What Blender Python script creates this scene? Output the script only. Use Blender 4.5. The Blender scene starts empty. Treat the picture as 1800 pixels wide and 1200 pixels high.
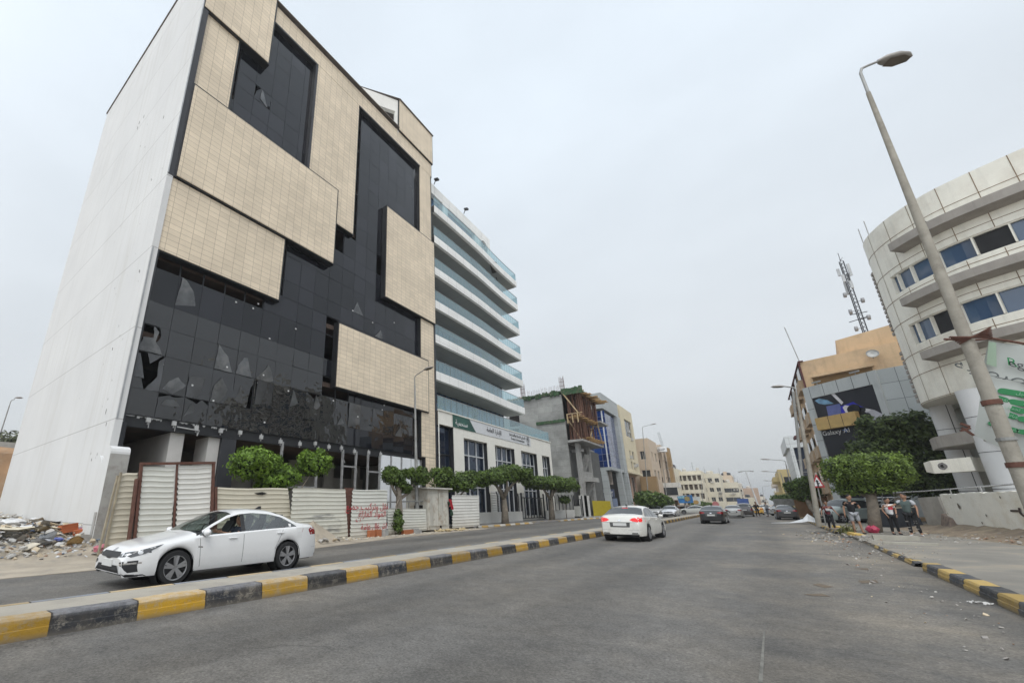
import bpy, math, random
import numpy as np
from mathutils import Vector, Matrix
from mathutils.bvhtree import BVHTree
from mathutils.geometry import delaunay_2d_cdt
S = bpy.context.scene
COL = S.collection
random.seed(7)
PI = math.pi
R_ = math.radians
U = random.uniform

# ---------------- camera (solved from the vanishing points of the street) ----------------
FPX, PX, PY, H = 733.0, 743.0, 666.0, 1.49        # focal length and principal point in photo pixels, eye height
def _n(v): return v / np.linalg.norm(v)
_d = _n(np.array([1338 - PX, 886 - PY, FPX]))
_up = _n(np.cross(_d, np.array([338 - PX, 893.6 - PY, FPX])))
if _up[1] > 0: _up = -_up
_x = _n(np.cross(_d, _up))
if _x[0] < 0: _x = -_x
RM = np.array([_x, _d, _up])
def ray(u, v): return RM @ np.array([u - PX, v - PY, FPX])
def gnd(u, v, z=0.0):
    r = ray(u, v); t = (z - H) / r[2]; return float(r[0] * t), float(r[1] * t)
def atX(u, v, x):
    r = ray(u, v); t = x / r[0]; return float(r[1] * t), float(r[2] * t + H)
def atY(u, v, y):
    r = ray(u, v); t = y / r[1]; return float(r[0] * t), float(r[2] * t + H)
def proj(x, y, z):
    c = RM.T @ np.array([x, y, z - H]); return PX + FPX * c[0] / c[2], PY + FPX * c[1] / c[2], c[2]

cd = bpy.data.cameras.new('camera')
cam = bpy.data.objects.new('camera', cd); COL.objects.link(cam)
S.camera = cam
cd.sensor_width = 36; cd.sensor_fit = 'HORIZONTAL'; cd.lens = FPX / 1800 * 36
cd.shift_x = (900 - PX) / 1800; cd.shift_y = (PY - 600) / 1800
cd.clip_start = 0.1; cd.clip_end = 3000
cam.matrix_world = Matrix([[RM[i][0], -RM[i][1], -RM[i][2], (0, 0, H)[i]] for i in range(3)] + [[0, 0, 0, 1]])

# ---------------- overcast daylight ----------------
SUN_EL, SUN_AZ = R_(58), R_(138)     # azimuth clockwise from +Y
w = bpy.data.worlds.new('World'); S.world = w; w.use_nodes = True
nt = w.node_tree; nt.nodes.clear()
def nn(t, tree=None, **k):
    n = (tree or nt).nodes.new(t)
    for a, b in k.items(): setattr(n, a, b)
    return n
out = nn('ShaderNodeOutputWorld'); bg = nn('ShaderNodeBackground'); bg.inputs[1].default_value = 0.1
sky = nn('ShaderNodeTexSky', sky_type='NISHITA', sun_disc=False)
sky.sun_elevation = SUN_EL; sky.sun_rotation = SUN_AZ; sky.air_density = 1.0; sky.dust_density = 3.0; sky.ozone_density = 1.0
tc = nn('ShaderNodeTexCoord'); sep = nn('ShaderNodeSeparateXYZ')
nt.links.new(tc.outputs['Generated'], sep.inputs[0])
cr = nn('ShaderNodeValToRGB')            # the cloud deck: grey at the horizon, paler and cooler overhead
cr.color_ramp.elements[0].position = 0.0; cr.color_ramp.elements[0].color = (5.7, 5.85, 5.9, 1)
cr.color_ramp.elements[1].position = 0.75; cr.color_ramp.elements[1].color = (7.4, 8.15, 8.85, 1)
e = cr.color_ramp.elements.new(0.22); e.color = (6.6, 6.9, 7.1, 1)
nt.links.new(sep.outputs[2], cr.inputs[0])
mp = nn('ShaderNodeMapping'); mp.inputs['Scale'].default_value = (1, 1, 2.6)
nz = nn('ShaderNodeTexNoise'); nz.inputs['Scale'].default_value = 2.3; nz.inputs['Detail'].default_value = 5; nz.inputs['Roughness'].default_value = 0.5
nt.links.new(tc.outputs['Generated'], mp.inputs[0]); nt.links.new(mp.outputs[0], nz.inputs[0])
mr = nn('ShaderNodeMapRange'); mr.inputs[1].default_value = .3; mr.inputs[2].default_value = .7; mr.inputs[3].default_value = .94; mr.inputs[4].default_value = 1.05
nt.links.new(nz.outputs[0], mr.inputs[0])
vm = nn('ShaderNodeVectorMath', operation='SCALE'); nt.links.new(cr.outputs[0], vm.inputs[0]); nt.links.new(mr.outputs[0], vm.inputs['Scale'])
gy_ = nn('ShaderNodeMapRange', interpolation_type='SMOOTHSTEP'); gy_.inputs[1].default_value = .15; gy_.inputs[2].default_value = -.75; gy_.inputs[3].default_value = 1; gy_.inputs[4].default_value = 2.0   # the clouds are brightest round the hidden sun
nt.links.new(sep.outputs[1], gy_.inputs[0]); vm2 = nn('ShaderNodeVectorMath', operation='SCALE'); nt.links.new(vm.outputs[0], vm2.inputs[0]); nt.links.new(gy_.outputs[0], vm2.inputs['Scale']); vm = vm2
mx = nn('ShaderNodeMix', data_type='RGBA'); mx.inputs[0].default_value = 0.88
nt.links.new(sky.outputs[0], mx.inputs[6]); nt.links.new(vm.outputs[0], mx.inputs[7])
nt.links.new(mx.outputs[2], bg.inputs[0]); nt.links.new(bg.outputs[0], out.inputs[0])
sl = bpy.data.lights.new('sun', 'SUN'); sl.energy = 1.15; sl.angle = R_(32); sl.color = (1, .96, .9)
so = bpy.data.objects.new('sun', sl); COL.objects.link(so)
sd = Vector((math.sin(SUN_AZ) * math.cos(SUN_EL), math.cos(SUN_AZ) * math.cos(SUN_EL), math.sin(SUN_EL)))
so.rotation_euler = sd.to_track_quat('Z', 'Y').to_euler(); so.location = (0, 0, 60)
S.view_settings.view_transform = 'Standard'; S.view_settings.look = 'None'; S.view_settings.gamma = 1
S.view_settings.exposure = 0.3

# ---------------- helpers ----------------
ORG = {}
def tag(o, label=None, cat=None, group=None, kind=None):
    if label: o['label'] = label
    if cat: o['category'] = cat
    if group: o['group'] = group
    if kind: o['kind'] = kind
    return o
def thing(name, label, cat, loc=(0, 0, 0), rz=0.0, group=None):
    o = bpy.data.objects.new(name, None); COL.objects.link(o); o.empty_display_size = .3
    o.location = loc; o.rotation_euler = (0, 0, rz)
    ORG[o] = Vector(loc)
    return tag(o, label, cat, group)
class MB:
    def __init__(s): s.v = []; s.f = []; s.m = []; s.mi = 0
    def poly(s, pts):
        n = len(s.v); s.v += [tuple(p) for p in pts]; s.f.append(tuple(range(n, n + len(pts)))); s.m.append(s.mi); return s
    def box(s, a, b, mi=None):
        x0, y0, z0 = [min(a[i], b[i]) for i in range(3)]; x1, y1, z1 = [max(a[i], b[i]) for i in range(3)]
        return s.hexa([(x0, y0, z0), (x1, y0, z0), (x1, y1, z0), (x0, y1, z0)], [(x0, y0, z1), (x1, y0, z1), (x1, y1, z1), (x0, y1, z1)], mi)
    def hexa(s, lo, hi, mi=None):
        n = len(s.v); s.v += [tuple(p) for p in lo] + [tuple(p) for p in hi]; k = len(lo)
        s.f.append(tuple(n + i for i in reversed(range(k)))); s.f.append(tuple(n + k + i for i in range(k)))
        for i in range(k):
            j = (i + 1) % k; s.f.append((n + i, n + j, n + k + j, n + k + i))
        s.m += [s.mi if mi is None else mi] * (k + 2); return s
    def obox(s, c, size, rz=0, tilt=None, mi=None):
        hx, hy, hz = [q / 2 for q in size]
        M = Matrix.Rotation(rz, 3, 'Z')
        if tilt: M = M @ Matrix.Rotation(tilt[0], 3, 'X') @ Matrix.Rotation(tilt[1], 3, 'Y')
        P = [Vector(c) + M @ Vector((x, y, z)) for z in (-hz, hz) for x, y in ((-hx, -hy), (hx, -hy), (hx, hy), (-hx, hy))]
        return s.hexa(P[:4], P[4:], mi)
    def bar(s, a, b, w, h=None, mi=None):       # square bar between two points
        a = Vector(a); b = Vector(b); d = (b - a).normalized(); h = h or w
        u = d.cross(Vector((0, 0, 1)));
        if u.length < 1e-3: u = Vector((1, 0, 0))
        u.normalize(); v = u.cross(d)
        q = [u * w / 2 + v * h / 2, -u * w / 2 + v * h / 2, -u * w / 2 - v * h / 2, u * w / 2 - v * h / 2]
        return s.hexa([a + k for k in q], [b + k for k in q], mi)
    def tube(s, pts, rad, n=8, caps=True, mi=None):
        pts = [Vector(p) for p in pts]
        if not hasattr(rad, '__len__'): rad = [rad] * len(pts)
        base = len(s.v); mi = s.mi if mi is None else mi; pu = None
        for i, p in enumerate(pts):
            d = (pts[min(i + 1, len(pts) - 1)] - pts[max(i - 1, 0)]).normalized()
            if pu is None:
                u = d.cross(Vector((0, 0, 1)));
                if u.length < 1e-2: u = d.cross(Vector((1, 0, 0)))
            else: u = pu - d * pu.dot(d)
            u.normalize(); pu = u; v = d.cross(u)
            for k in range(n):
                a = 2 * PI * k / n; s.v.append(tuple(p + (u * math.cos(a) + v * math.sin(a)) * rad[i]))
        for i in range(len(pts) - 1):
            for k in range(n):
                j = (k + 1) % n; s.f.append((base + i * n + k, base + i * n + j, base + (i + 1) * n + j, base + (i + 1) * n + k)); s.m.append(mi)
        if caps:
            s.f.append(tuple(base + k for k in reversed(range(n)))); s.m.append(mi)
            e = base + (len(pts) - 1) * n; s.f.append(tuple(e + k for k in range(n))); s.m.append(mi)
        return s
    def grid(s, rows, mi=None, close=False):    # rows of equal length point lists
        base = len(s.v); n = len(rows[0]); mi = s.mi if mi is None else mi
        for r in rows: s.v += [tuple(p) for p in r]
        for i in range(len(rows) - 1):
            for j in range(n - 1 if not close else n):
                k = (j + 1) % n; s.f.append((base + i * n + j, base + i * n + k, base + (i + 1) * n + k, base + (i + 1) * n + j)); s.m.append(mi if not callable(mi) else mi(i, j))
        return s
    def lathe(s, prof, c=(0, 0, 0), n=20, axis='Z', mi=None, sq=1.0):    # prof: (radius, height)
        rows = []
        for r, h in prof:
            row = []
            for k in range(n):
                a = 2 * PI * k / n; p = (r * math.cos(a), r * math.sin(a) * sq, h)
                if axis == 'Y': p = (p[0], p[2], p[1])
                if axis == 'X': p = (p[2], p[0], p[1])
                row.append((p[0] + c[0], p[1] + c[1], p[2] + c[2]))
            rows.append(row)
        return s.grid(rows, mi, True)
    def prism(s, pts2, fn, d0, d1, mi=None):     # pts2 polygon in a plane, fn(u, v, d) -> 3d
        return s.hexa([fn(u, v, d0) for u, v in pts2], [fn(u, v, d1) for u, v in pts2], mi)
    def build(s, name, mats, parent=None, world=True, smooth=False, local=False):
        me = bpy.data.meshes.new(name)
        vs = s.v
        if parent is not None and world and not local:
            r = parent
            while r.parent: r = r.parent
            o = ORG.get(r, Vector((0, 0, 0))); vs = [(p[0] - o.x, p[1] - o.y, p[2] - o.z) for p in vs]
        me.from_pydata(vs, [], s.f)
        for m in (mats if isinstance(mats, (list, tuple)) else [mats]): me.materials.append(m)
        me.polygons.foreach_set('material_index', s.m)
        if smooth:
            me.polygons.foreach_set('use_smooth', [True] * len(s.f))
            if smooth != True: me.set_sharp_from_angle(angle=R_(smooth))
        me.update()
        ob = bpy.data.objects.new(name, me); COL.objects.link(ob); ob.parent = parent
        return ob
def build_each(g, name, mat, parent):       # every loose piece of the builder becomes a part of its own
    i = 0
    while i < len(g.v):
        q = MB(); q.v = g.v[i:i + 8]; q.f = [tuple(k - i for k in f) for f in g.f if i <= f[0] < i + 8]; q.m = [0] * len(q.f); q.build(name, mat, parent); i += 8
def copy_tree(o, parent=None):
    c = o.copy(); COL.objects.link(c); c.parent = parent
    for ch in [q for q in o.children]: copy_tree(ch, c)
    return c

# ---------------- materials ----------------
def newmat(name):
    m = bpy.data.materials.new(name); m.use_nodes = True
    t = m.node_tree; b = t.nodes['Principled BSDF']; return m, t, b
def c4(c, k=1.0): return (min(c[0] * k, 1), min(c[1] * k, 1), min(c[2] * k, 1), 1)
def noise(t, vec, sc, det=5, ro=.55):
    n = nn('ShaderNodeTexNoise', t); n.inputs['Scale'].default_value = sc; n.inputs['Detail'].default_value = det; n.inputs['Roughness'].default_value = ro
    t.links.new(vec, n.inputs[0]); return n.outputs[0]
def rng(t, val, a, b, c, d):
    m = nn('ShaderNodeMapRange', t)
    for i, q in enumerate((a, b, c, d)): m.inputs[i + 1].default_value = q
    t.links.new(val, m.inputs[0]); return m.outputs[0]
def mixc(t, fac, a, b, blend='MIX'):
    m = nn('ShaderNodeMix', t, data_type='RGBA', blend_type=blend)
    for k, q in ((0, fac), (6, a), (7, b)):
        if isinstance(q, (int, float)): m.inputs[k].default_value = q
        elif isinstance(q, tuple): m.inputs[k].default_value = q
        else: t.links.new(q, m.inputs[k])
    return m.outputs[2]
def pos(t):
    g = nn('ShaderNodeNewGeometry', t); return g.outputs['Position']
def objc(t):
    g = nn('ShaderNodeTexCoord', t); return g.outputs['Object']
def swz(t, vec, plane):
    s = nn('ShaderNodeSeparateXYZ', t); c = nn('ShaderNodeCombineXYZ', t); t.links.new(vec, s.inputs[0])
    t.links.new(s.outputs['XYZ'.index(plane[0].upper())], c.inputs[0]); t.links.new(s.outputs['XYZ'.index(plane[1].upper())], c.inputs[1]); return c.outputs[0]
def bump(t, b, val, st, dist=.02):
    n = nn('ShaderNodeBump', t); n.inputs['Strength'].default_value = st; n.inputs['Distance'].default_value = dist
    t.links.new(val, n.inputs['Height']); t.links.new(n.outputs[0], b.inputs['Normal']); return n
def mapv(t, vec, sc=(1, 1, 1), loc=(0, 0, 0)):
    m = nn('ShaderNodeMapping', t); m.inputs['Scale'].default_value = sc; m.inputs['Location'].default_value = loc
    t.links.new(vec, m.inputs[0]); return m.outputs[0]
_mc = {}
def pm(name, col, rough=.8, var=.12, sc=1.5, bmp=0.0, bsc=25, metal=0.0, spec=.4, dirt=None, dsc=.7, streak=0.0):
    if name in _mc: return _mc[name]
    m, t, b = newmat(name); P = objc(t)
    f = rng(t, noise(t, P, sc, 6), .3, .7, 0, 1)
    c = mixc(t, f, c4(col, 1 - var), c4(col, 1 + var))
    if dirt:
        d = rng(t, noise(t, P, dsc, 8, .7), .5, .72, 0, 1); c = mixc(t, d, c, c4(dirt))
    if streak:
        q = rng(t, noise(t, mapv(t, P, (2.2, 2.2, .18)), 1.5, 6, .6), .52, .75, 0, streak); c = mixc(t, q, c, c4(col, .45))
    t.links.new(c, b.inputs['Base Color'])
    b.inputs['Roughness'].default_value = rough; b.inputs['Metallic'].default_value = metal; b.inputs['Specular IOR Level'].default_value = spec
    if bmp: bump(t, b, noise(t, P, bsc, 6, .65), bmp)
    _mc[name] = m; return m
def tilem(name, col, plane, w, h, mort, ms=.008, var=.05, rough=.5, off=(0, 0), offset=0.0, bmp=.3, stain=.08, spec=.4):
    m, t, b = newmat(name); P = pos(t)
    v = mapv(t, swz(t, P, plane), (1, 1, 1), (off[0], off[1], 0))
    br = nn('ShaderNodeTexBrick', t); br.offset = offset; br.squash = 1
    t.links.new(v, br.inputs[0]); br.inputs['Scale'].default_value = 1
    br.inputs['Brick Width'].default_value = w; br.inputs['Row Height'].default_value = h; br.inputs['Mortar Size'].default_value = ms; br.inputs['Mortar Smooth'].default_value = .1
    br.inputs['Color1'].default_value = c4(col, 1 - var); br.inputs['Color2'].default_value = c4(col, 1 + var); br.inputs['Mortar'].default_value = c4(mort)
    f = rng(t, noise(t, P, .5, 6, .6), .35, .7, 1 - stain, 1 + stain * .5)
    q = nn('ShaderNodeVectorMath', t, operation='SCALE'); t.links.new(br.outputs['Color'], q.inputs[0]); t.links.new(f, q.inputs['Scale'])
    t.links.new(q.outputs[0], b.inputs['Base Color']); b.inputs['Roughness'].default_value = rough; b.inputs['Specular IOR Level'].default_value = spec
    if bmp:
        iv = nn('ShaderNodeMath', t, operation='SUBTRACT'); iv.inputs[0].default_value = 1; t.links.new(br.outputs['Fac'], iv.inputs[1])
        bump(t, b, iv.outputs[0], bmp, .01)
    return m
def glassm(name, col, rough=.03, spec=.7, wav=0.0, wsc=.6, tint=None):
    m, t, b = newmat(name)
    b.inputs['Base Color'].default_value = c4(col); b.inputs['Roughness'].default_value = rough; b.inputs['Specular IOR Level'].default_value = spec
    if tint: b.inputs['Specular Tint'].default_value = c4(tint)
    if wav: bump(t, b, noise(t, objc(t), wsc, 3), wav, .05)
    return m
def clear(name, tint, rough=.02, fac=.75, body=0, bcol=(1, 1, 1)):      # see-through glass: part transparent, part mirror
    m, t, b = newmat(name); t.nodes.remove(b)
    o = t.nodes['Material Output']; tr = nn('ShaderNodeBsdfTransparent', t); tr.inputs[0].default_value = c4(tint)
    gl = nn('ShaderNodeBsdfGlossy', t); gl.inputs['Roughness'].default_value = rough
    lw = nn('ShaderNodeLayerWeight', t); lw.inputs[0].default_value = .5
    pw = nn('ShaderNodeMath', t, operation='POWER'); pw.inputs[1].default_value = 4; t.links.new(lw.outputs['Facing'], pw.inputs[0])
    ad = nn('ShaderNodeMath', t, operation='MULTIPLY_ADD'); ad.inputs[1].default_value = .8; ad.inputs[2].default_value = .04 + (1 - fac) * .2; t.links.new(pw.outputs[0], ad.inputs[0])
    mxs = nn('ShaderNodeMixShader', t); t.links.new(ad.outputs[0], mxs.inputs[0]); t.links.new(tr.outputs[0], mxs.inputs[1]); t.links.new(gl.outputs[0], mxs.inputs[2])
    if body:
        df = nn('ShaderNodeBsdfDiffuse', t); df.inputs[0].default_value = c4(bcol); m2 = nn('ShaderNodeMixShader', t); m2.inputs[0].default_value = body
        t.links.new(mxs.outputs[0], m2.inputs[1]); t.links.new(df.outputs[0], m2.inputs[2]); mxs = m2
    t.links.new(mxs.outputs[0], o.inputs[0]); return m

M_white = pm('white_plaster', (.72, .71, .68), .85, .03, .4, .15, 60, dirt=(.6, .58, .54), dsc=.25)
M_black = pm('black_metal', (.018, .019, .022), .45, .2, 2)
M_char = pm('charcoal_frame', (.035, .036, .042), .5, .15, 2)
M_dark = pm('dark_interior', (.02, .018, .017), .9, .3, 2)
M_grey = pm('grey_metal', (.35, .36, .37), .5, .15, 3, metal=.3)
M_galv = pm('galvanised_metal', (.30, .30, .29), .55, .2, 3, metal=.4)
M_conc = pm('raw_concrete', (.34, .335, .32), .9, .15, .8, .4, 20, dirt=(.22, .21, .2), dsc=.9, streak=.4)
M_rust = pm('rusty_steel', (.12, .055, .04), .85, .3, 6, .3, 60)
M_cream = pm('cream_paint', (.62, .55, .43), .8, .06, .8, .15, 40, streak=.3)

# Arabic letters joined by hand: every letter picks its isolated, final, initial or medial form
_AF = {'ا': (0xFE8D, 2), 'أ': (0xFE83, 2), 'إ': (0xFE87, 2), 'ب': (0xFE8F, 4), 'ت': (0xFE95, 4), 'ة': (0xFE93, 2), 'ث': (0xFE99, 4), 'ج': (0xFE9D, 4), 'ح': (0xFEA1, 4), 'خ': (0xFEA5, 4),
 'د': (0xFEA9, 2), 'ذ': (0xFEAB, 2), 'ر': (0xFEAD, 2), 'ز': (0xFEAF, 2), 'س': (0xFEB1, 4), 'ش': (0xFEB5, 4), 'ص': (0xFEB9, 4), 'ض': (0xFEBD, 4), 'ط': (0xFEC1, 4), 'ع': (0xFEC9, 4),
 'ف': (0xFED1, 4), 'ق': (0xFED5, 4), 'ك': (0xFED9, 4), 'ل': (0xFEDD, 4), 'م': (0xFEE1, 4), 'ن': (0xFEE5, 4), 'ه': (0xFEE9, 4), 'و': (0xFEED, 2), 'ي': (0xFEF1, 4), 'ى': (0xFEEF, 2)}
def arab(s):
    o = []
    for i, c in enumerate(s):
        if c not in _AF: o.append(c); continue
        b, k = _AF[c]
        pj = i > 0 and s[i - 1] in _AF and _AF[s[i - 1]][1] == 4
        nj = k == 4 and i + 1 < len(s) and s[i + 1] in _AF
        o.append(chr(b + (3 if pj and nj else 1 if pj else 2 if nj else 0)))
    return ''.join(reversed(o))
def text(name, txt, size, mat, parent, origin, ux, uz, extr=.01, align='CENTER', sx=1.0):
    cu = bpy.data.curves.new(name, 'FONT'); cu.body = txt; cu.size = size; cu.extrude = extr; cu.align_x = align; cu.align_y = 'CENTER'
    cu.resolution_u = 2
    ob = bpy.data.objects.new(name, cu); COL.objects.link(ob)
    bpy.context.view_layer.update()
    me = bpy.data.meshes.new_from_object(ob.evaluated_get(bpy.context.evaluated_depsgraph_get()))
    bpy.data.objects.remove(ob); bpy.data.curves.remove(cu)
    ux = Vector(ux).normalized(); uz = Vector(uz).normalized(); un = ux.cross(uz); origin = Vector(origin)
    r = parent
    while r is not None and r.parent: r = r.parent
    og = ORG.get(r, Vector((0, 0, 0))) if r else Vector((0, 0, 0))
    for v in me.vertices: v.co = origin - og + ux * v.co.x * sx + uz * v.co.y + un * v.co.z
    me.materials.clear(); me.materials.append(mat)
    o = bpy.data.objects.new(name, me); COL.objects.link(o); o.parent = parent
    return o

# wall between two ground points with real openings; openings are (u0, u1, z0, z1) along the wall
def wall(mb, p0, p1, z0, z1, ops=(), depth=.2, inn=None, mi=None):
    p0 = Vector((p0[0], p0[1], 0)); p1 = Vector((p1[0], p1[1], 0)); L = (p1 - p0).length; d = (p1 - p0) / L
    n = Vector((-d.y, d.x, 0)) if inn is None else Vector((inn[0], inn[1], 0))
    P = lambda u, z, k=0: p0 + d * u + n * k + Vector((0, 0, z))
    us = sorted({0, L} | {min(max(q, 0), L) for o in ops for q in o[:2]}); zs = sorted({z0, z1} | {min(max(q, z0), z1) for o in ops for q in o[2:4]})
    for a, b in zip(us[:-1], us[1:]):
        run = None
        for c, e in zip(zs[:-1], zs[1:]):
            um, zm = (a + b) / 2, (c + e) / 2
            if any(o[0] < um < o[1] and o[2] < zm < o[3] for o in ops): continue
            mb.poly([P(a, c), P(b, c), P(b, e), P(a, e)])
    for o in ops:
        a, b, c, e = o[:4]
        mb.poly([P(a, c), P(a, c, depth), P(b, c, depth), P(b, c)]); mb.poly([P(a, e), P(b, e), P(b, e, depth), P(a, e, depth)])
        mb.poly([P(a, c), P(a, e), P(a, e, depth), P(a, c, depth)]); mb.poly([P(b, c), P(b, c, depth), P(b, e, depth), P(b, e)])
    return P
def windows(par, P, ops, depth, mglass, mframe=None, fw=.06, mull=1, name='window', rail=0, frame_depth=.05, sill=None):
    for o in ops:
        a, b, c, e = o[:4]
        if mframe is None:
            g = MB(); g.poly([P(a, c, depth), P(b, c, depth), P(b, e, depth), P(a, e, depth)]); g.build(name, mglass, par); continue
        f = MB()
        def fb(u0, u1, v0, v1, k0=depth - frame_depth, k1=depth + .01): f.hexa([P(u0, v0, k0), P(u1, v0, k0), P(u1, v0, k1), P(u0, v0, k1)], [P(u0, v1, k0), P(u1, v1, k0), P(u1, v1, k1), P(u0, v1, k1)])
        fb(a, b, c, c + fw); fb(a, b, e - fw, e); fb(a, a + fw, c + fw, e - fw); fb(b - fw, b, c + fw, e - fw)
        for k in range(mull):
            u = a + (b - a) * (k + 1) / (mull + 1); fb(u - fw / 2, u + fw / 2, c + fw, e - fw)
        if rail: fb(a + fw, b - fw, c + (e - c) * rail - fw / 2, c + (e - c) * rail + fw / 2, depth - frame_depth + .006)
        if sill: f.hexa([P(a - .08, c - .08, -.08), P(b + .08, c - .08, -.08), P(b + .08, c - .08, .02), P(a - .08, c - .08, .02)], [P(a - .08, c - .002, -.08), P(b + .08, c - .002, -.08), P(b + .08, c - .002, .02), P(a - .08, c - .002, .02)])
        fo = f.build(name, mframe, par)
        g = MB(); g.poly([P(a, c, depth), P(b, c, depth), P(b, e, depth), P(a, e, depth)]); g.build('pane', mglass, fo)
# ======================= GROUND AND ROADS =======================
def asphalt(name, base, dust, amt):
    m, t, b = newmat(name); P = pos(t)
    f1 = rng(t, noise(t, mapv(t, P, (1, .12, 1)), .7, 6, .6), .35, .68, 0, 1)       # long wheel tracks
    f2 = rng(t, noise(t, P, .33, 8, .65), .42, .66, 0, 1)
    f3 = rng(t, noise(t, P, 38, 7, .85), .3, .7, .62, 1.4)
    va = nn('ShaderNodeTexVoronoi', t); va.inputs['Scale'].default_value = 48; t.links.new(P, va.inputs[0]); sv_ = nn('ShaderNodeSeparateColor', t); t.links.new(va.outputs['Color'], sv_.inputs[0])
    f4 = rng(t, sv_.outputs[0], 0, 1, .78, 1.26); f5 = rng(t, noise(t, P, 3.1, 6, .7), .32, .68, .82, 1.17)
    m34 = nn('ShaderNodeMath', t, operation='MULTIPLY'); t.links.new(f3, m34.inputs[0]); t.links.new(f4, m34.inputs[1]); m35 = nn('ShaderNodeMath', t, operation='MULTIPLY'); t.links.new(m34.outputs[0], m35.inputs[0]); t.links.new(f5, m35.inputs[1])
    # darker repair strips running with the road, edges wandering
    nw = nn('ShaderNodeTexNoise', t); nw.inputs['Scale'].default_value = .35; t.links.new(P, nw.inputs[0]); sx_ = nn('ShaderNodeSeparateXYZ', t); t.links.new(P, sx_.inputs[0])
    wx = nn('ShaderNodeMath', t, operation='MULTIPLY_ADD'); wx.inputs[1].default_value = 1.1; t.links.new(nw.outputs[0], wx.inputs[0]); t.links.new(sx_.outputs[0], wx.inputs[2])
    sn = nn('ShaderNodeMath', t, operation='SINE'); mq = nn('ShaderNodeMath', t, operation='MULTIPLY'); mq.inputs[1].default_value = 2.35; t.links.new(wx.outputs[0], mq.inputs[0]); t.links.new(mq.outputs[0], sn.inputs[0])
    tr_ = rng(t, sn.outputs[0], -.2, .9, 1.05, .86); m36 = nn('ShaderNodeMath', t, operation='MULTIPLY'); t.links.new(m35.outputs[0], m36.inputs[0]); t.links.new(tr_, m36.inputs[1]); f3 = m36.outputs[0]
    c = mixc(t, f1, c4(base, .76), c4(base, 1.22)); sx0 = nn('ShaderNodeSeparateXYZ', t); t.links.new(P, sx0.inputs[0]); ax_ = nn('ShaderNodeMath', t, operation='MULTIPLY_ADD'); ax_.inputs[1].default_value = 5; t.links.new(noise(t, P, .5, 5), ax_.inputs[0]); t.links.new(sx0.outputs[0], ax_.inputs[2])
    am = nn('ShaderNodeMath', t, operation='MULTIPLY'); t.links.new(rng(t, f2, 0, 1, .08, 1), am.inputs[0]); t.links.new(rng(t, ax_.outputs[0], .5, 5.0, amt * .55, 1.25), am.inputs[1]); c = mixc(t, am.outputs[0], c, c4(dust))
    vo = nn('ShaderNodeTexVoronoi', t); vo.inputs['Scale'].default_value = 26; t.links.new(P, vo.inputs[0])
    sp = rng(t, vo.outputs['Distance'], .05, .11, 1, 0)
    gate = rng(t, noise(t, P, 6.5, 2), .56, .62, 0, .75)
    mu = nn('ShaderNodeMath', t, operation='MULTIPLY'); t.links.new(sp, mu.inputs[0]); t.links.new(gate, mu.inputs[1])
    c = mixc(t, mu.outputs[0], c, (.36, .34, .3, 1))
    vc = nn('ShaderNodeTexVoronoi', t, feature='DISTANCE_TO_EDGE'); vc.inputs['Scale'].default_value = .42
    wv = nn('ShaderNodeVectorMath', t, operation='ADD'); t.links.new(P, wv.inputs[0])
    nzc = nn('ShaderNodeTexNoise', t); nzc.inputs['Scale'].default_value = 1.6; nzc.inputs['Detail'].default_value = 6; t.links.new(P, nzc.inputs[0]); t.links.new(nzc.outputs['Color'], wv.inputs[1]); t.links.new(wv.outputs[0], vc.inputs[0])
    ck = rng(t, vc.outputs['Distance'], .003, .014, 1, 0)
    ckg = rng(t, noise(t, P, .25, 3), .53, .62, 0, .5)
    mk = nn('ShaderNodeMath', t, operation='MULTIPLY'); t.links.new(ck, mk.inputs[0]); t.links.new(ckg, mk.inputs[1])
    c = mixc(t, mk.outputs[0], c, (.05, .047, .045, 1))
    q = nn('ShaderNodeVectorMath', t, operation='SCALE'); t.links.new(c, q.inputs[0]); t.links.new(f3, q.inputs['Scale'])
    t.links.new(q.outputs[0], b.inputs['Base Color'])
    t.links.new(rng(t, f1, 0, 1, .62, .85), b.inputs['Roughness']); b.inputs['Specular IOR Level'].default_value = .35
    bump(t, b, noise(t, P, 60, 5, .8), .9, .015); return m
M_road = asphalt('asphalt_road', (.124, .119, .112), (.235, .205, .165), .6)
M_road2 = asphalt('asphalt_near_side', (.135, .128, .118), (.25, .215, .17), .9)
M_dirt = pm('dusty_ground', (.36, .31, .245), .95, .18, .9, .6, 14, dirt=(.26, .235, .2), dsc=1.4)
M_pave = pm('dusty_pavement', (.22, .205, .18), .93, .16, .8, .5, 18, dirt=(.31, .265, .20), dsc=.8)
M_median = pm('median_paving', (.36, .33, .28), .9, .12, 1.2, .4, 22, dirt=(.27, .25, .22), dsc=1.1)
g = MB(); g.box((-1500, -300, -1.0), (1500, 2500, -.02)); tag(g.build('ground', M_dirt), kind='structure')
def strip(name, pts_l, pts_r, z0, z1, mat):          # a sheet between two polylines
    g = MB()
    for i in range(len(pts_l) - 1):
        g.hexa([(*pts_l[i], z0), (*pts_r[i], z0), (*pts_r[i + 1], z0), (*pts_l[i + 1], z0)], [(*pts_l[i], z1), (*pts_r[i], z1), (*pts_r[i + 1], z1), (*pts_l[i + 1], z1)])
    return tag(g.build(name, mat), kind='structure')
ML = [(-7.35, -14), (-7.28, 1.0), (-7.02, 5.7), (-6.87, 11.8), (-6.62, 24), (-6.55, 36), (-6.6, 61), (-6.9, 130), (-8, 400)]     # near edge of the median
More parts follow.
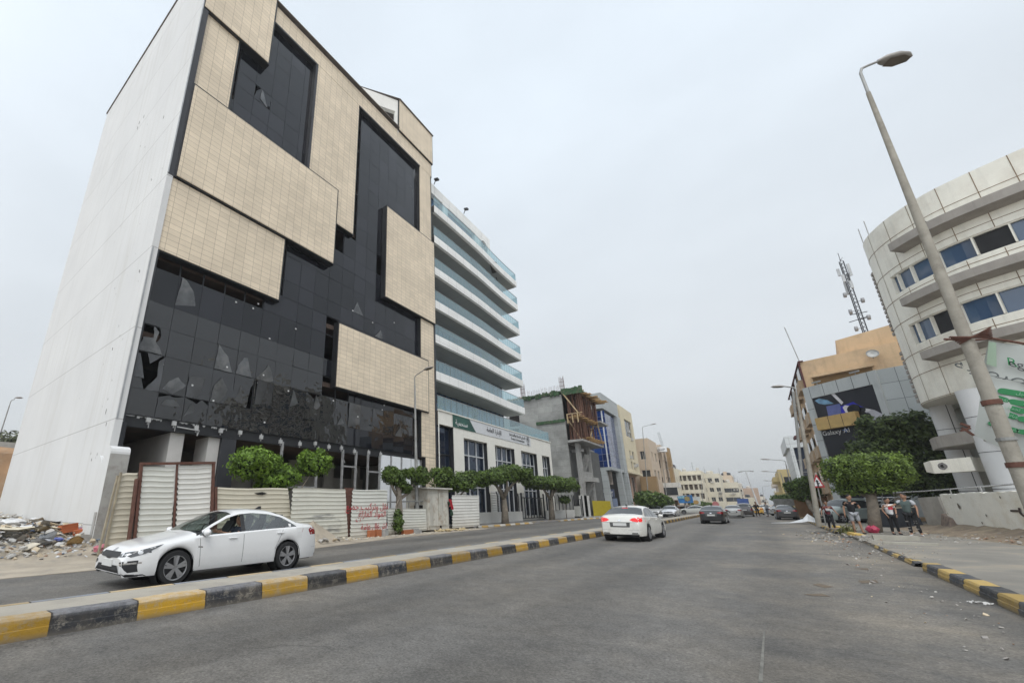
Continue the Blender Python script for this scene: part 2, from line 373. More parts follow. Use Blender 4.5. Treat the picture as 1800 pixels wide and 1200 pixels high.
strip('road', [(-7.5, -14), (-7.4, 1), (-7.15, 6), (-7.0, 12), (-6.75, 24), (-6.7, 61), (-7.0, 130), (-8, 900)], [(1.2, -14), (1.2, 1), (1.2, 6), (1.2, 12), (1.2, 24), (1.2, 61), (1, 130), (0, 900)], -.018, 0, M_road)
strip('road_shoulder', [(1.2, -14), (1.2, 12), (1.2, 61), (1, 130), (0, 900)], [(3.2, -14), (3.2, 12), (3.6, 61), (3.6, 130), (5, 900)], -.018, -.0005, M_road)
strip('far_road', [(-15.0, -14), (-14.9, 20), (-16.0, 31), (-16.2, 48), (-15.6, 61), (-15.5, 130), (-16, 900)], [(-8.3, -14), (-8.0, 6), (-7.8, 20), (-7.7, 31), (-7.6, 48), (-7.6, 61), (-7.9, 130), (-9, 900)], -.018, 0, M_road)
# far verge, where asphalt breaks up into sand
strip('dusty_verge', [(-60, -30), (-40, 12), (-20.5, 14), (-20.5, 27)], [(-14.95, -30), (-13.6, 10), (-14.9, 17), (-15.3, 27)], -.012, .012, M_dirt)

def kerb_mat(name, ca, cb, plane_y_len, off=0.0, wear=.5, toph=.25):
    m, t, b = newmat(name); P = pos(t); s = nn('ShaderNodeSeparateXYZ', t); t.links.new(P, s.inputs[0])
    md = nn('ShaderNodeMath', t, operation='ADD'); md.inputs[1].default_value = off + 1000 * plane_y_len; t.links.new(s.outputs[1], md.inputs[0])
    dv = nn('ShaderNodeMath', t, operation='DIVIDE'); dv.inputs[1].default_value = plane_y_len * 2; t.links.new(md.outputs[0], dv.inputs[0])
    fr = nn('ShaderNodeMath', t, operation='FRACT'); t.links.new(dv.outputs[0], fr.inputs[0])
    gt = nn('ShaderNodeMath', t, operation='GREATER_THAN'); gt.inputs[1].default_value = .5; t.links.new(fr.outputs[0], gt.inputs[0])
    c = mixc(t, gt.outputs[0], c4(ca), c4(cb))
    f = rng(t, noise(t, P, 7, 8, .8), .50, .60, 0, wear); c = mixc(t, f, c, (.30, .27, .22, 1))
    g = rng(t, noise(t, P, 1.6, 5, .7), .4, .7, 0, .3); c = mixc(t, g, c, (.20, .16, .11, 1))
    c = mixc(t, rng(t, noise(t, mapv(t, P, (1, 1, .3)), 5, 6, .7), .42, .6, 0, .8), c, c4(cb if False else (.40, .33, .22))) if False else c
    hz = rng(t, s.outputs[2], toph - .07, toph - .01, 0, 1); hn = rng(t, noise(t, P, 9, 6, .75), .35, .6, .25, 1); hm = nn('ShaderNodeMath', t, operation='MULTIPLY'); t.links.new(hz, hm.inputs[0]); t.links.new(hn, hm.inputs[1])
    wc = mixc(t, gt.outputs[0], (.17, .17, .18, 1), (.44, .36, .26, 1)); c = mixc(t, hm.outputs[0], c, wc)
    # joints between blocks
    d2 = nn('ShaderNodeMath', t, operation='DIVIDE'); d2.inputs[1].default_value = plane_y_len; t.links.new(md.outputs[0], d2.inputs[0])
    f2 = nn('ShaderNodeMath', t, operation='PINGPONG'); f2.inputs[1].default_value = .5; t.links.new(d2.outputs[0], f2.inputs[0])
    j = rng(t, f2.outputs[0], .008, .016, 1, 0); c = mixc(t, j, c, (.04, .035, .03, 1))
    fl = nn('ShaderNodeMath', t, operation='FLOOR'); t.links.new(d2.outputs[0], fl.inputs[0]); wn = nn('ShaderNodeTexWhiteNoise', t, noise_dimensions='1D'); t.links.new(fl.outputs[0], wn.inputs['W'])
    sb_ = nn('ShaderNodeVectorMath', t, operation='SCALE'); t.links.new(c, sb_.inputs[0]); t.links.new(rng(t, wn.outputs[0], 0, 1, .6, 1.2), sb_.inputs['Scale']); c = sb_.outputs[0]
    c = mixc(t, rng(t, s.outputs[2], .0, .07, .75, 0), c, (.13, .115, .095, 1))
    t.links.new(c, b.inputs['Base Color']); b.inputs['Roughness'].default_value = .8
    bump(t, b, noise(t, P, 30, 5, .7), .6, .015); return m
M_kerb = kerb_mat('kerb_paint_yellow_black', (.020, .022, .027), (.43, .245, .014), .935, .10)
def kerb_line(name, pts, w, h, mat, seg=.3, lip=.03, chips=.012, inset=None):
    # kerb stone run following pts (front face foot), body goes to the left by w (negative = right)
    g = MB(); P = [Vector((*p, 0)) for p in pts]; rows = []
    for a, b in zip(P[:-1], P[1:]):
        L = (b - a).length; sg = seg if a.y < 60 else 8
        n = max(1, int(L / sg))
        for i in range(n):
            p = a.lerp(b, i / n); d = (b - a).normalized(); nr = Vector((-d.y, d.x, 0)) * (1 if w > 0 else -1)
            hh = h + U(-chips, chips) * .6
            rows.append([p + Vector((0, 0, -.05)), p + nr * U(0, chips) + Vector((0, 0, h * .45)), p + nr * (.012 + U(0, chips)) + Vector((0, 0, h * .47)), p + nr * (.02 + U(0, chips)) + Vector((0, 0, hh - lip)), p + nr * (.02 + lip) + Vector((0, 0, hh)), p + nr * abs(w) + Vector((0, 0, hh))])
    g.grid(rows); return g
g = kerb_line('k', ML, .28, .255, M_kerb)
tag(g.build('median_kerb', M_kerb), kind='structure')
g = MB(); B2 = [(x - 1.17, y) for x, y in ML]
for (a, b, c, d) in zip(ML[:-1], ML[1:], B2[:-1], B2[1:]):
    q = .28; g.hexa([(a[0] - q, a[1], -.02), (b[0] - q, b[1], -.02), (d[0], d[1], -.02), (c[0], c[1], -.02)], [(a[0] - q, a[1], .248), (b[0] - q, b[1], .248), (d[0], d[1], .235), (c[0], c[1], .235)])
tag(g.build('median', M_median), kind='structure')
M_kback = kerb_mat('kerb_paint_far_side', (.20, .22, .26), (.5, .38, .22), .935, .10, .5, 5)
g = MB()
for (a, b) in zip(B2[:-1], B2[1:]):
    g.hexa([(a[0] - .09, a[1], -.02), (a[0], a[1], -.02), (b[0], b[1], -.02), (b[0] - .09, b[1], -.02)], [(a[0] - .09, a[1], .242), (a[0], a[1], .242), (b[0], b[1], .242), (b[0] - .09, b[1], .242)])
tag(g.build('median_back_kerb', M_kback), kind='structure')
# white and yellow kerb in front of the bank with its pavement
M_kwy = kerb_mat('kerb_paint_white_yellow', (.62, .6, .55), (.55, .34, .09), .9, 0, .35, 5)
LK = [(-16.25, 27.4), (-16.2, 31), (-16.3, 40), (-15.8, 50), (-15.2, 58), (-15.2, 200)]
g = kerb_line('k', LK, .2, .15, M_kwy, seg=.6); tag(g.build('bank_kerb', M_kwy), kind='structure')
strip('bank_pavement', [(-19.9, 27.4), (-19.9, 58), (-19.9, 200)], [(-16.45, 27.4), (-16.0, 52), (-15.4, 200)], -.02, .14, pm('bank_pavement_tiles', (.21, .205, .2), .9, .1, 2, .2, 20))
# near kerb on the right with the raised dusty pavement behind it
M_kr = kerb_mat('kerb_paint_right', (.055, .062, .075), (.50, .34, .10), .80, .25, .35, 5)
RK = [(2.35, -8), (2.42, 6), (2.52, 9.8), (2.6, 12), (2.66, 15.6)]
RK2 = [(2.68, 16.2), (2.75, 19), (2.85, 22.5)]
g = kerb_line('k', RK, -.26, .18, M_kr); tag(g.build('right_kerb', M_kr), kind='structure')
g = kerb_line('k', RK2, -.24, .1, M_kr, chips=.03)
tag(g.build('sunken_right_kerb', M_kr), kind='structure')
g = kerb_line('k', [(2.75, 31.5), (2.8, 46), (3.4, 80), (3.6, 200)], -.24, .13, M_kr, chips=.03); tag(g.build('far_right_kerb', M_kr), kind='structure')
strip('right_pavement', [(2.6, -8), (2.78, 12), (2.9, 22), (3.0, 31), (3.02, 46), (3.7, 80), (4, 200)], [(40, -8), (40, 12), (40, 22), (40, 31), (40, 46), (40, 80), (40, 200)], -.02, .11, M_pave)
# ======================= THE CREAM AND BLACK OFFICE BLOCK =======================
XF, XG = -19.5, -20.0
def fy(y, x=XG): return y * x / -19.5
def fz(z, x=XG): return H + (z - H) * x / -19.5
OB = thing('office_block', 'tall cream tiled block with black glass, broken panes and a blank white side wall', 'office building', (-29, 16, 0))
M_tile = tilem('cream_tiles', (.73, .62, .475), 'yz', .535, .288, (.34, .27, .20), .008, .06, .55, bmp=.25, stain=.12)
M_sidew = None
def side_wall_mat():
    m, t, b = newmat('rendered_side_wall'); P = pos(t); s = nn('ShaderNodeSeparateXYZ', t); t.links.new(P, s.inputs[0])
    c = mixc(t, rng(t, noise(t, P, .22, 6, .6), .3, .7, 0, 1), (.60, .60, .60, 1), (.67, .67, .668, 1))
    c = mixc(t, rng(t, noise(t, mapv(t, P, (3, 3, .12)), 1.1, 5, .6), .50, .75, 0, .34), c, (.46, .44, .40, 1))
    c = mixc(t, rng(t, s.outputs[2], .4, 3.2, .35, 0), c, mixc(t, rng(t, noise(t, P, 1.2, 6), .4, .7, 0, 1), (.55, .52, .46, 1), (.62, .61, .58, 1)))
    z = nn('ShaderNodeMath', t, operation='SUBTRACT'); z.inputs[1].default_value = 4.93; t.links.new(s.outputs[2], z.inputs[0])
    d = nn('ShaderNodeMath', t, operation='DIVIDE'); d.inputs[1].default_value = 3.95; t.links.new(z.outputs[0], d.inputs[0])
    p = nn('ShaderNodeMath', t, operation='PINGPONG'); p.inputs[1].default_value = .5; t.links.new(d.outputs[0], p.inputs[0])
    c = mixc(t, rng(t, p.outputs[0], .0025, .006, .6, 0), c, (.2, .19, .18, 1))
    t.links.new(c, b.inputs['Base Color']); b.inputs['Roughness'].default_value = .9
    bump(t, b, noise(t, P, 40, 6), .12); return m
M_sidew = side_wall_mat()
g = MB(); g.box((-38.6, 5.36, -.1), (-19.52, 5.62, 34.35)); g.build('side_wall', M_sidew, OB)
g = MB(); g.box((-38.7, 5.3, 34.35), (-19.4, 5.75, 34.5)); g.box((-19.75, 5.75, 34.13), (-19.42, 22, 34.22)); g.box((-19.75, 22.0, 37.5), (-19.4, 27.15, 37.6)); g.build('roof_coping', pm('brown_coping', (.13, .11, .10)), OB)
g = MB(); g.box((-38.5, 26.8, 0), (-20.3, 27.05, 34)); g.box((-38.6, 5.62, 0), (-38.4, 26.8, 34)); g.box((-38.4, 5.62, 33.4), (-20.3, 26.8, 33.7)); g.build('rear_wall', M_white, OB)
# thin shrapnel gouges on the side wall
g = MB()
for (u, v, s) in [(253, 205, 3), (245, 216, 3.4), (242, 225, 3), (288, 206, 2.4), (259, 219, 1.2), (247, 257, 1.6), (255, 259, 1.6), (266, 316, 1.6), (213, 322, 1.2), (231, 333, .8), (285, 296, 1), (267, 317, 1), (172, 383, .8), (246, 394, .8), (239, 380, .8), (201, 426, .9), (212, 398, 1), (239, 446, .9), (245, 476, 1.8), (224, 484, .8), (243, 494, .8), (246, 477, 1.6), (202, 507, 1.3), (204, 517, 1.2), (225, 451, .8), (209, 573, 1.2), (211, 590, 1.4), (216, 596, 1), (198, 613, 2.2), (197, 668, 1.2), (190, 701, 1.4), (187, 721, 1.6), (180, 714, .8), (186, 725, 2), (187, 745, 2.2), (160, 797, 1.3), (168, 804, .8), (171, 798, 1.3), (161, 808, 1.6), (188, 801, .7), (204, 817, 1.2), (176, 835, 1.2), (188, 893, 2.6), (184, 902, 2.6), (171, 920, 1.2), (176, 912, 1), (70, 640, .7), (150, 560, .8), (120, 500, .7), (182, 640, .8), (140, 700, .8), (90, 780, .8)]:
    x, z = atY(u, v, 5.36)
    if x < -38 or x > -19.6: continue
    k = s * .045; n = 6; a0 = U(0, 6)
    pts = [(x + math.cos(a0 + 2 * PI * i / n) * k * .55 * U(.5, 1.1), 5.354, z + math.sin(a0 + 2 * PI * i / n) * k * U(.7, 1.4)) for i in range(n)]
    g.poly(pts)
g.build('shrapnel_marks', pm('gouged_plaster', (.10, .09, .08)), OB)
# cream cladding boxes; black returns show around the raised ones
def panel(y0, y1, z0, z1, xf=XF, depth=.5, name='cladding_panel'):
    g = MB(); t = .045; e = .075
    g.box((xf - depth, y0 - e, z0 - e), (xf - t, y1 + e * 1.5, z1 + e * (1.6 if z1 < 30 else .3)), 1); g.box((xf - t + .002, y0, z0), (xf, y1, z1), 0)
    return g.build(name, [M_tile, M_black], OB)
for q in [(5.45, 9.42, 28.42, 34.1, -19.44), (5.74, 15.5, 16.95, 22.80, -19.42), (5.45, 11.92, 12.85, 16.84, -19.58), (20.68, 27.0, 16.7, 24.8, -19.46), (16.42, 25.95, 8.7, 12.96, -19.5), (22.05, 27.05, 34.05, 37.5, -19.5)]: panel(*q[:4], xf=q[4])
XB = -19.66
for q in [(5.74, 7.6, 22.88, 28.38), (9.5, 27.02, 32.5, 33.98), (13.2, 17.3, 20.35, 32.47), (25.2, 26.85, 24.85, 32.47), (25.25, 27.0, 5.15, 16.65), (25.75, 27.0, .0, 5.12)]: panel(*q, xf=XB, depth=.33)
g = MB()
g.box((-19.98, 5.40, 16.87), (-19.50, 5.70, 28.40)); g.box((-20.0, 5.40, 4.9), (-19.56, 5.70, 12.80)); g.box((-20.0, 26.88, 24.8), (-19.7, 27.05, 34)); g.box((-20.0, 27.0, 0), (-19.6, 27.18, 24.8))
g.box((-20, 9.43, 28.4), (-19.64, 9.47, 32.5)); g.box((-19.99, 13.02, 22.9), (-19.62, 13.19, 32.46)); g.box((-19.99, 9.47, 32.34), (-19.62, 13.02, 32.49)); g.box((-19.99, 17.31, 32.34), (-19.62, 25.18, 32.49)); g.box((-20, 5.4, 28.38), (-19.5, 9.42, 28.42))
g.build('black_edge_trim', M_char, OB)
g = MB(); g.box((-19.56, 5.385, 4.9), (-19.50, 5.44, 12.8)); g.box((-19.52, 5.355, 16.9), (-19.46, 5.40, 34.2)); g.build('metal_corner_strip', M_grey, OB)
# rooftop room: white side with an opening onto bare brick
g = MB(); P = wall(g, (-19.62, 22.05), (-21.55, 18.69), 33.7, 37.5, [(.35, 2.40, 33.8, 36.1)], .35, inn=(-0.87, 0.50)); g.build('rooftop_room_wall', M_white, OB)
g = MB(); g.hexa([(-19.9, 22.2, 37.48), (-19.9, 27, 37.48), (-28, 27, 37.48), (-21.65, 18.79, 37.48)], [(-19.45, 22.0, 37.62), (-19.45, 27.1, 37.62), (-28, 27.1, 37.62), (-21.65, 18.59, 37.62)]); g.build('rooftop_room_roof', pm('brown_coping', (.13, .11, .10)), OB)
M_brick = tilem('bare_brick', (.22, .09, .055), 'yz', .3, .2, (.2, .18, .16), .012, .3, .9)
g = MB(); g.box((-26.4, 24.0, 33.6), (-19.9, 24.2, 37.4)); g.build('rooftop_brick_wall', M_brick, OB)

# black glass curtain wall, pane by pane
Z = [5.17, 6.28, 7.9, 9.15]; k = 0
zs = []
for f in range(8):
    for q in (6.28, 7.9, 9.15): zs.append(q + 3.96 * f)
zs = [5.17] + [z for z in zs if z < 32.4] + [32.42]
ys = [5.62 + 1.078 * i for i in range(18)] + [25.1]
mask = [(5.4, 15.45, 16.95, 22.8), (5.4, 11.9, 12.9, 16.9), (20.7, 27, 16.75, 24.75), (16.45, 25.9, 8.75, 12.9), (5.4, 7.55, 22.9, 40), (5.4, 9.42, 28.4, 40), (13.1, 17.3, 20.4, 40)]
def covered(y0, y1, z0, z1): return any(a <= y0 + .25 and b >= y1 - .25 and c <= z0 + .2 and d >= z1 - .2 for a, b, c, d in mask)
# gone panes (dark holes) and shattered ones, by their photo pixel
gone = [(300, 470), (335, 488), (373, 503), (410, 515), (440, 525), (597, 425), (610, 402), (668, 467), (583, 580), (580, 610), (583, 675), (597, 690), (735, 740)]
gs = []
for u, v in gone:
    y, z = atX(u, v, XG); gs.append((y, z))
M_glass = [glassm('black_glass', (.008, .009, .013), .03, .5), glassm('black_glass_b', (.014, .015, .021), .05, .5), glassm('black_glass_c', (.005, .006, .009), .02, .5)]
M_gwav = glassm('black_glass_warped', (.007, .0075, .009), .015, .9, 1.0, .8)
M_shard = pm('shard_painted_reflection', (.055, .058, .062), .2, .7, .9, spec=.9, dirt=(.17, .17, .165), dsc=.55)  # pale patches paint in mirrored sky and the rooms behind, not grime
CW = None
panes = []
def jag(pts, k=.05, n=4):     # roughen a polyline
    o = []
    for a, b in zip(pts[:-1], pts[1:]):
        o.append(a)
        for i in range(1, n):
            t = i / n; o.append((a[0] + (b[0] - a[0]) * t + U(-k, k), a[1] + (b[1] - a[1]) * t + U(-k, k)))
    return o + [pts[-1]]
def pane_mesh(poly, x, tilt):
    cy = sum(p[0] for p in poly) / len(poly); cz = sum(p[1] for p in poly) / len(poly)
    F = [(x + (p[0] - cy) * tilt[0] + (p[1] - cz) * tilt[1], p[0], p[1]) for p in poly]; Bk = [(q[0] - .012, q[1], q[2]) for q in F]
    return F, Bk
# shattered panes: (pixel, [kept polygons in unit pane coordinates], [loose shards])
SH = {(415, 455): None}
broken = [((345, 520), [[(0, 0), (1, 0), (1, 1), (0, 1)]], [[(0, 0), (.86, 0), (.8, .35), (.62, .7), (.3, .92), (.08, 1)]]),
 ((265, 590), [[(.55, .05), (1, 0), (1, 1), (.6, 1), (.72, .7), (.6, .4)]], [[(0, 0), (.9, 0), (.55, .45), (.62, .8), (.4, .97), (.45, .55), (.1, .5)]]),
 ((258, 655), [[(0, 0), (.45, 0), (.3, .3), (.05, .35)]], [[(0, .3), (.4, .28), (.1, .95), (0, .9)], [(.5, 0), (1, 0), (1, .95), (.8, .8), (.85, .4)], [(.35, .98), (.9, .98), (.5, .7)]]),
 ((395, 625), [[(.0, 0), (1, 0), (1, 1), (0, 1)]], [[(0, 0), (.85, 0), (.55, .6), (.05, 1)]]),
 ((425, 635), [[(0, 0), (1, 0), (1, 1), (0, 1)]], [[(0, 0), (.8, 0), (.5, .8), (.3, .75), (.05, .35)]]),
 ((460, 645), [[(0, 0), (1, 0), (1, 1), (0, 1)]], [[(0, 0), (1, 0), (.85, .45), (.6, .75), (.45, .5)]]),
 ((455, 690), [[(0, 0), (1, 0), (1, 1), (0, 1)]], [[(.12, .02), (.97, .02), (.97, .97), (.1, .97)]]),
 ((345, 668), [[(0, 0), (1, 0), (1, 1), (0, 1)]], [[(0, 0), (.8, 0), (.6, .3), (.7, .65), (.02, .6)]]),
 ((625, 535), [[(0, 0), (1, 0), (1, 1), (0, 1)]], [[(0, 0), (.9, 0), (.3, .55)]]),
 ((665, 580), [[(0, 0), (1, 0), (1, 1), (0, 1)]], [[(0, 0), (.9, 0), (.5, .6)]]),
 ((468, 185), [[(0, 0), (.7, 0), (1, .3), (1, 1), (.35, 1), (.1, .6)]], [[(.35, .25), (.85, .0), (.5, .9), (.38, .95)]]),
 ((730, 305), [[(0, 0), (1, 0), (1, 1), (0, 1)]], [[(.05, .05), (.95, .05), (.9, .9), (.3, .95), (.1, .6)]]),
 ((620, 722), [[(0, 0), (1, 0), (1, 1), (0, 1)]], [[(.02, .02), (.97, .02), (.97, .97), (.02, .97)]]),
 ((305, 655), [[(0, 0), (1, 0), (1, 1), (0, 1)]], [[(.1, .1), (.5, 0), (.95, .3), (.6, .5), (.3, .35)]]),
 ((510, 700), [[(0, 0), (1, 0), (1, 1), (0, 1)]], [[(.0, .3), (.5, .5), (.15, .95)]]),
 ((550, 705), [[(0, 0), (1, 0), (1, 1), (.5, .8), (0, 1)]], [[(.5, .2), (.95, .6), (.6, .95)]]),
 ((385, 690), [[(0, 0), (1, 0), (1, 1), (0, 1)]], [[(.0, 0), (.55, .0), (.75, .45), (.4, .8), (.1, .5)]]),
 ((420, 700), [[(0, 0), (.7, 0), (.8, .5), (1, 1), (0, 1)]], [[(.1, .2), (.5, .1), (.35, .7)]]),
 ((280, 720), [[(0, 0), (1, 0), (1, 1), (.6, .9), (.4, .95), (0, .8)]], [[(.1, .5), (.9, .55), (.6, .8), (.3, .75)]]),
 ((350, 715), [[(0, 0), (1, 0), (1, .8), (.7, 1), (.5, .8), (0, 1)]], [[(.05, .2), (.5, .5), (.3, .8)]]),
 ((700, 765), [[(0, 0), (1, 0), (1, 1), (0, 1)]], [[(.1, .0), (.9, .0), (.7, .5)]]),
 ((590, 740), [[(0, 0), (1, 0), (1, 1), (0, 1)]], [[(.2, .0), (.7, .1), (.5, .4)]]),
 ((668, 738), [[(0, 0), (1, 0), (1, 1), (0, 1)]], [[(0, 0), (.85, 0), (.45, .6), (.1, .97), (0, .95)]])]
bro = [(atX(p[0], p[1], XG), k, s) for p, k, s in broken]
for i in range(len(ys) - 1):
    for j in range(len(zs) - 1):
        y0, y1, z0, z1 = ys[i], ys[i + 1], zs[j], zs[j + 1]
        if covered(y0, y1, z0, z1): continue
        if y0 > 17.2 and False: continue
        Y0, Y1, Z0, Z1 = fy(y0), fy(y1), fz(z0), fz(z1)
        if any(Y0 < a < Y1 and Z0 < b < Z1 for a, b in gs): continue
        gp = .008; q = [(Y0 + gp, Z0 + gp), (Y1 - gp, Z0 + gp), (Y1 - gp, Z1 - gp), (Y0 + gp, Z1 - gp)]
        hit = [b for b in bro if Y0 < b[0][0] < Y1 and Z0 < b[0][1] < Z1]
        u, v, d = proj(XG, (Y0 + Y1) / 2, (Z0 + Z1) / 2)
        panes.append((1 / (d * d) * (Y1 - Y0) * (Z1 - Z0), q, hit, Z0))
panes.sort(key=lambda p: -p[0])
bays = []
CWALL = None
rest = MB(); nshard = 0
for n, (ar, q, hit, Z0) in enumerate(panes):
    low = Z0 < fz(9.2)
    x = XG + U(-.004, .004); tl = (U(-.006, .006), U(-.006, .006))
    if low: tl = (U(-.02, .02), U(-.03, .03))
    mat = M_gwav if low else random.choice(M_glass)
    g = MB()
    kp = [[(q[0][0] + a * (q[1][0] - q[0][0]), q[0][1] + b * (q[2][1] - q[0][1])) for a, b in pl] for pl in (hit[0][1] if hit else [[(0, 0), (1, 0), (1, 1), (0, 1)]])]
    for pl in kp:
        if hit and len(pl) > 4: pl = jag(pl + [pl[0]], .03, 3)[:-1]
        F, Bk = pane_mesh(pl, x, tl); (g if n < 96 or hit else rest).hexa(Bk, F, M_glass.index(mat) if (n >= 96 and not hit and mat in M_glass) else 0)
    ob = None
    if n < 96 or hit: ob = g.build('glass_pane', mat, OB)
    if hit:
        sh = MB()
        for pl in hit[0][2]:
            pl = [(q[0][0] + a * (q[1][0] - q[0][0]), q[0][1] + b * (q[2][1] - q[0][1])) for a, b in pl]
            F, Bk = pane_mesh(jag(pl + [pl[0]], .02, 4)[:-1], XG + .03, (U(-.05, .05), U(-.02, .1)))
            sh.hexa(Bk, F)
            crack = MB()
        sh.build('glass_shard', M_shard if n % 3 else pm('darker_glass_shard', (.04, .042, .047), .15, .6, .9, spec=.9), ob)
ro = rest.build('upper_glass_panes', M_glass, OB); ro['kind'] = 'stuff'
# carrier behind the panes, with slabs and rooms seen through the gaps
g = MB()
for z in zs: g.box((XG - .10, fy(5.62), fz(z) - .03), (XG - .03, fy(25.1), fz(z) + .03))
for y in ys: g.box((XG - .10, fy(y) - .03, fz(5.17)), (XG - .032, fy(y) + .03, fz(32.42)))
g.build('glazing_frame', M_black, OB)
g = MB()
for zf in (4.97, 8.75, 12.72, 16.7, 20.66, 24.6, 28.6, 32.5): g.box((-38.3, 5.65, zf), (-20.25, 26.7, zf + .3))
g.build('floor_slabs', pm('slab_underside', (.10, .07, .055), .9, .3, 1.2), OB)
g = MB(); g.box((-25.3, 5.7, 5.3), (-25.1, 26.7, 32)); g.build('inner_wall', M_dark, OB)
g = MB(); g.box((-23.2, 15.6, 5.3), (-23.0, 18.0, 8.7)); g.box((-22.9, 15.5, 9.1), (-22.7, 16.9, 12.6)); g.box((-22.6, 15.9, 17.1), (-22.4, 17.9, 20.5)); g.box((-22.4, 24.0, 5.4), (-22.2, 26, 8.6)); g.build('cream_partition', pm('partition_paint', (.5, .42, .28)), OB)
# little white fixing clips on the glass and the torn edge below it
g = MB()
for (u, v) in [(415, 531), (445, 542), (454, 534), (520, 578), (474, 595), (399, 645), (463, 659), (454, 673), (338, 677), (507, 687), (586, 704), (629, 732), (675, 712), (672, 720), (465, 742), (375, 704), (286, 640), (693, 567), (655, 567), (620, 546)]:
    y, z = atX(u, v, XG + .03); g.box((XG + .01, y - .04, z - .04), (XG + .05, y + .04, z + .04))
g.build('fixing_clips', pm('clip_white', (.6, .6, .6)), OB)
g = MB(); g.box((-20.35, 5.5, 4.78), (-20.1, 25.2, 5.25)); g.build('ground_floor_lintel', M_black, OB)
g = MB()
for i, (u, v) in enumerate([(261, 738), (306, 744), (345, 752), (388, 757), (422, 760), (459, 768), (493, 776), (527, 780), (554, 779), (578, 785), (600, 787), (623, 793), (648, 795), (669, 798)]):
    y, z = atX(u, v, -20.05); q = MB(); q.box((-20.09, y - .09, z - .10), (-19.98, y + .08, z + .10)); q.box((-20.09, y - .02, z - .2), (-20.03, y + .02, z + .2)); q.build('fixing_bracket', pm('torn_fixing_grey', (.42, .42, .42), .6), OB)
for a, b in ((218, 260), (268, 285), (313, 343), (355, 361), (371, 383), (390, 399)):
    va = 725 + (a - 218) * .145; vb = 725 + (b - 218) * .145
    y0, z0 = atX(a, va, -20.05); y1, z1 = atX(b, vb, -20.05)
    n = 9
    for k in range(n):
        t0 = k / n; t1 = (k + 1) / n
        g.box((-20.09, y0 + (y1 - y0) * t0, z0 - U(.04, .16)), (-20.04, y0 + (y1 - y0) * t1, z0 + .02))
y0, z0 = atX(311, 750, -20.02); y1, z1 = atX(350, 757, -20.02); g.tube([(-20.0, y0, z0), (-20.0, y1, z1), (-19.95, y1 - .1, z1 - .25)], .03, 6)
for u in (218, 264, 311, 351): y, z = atX(u, 733, -20.05); g.box((-20.08, y - .015, 4.8), (-20.05, y + .015, 5.3))
g.build('torn_fixings', pm('torn_fixing_grey', (.42, .42, .42), .6), OB)
# ground floor: open bays, partition walls, black column, steel frame
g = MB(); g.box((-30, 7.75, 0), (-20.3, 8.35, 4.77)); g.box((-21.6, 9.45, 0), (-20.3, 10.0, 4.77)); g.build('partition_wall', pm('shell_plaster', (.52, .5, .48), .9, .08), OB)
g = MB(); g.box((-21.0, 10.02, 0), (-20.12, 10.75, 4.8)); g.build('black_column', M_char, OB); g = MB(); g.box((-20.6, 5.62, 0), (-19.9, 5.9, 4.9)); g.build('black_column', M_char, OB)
g = MB(); g.box((-27.2, 8.4, 0), (-27, 26.7, 4.8)); g.build('back_room_wall', pm('back_room_grey', (.12, .11, .10), .9, .2, 1), OB)  # dark grey rear wall of the ground floor
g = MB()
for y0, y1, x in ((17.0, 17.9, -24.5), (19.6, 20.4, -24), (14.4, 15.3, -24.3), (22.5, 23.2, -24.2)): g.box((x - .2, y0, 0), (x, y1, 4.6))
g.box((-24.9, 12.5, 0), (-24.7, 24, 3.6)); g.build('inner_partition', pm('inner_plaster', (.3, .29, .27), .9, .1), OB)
g = MB()
ps = [fy(q) for q in (13.0, 15.35, 17.25, 18.35, 19.4, 20.5, 21.6, 22.7, 24.9)]
for y in ps: g.box((-20.1, y - .06, 0), (-20.0, y + .06, 4.85)); g.box((-19.99, y - .05, 4.45), (-19.97, y + .05, 4.95))
for a, b, z in ((ps[2], ps[3], 3.95), (ps[2], ps[3], 2.35), (ps[0], ps[1], 2.6), (ps[4], ps[6], 3.75), (ps[4], ps[5], 2.3), (ps[0], ps[8], 1.0)): g.box((-20.08, a + .06, z - .05), (-20.02, b - .06, z + .05))
for k in range(12):
    y = random.choice(ps[1:6]); z = random.choice((2.3, 2.6, 3.9, 4.4)); g.bar((-19.98, y, z), (-19.94, y + U(-.12, .12), z - U(.2, .5)), .05, .03)
g.build('steel_frame', pm('dusty_steel', (.27, .27, .27), .7, .3, 4), OB)
g = MB()
for a, b in ((5, 6), (6, 7), (7, 8)):
    a, b = ps[a] + .07, ps[b] - .07
    if b - a > 1.5:
        m = (a + b) / 2; g.box((-20.12, a, .1), (-20.04, m - .05, 4.95)); g.box((-20.12, m + .05, .1), (-20.04, b, 4.95))
    else: g.box((-20.12, a, .1), (-20.04, b, 4.95))
g.build('white_board_panel', pm('white_board', (.72, .74, .77), .5, .03), OB)
g = MB(); y, _ = atX(727, 770, -20.0); g.box((-20.16, y - .3, 0), (-20.03, y + .35, 3.95)); g.build('side_door', M_dark, OB)
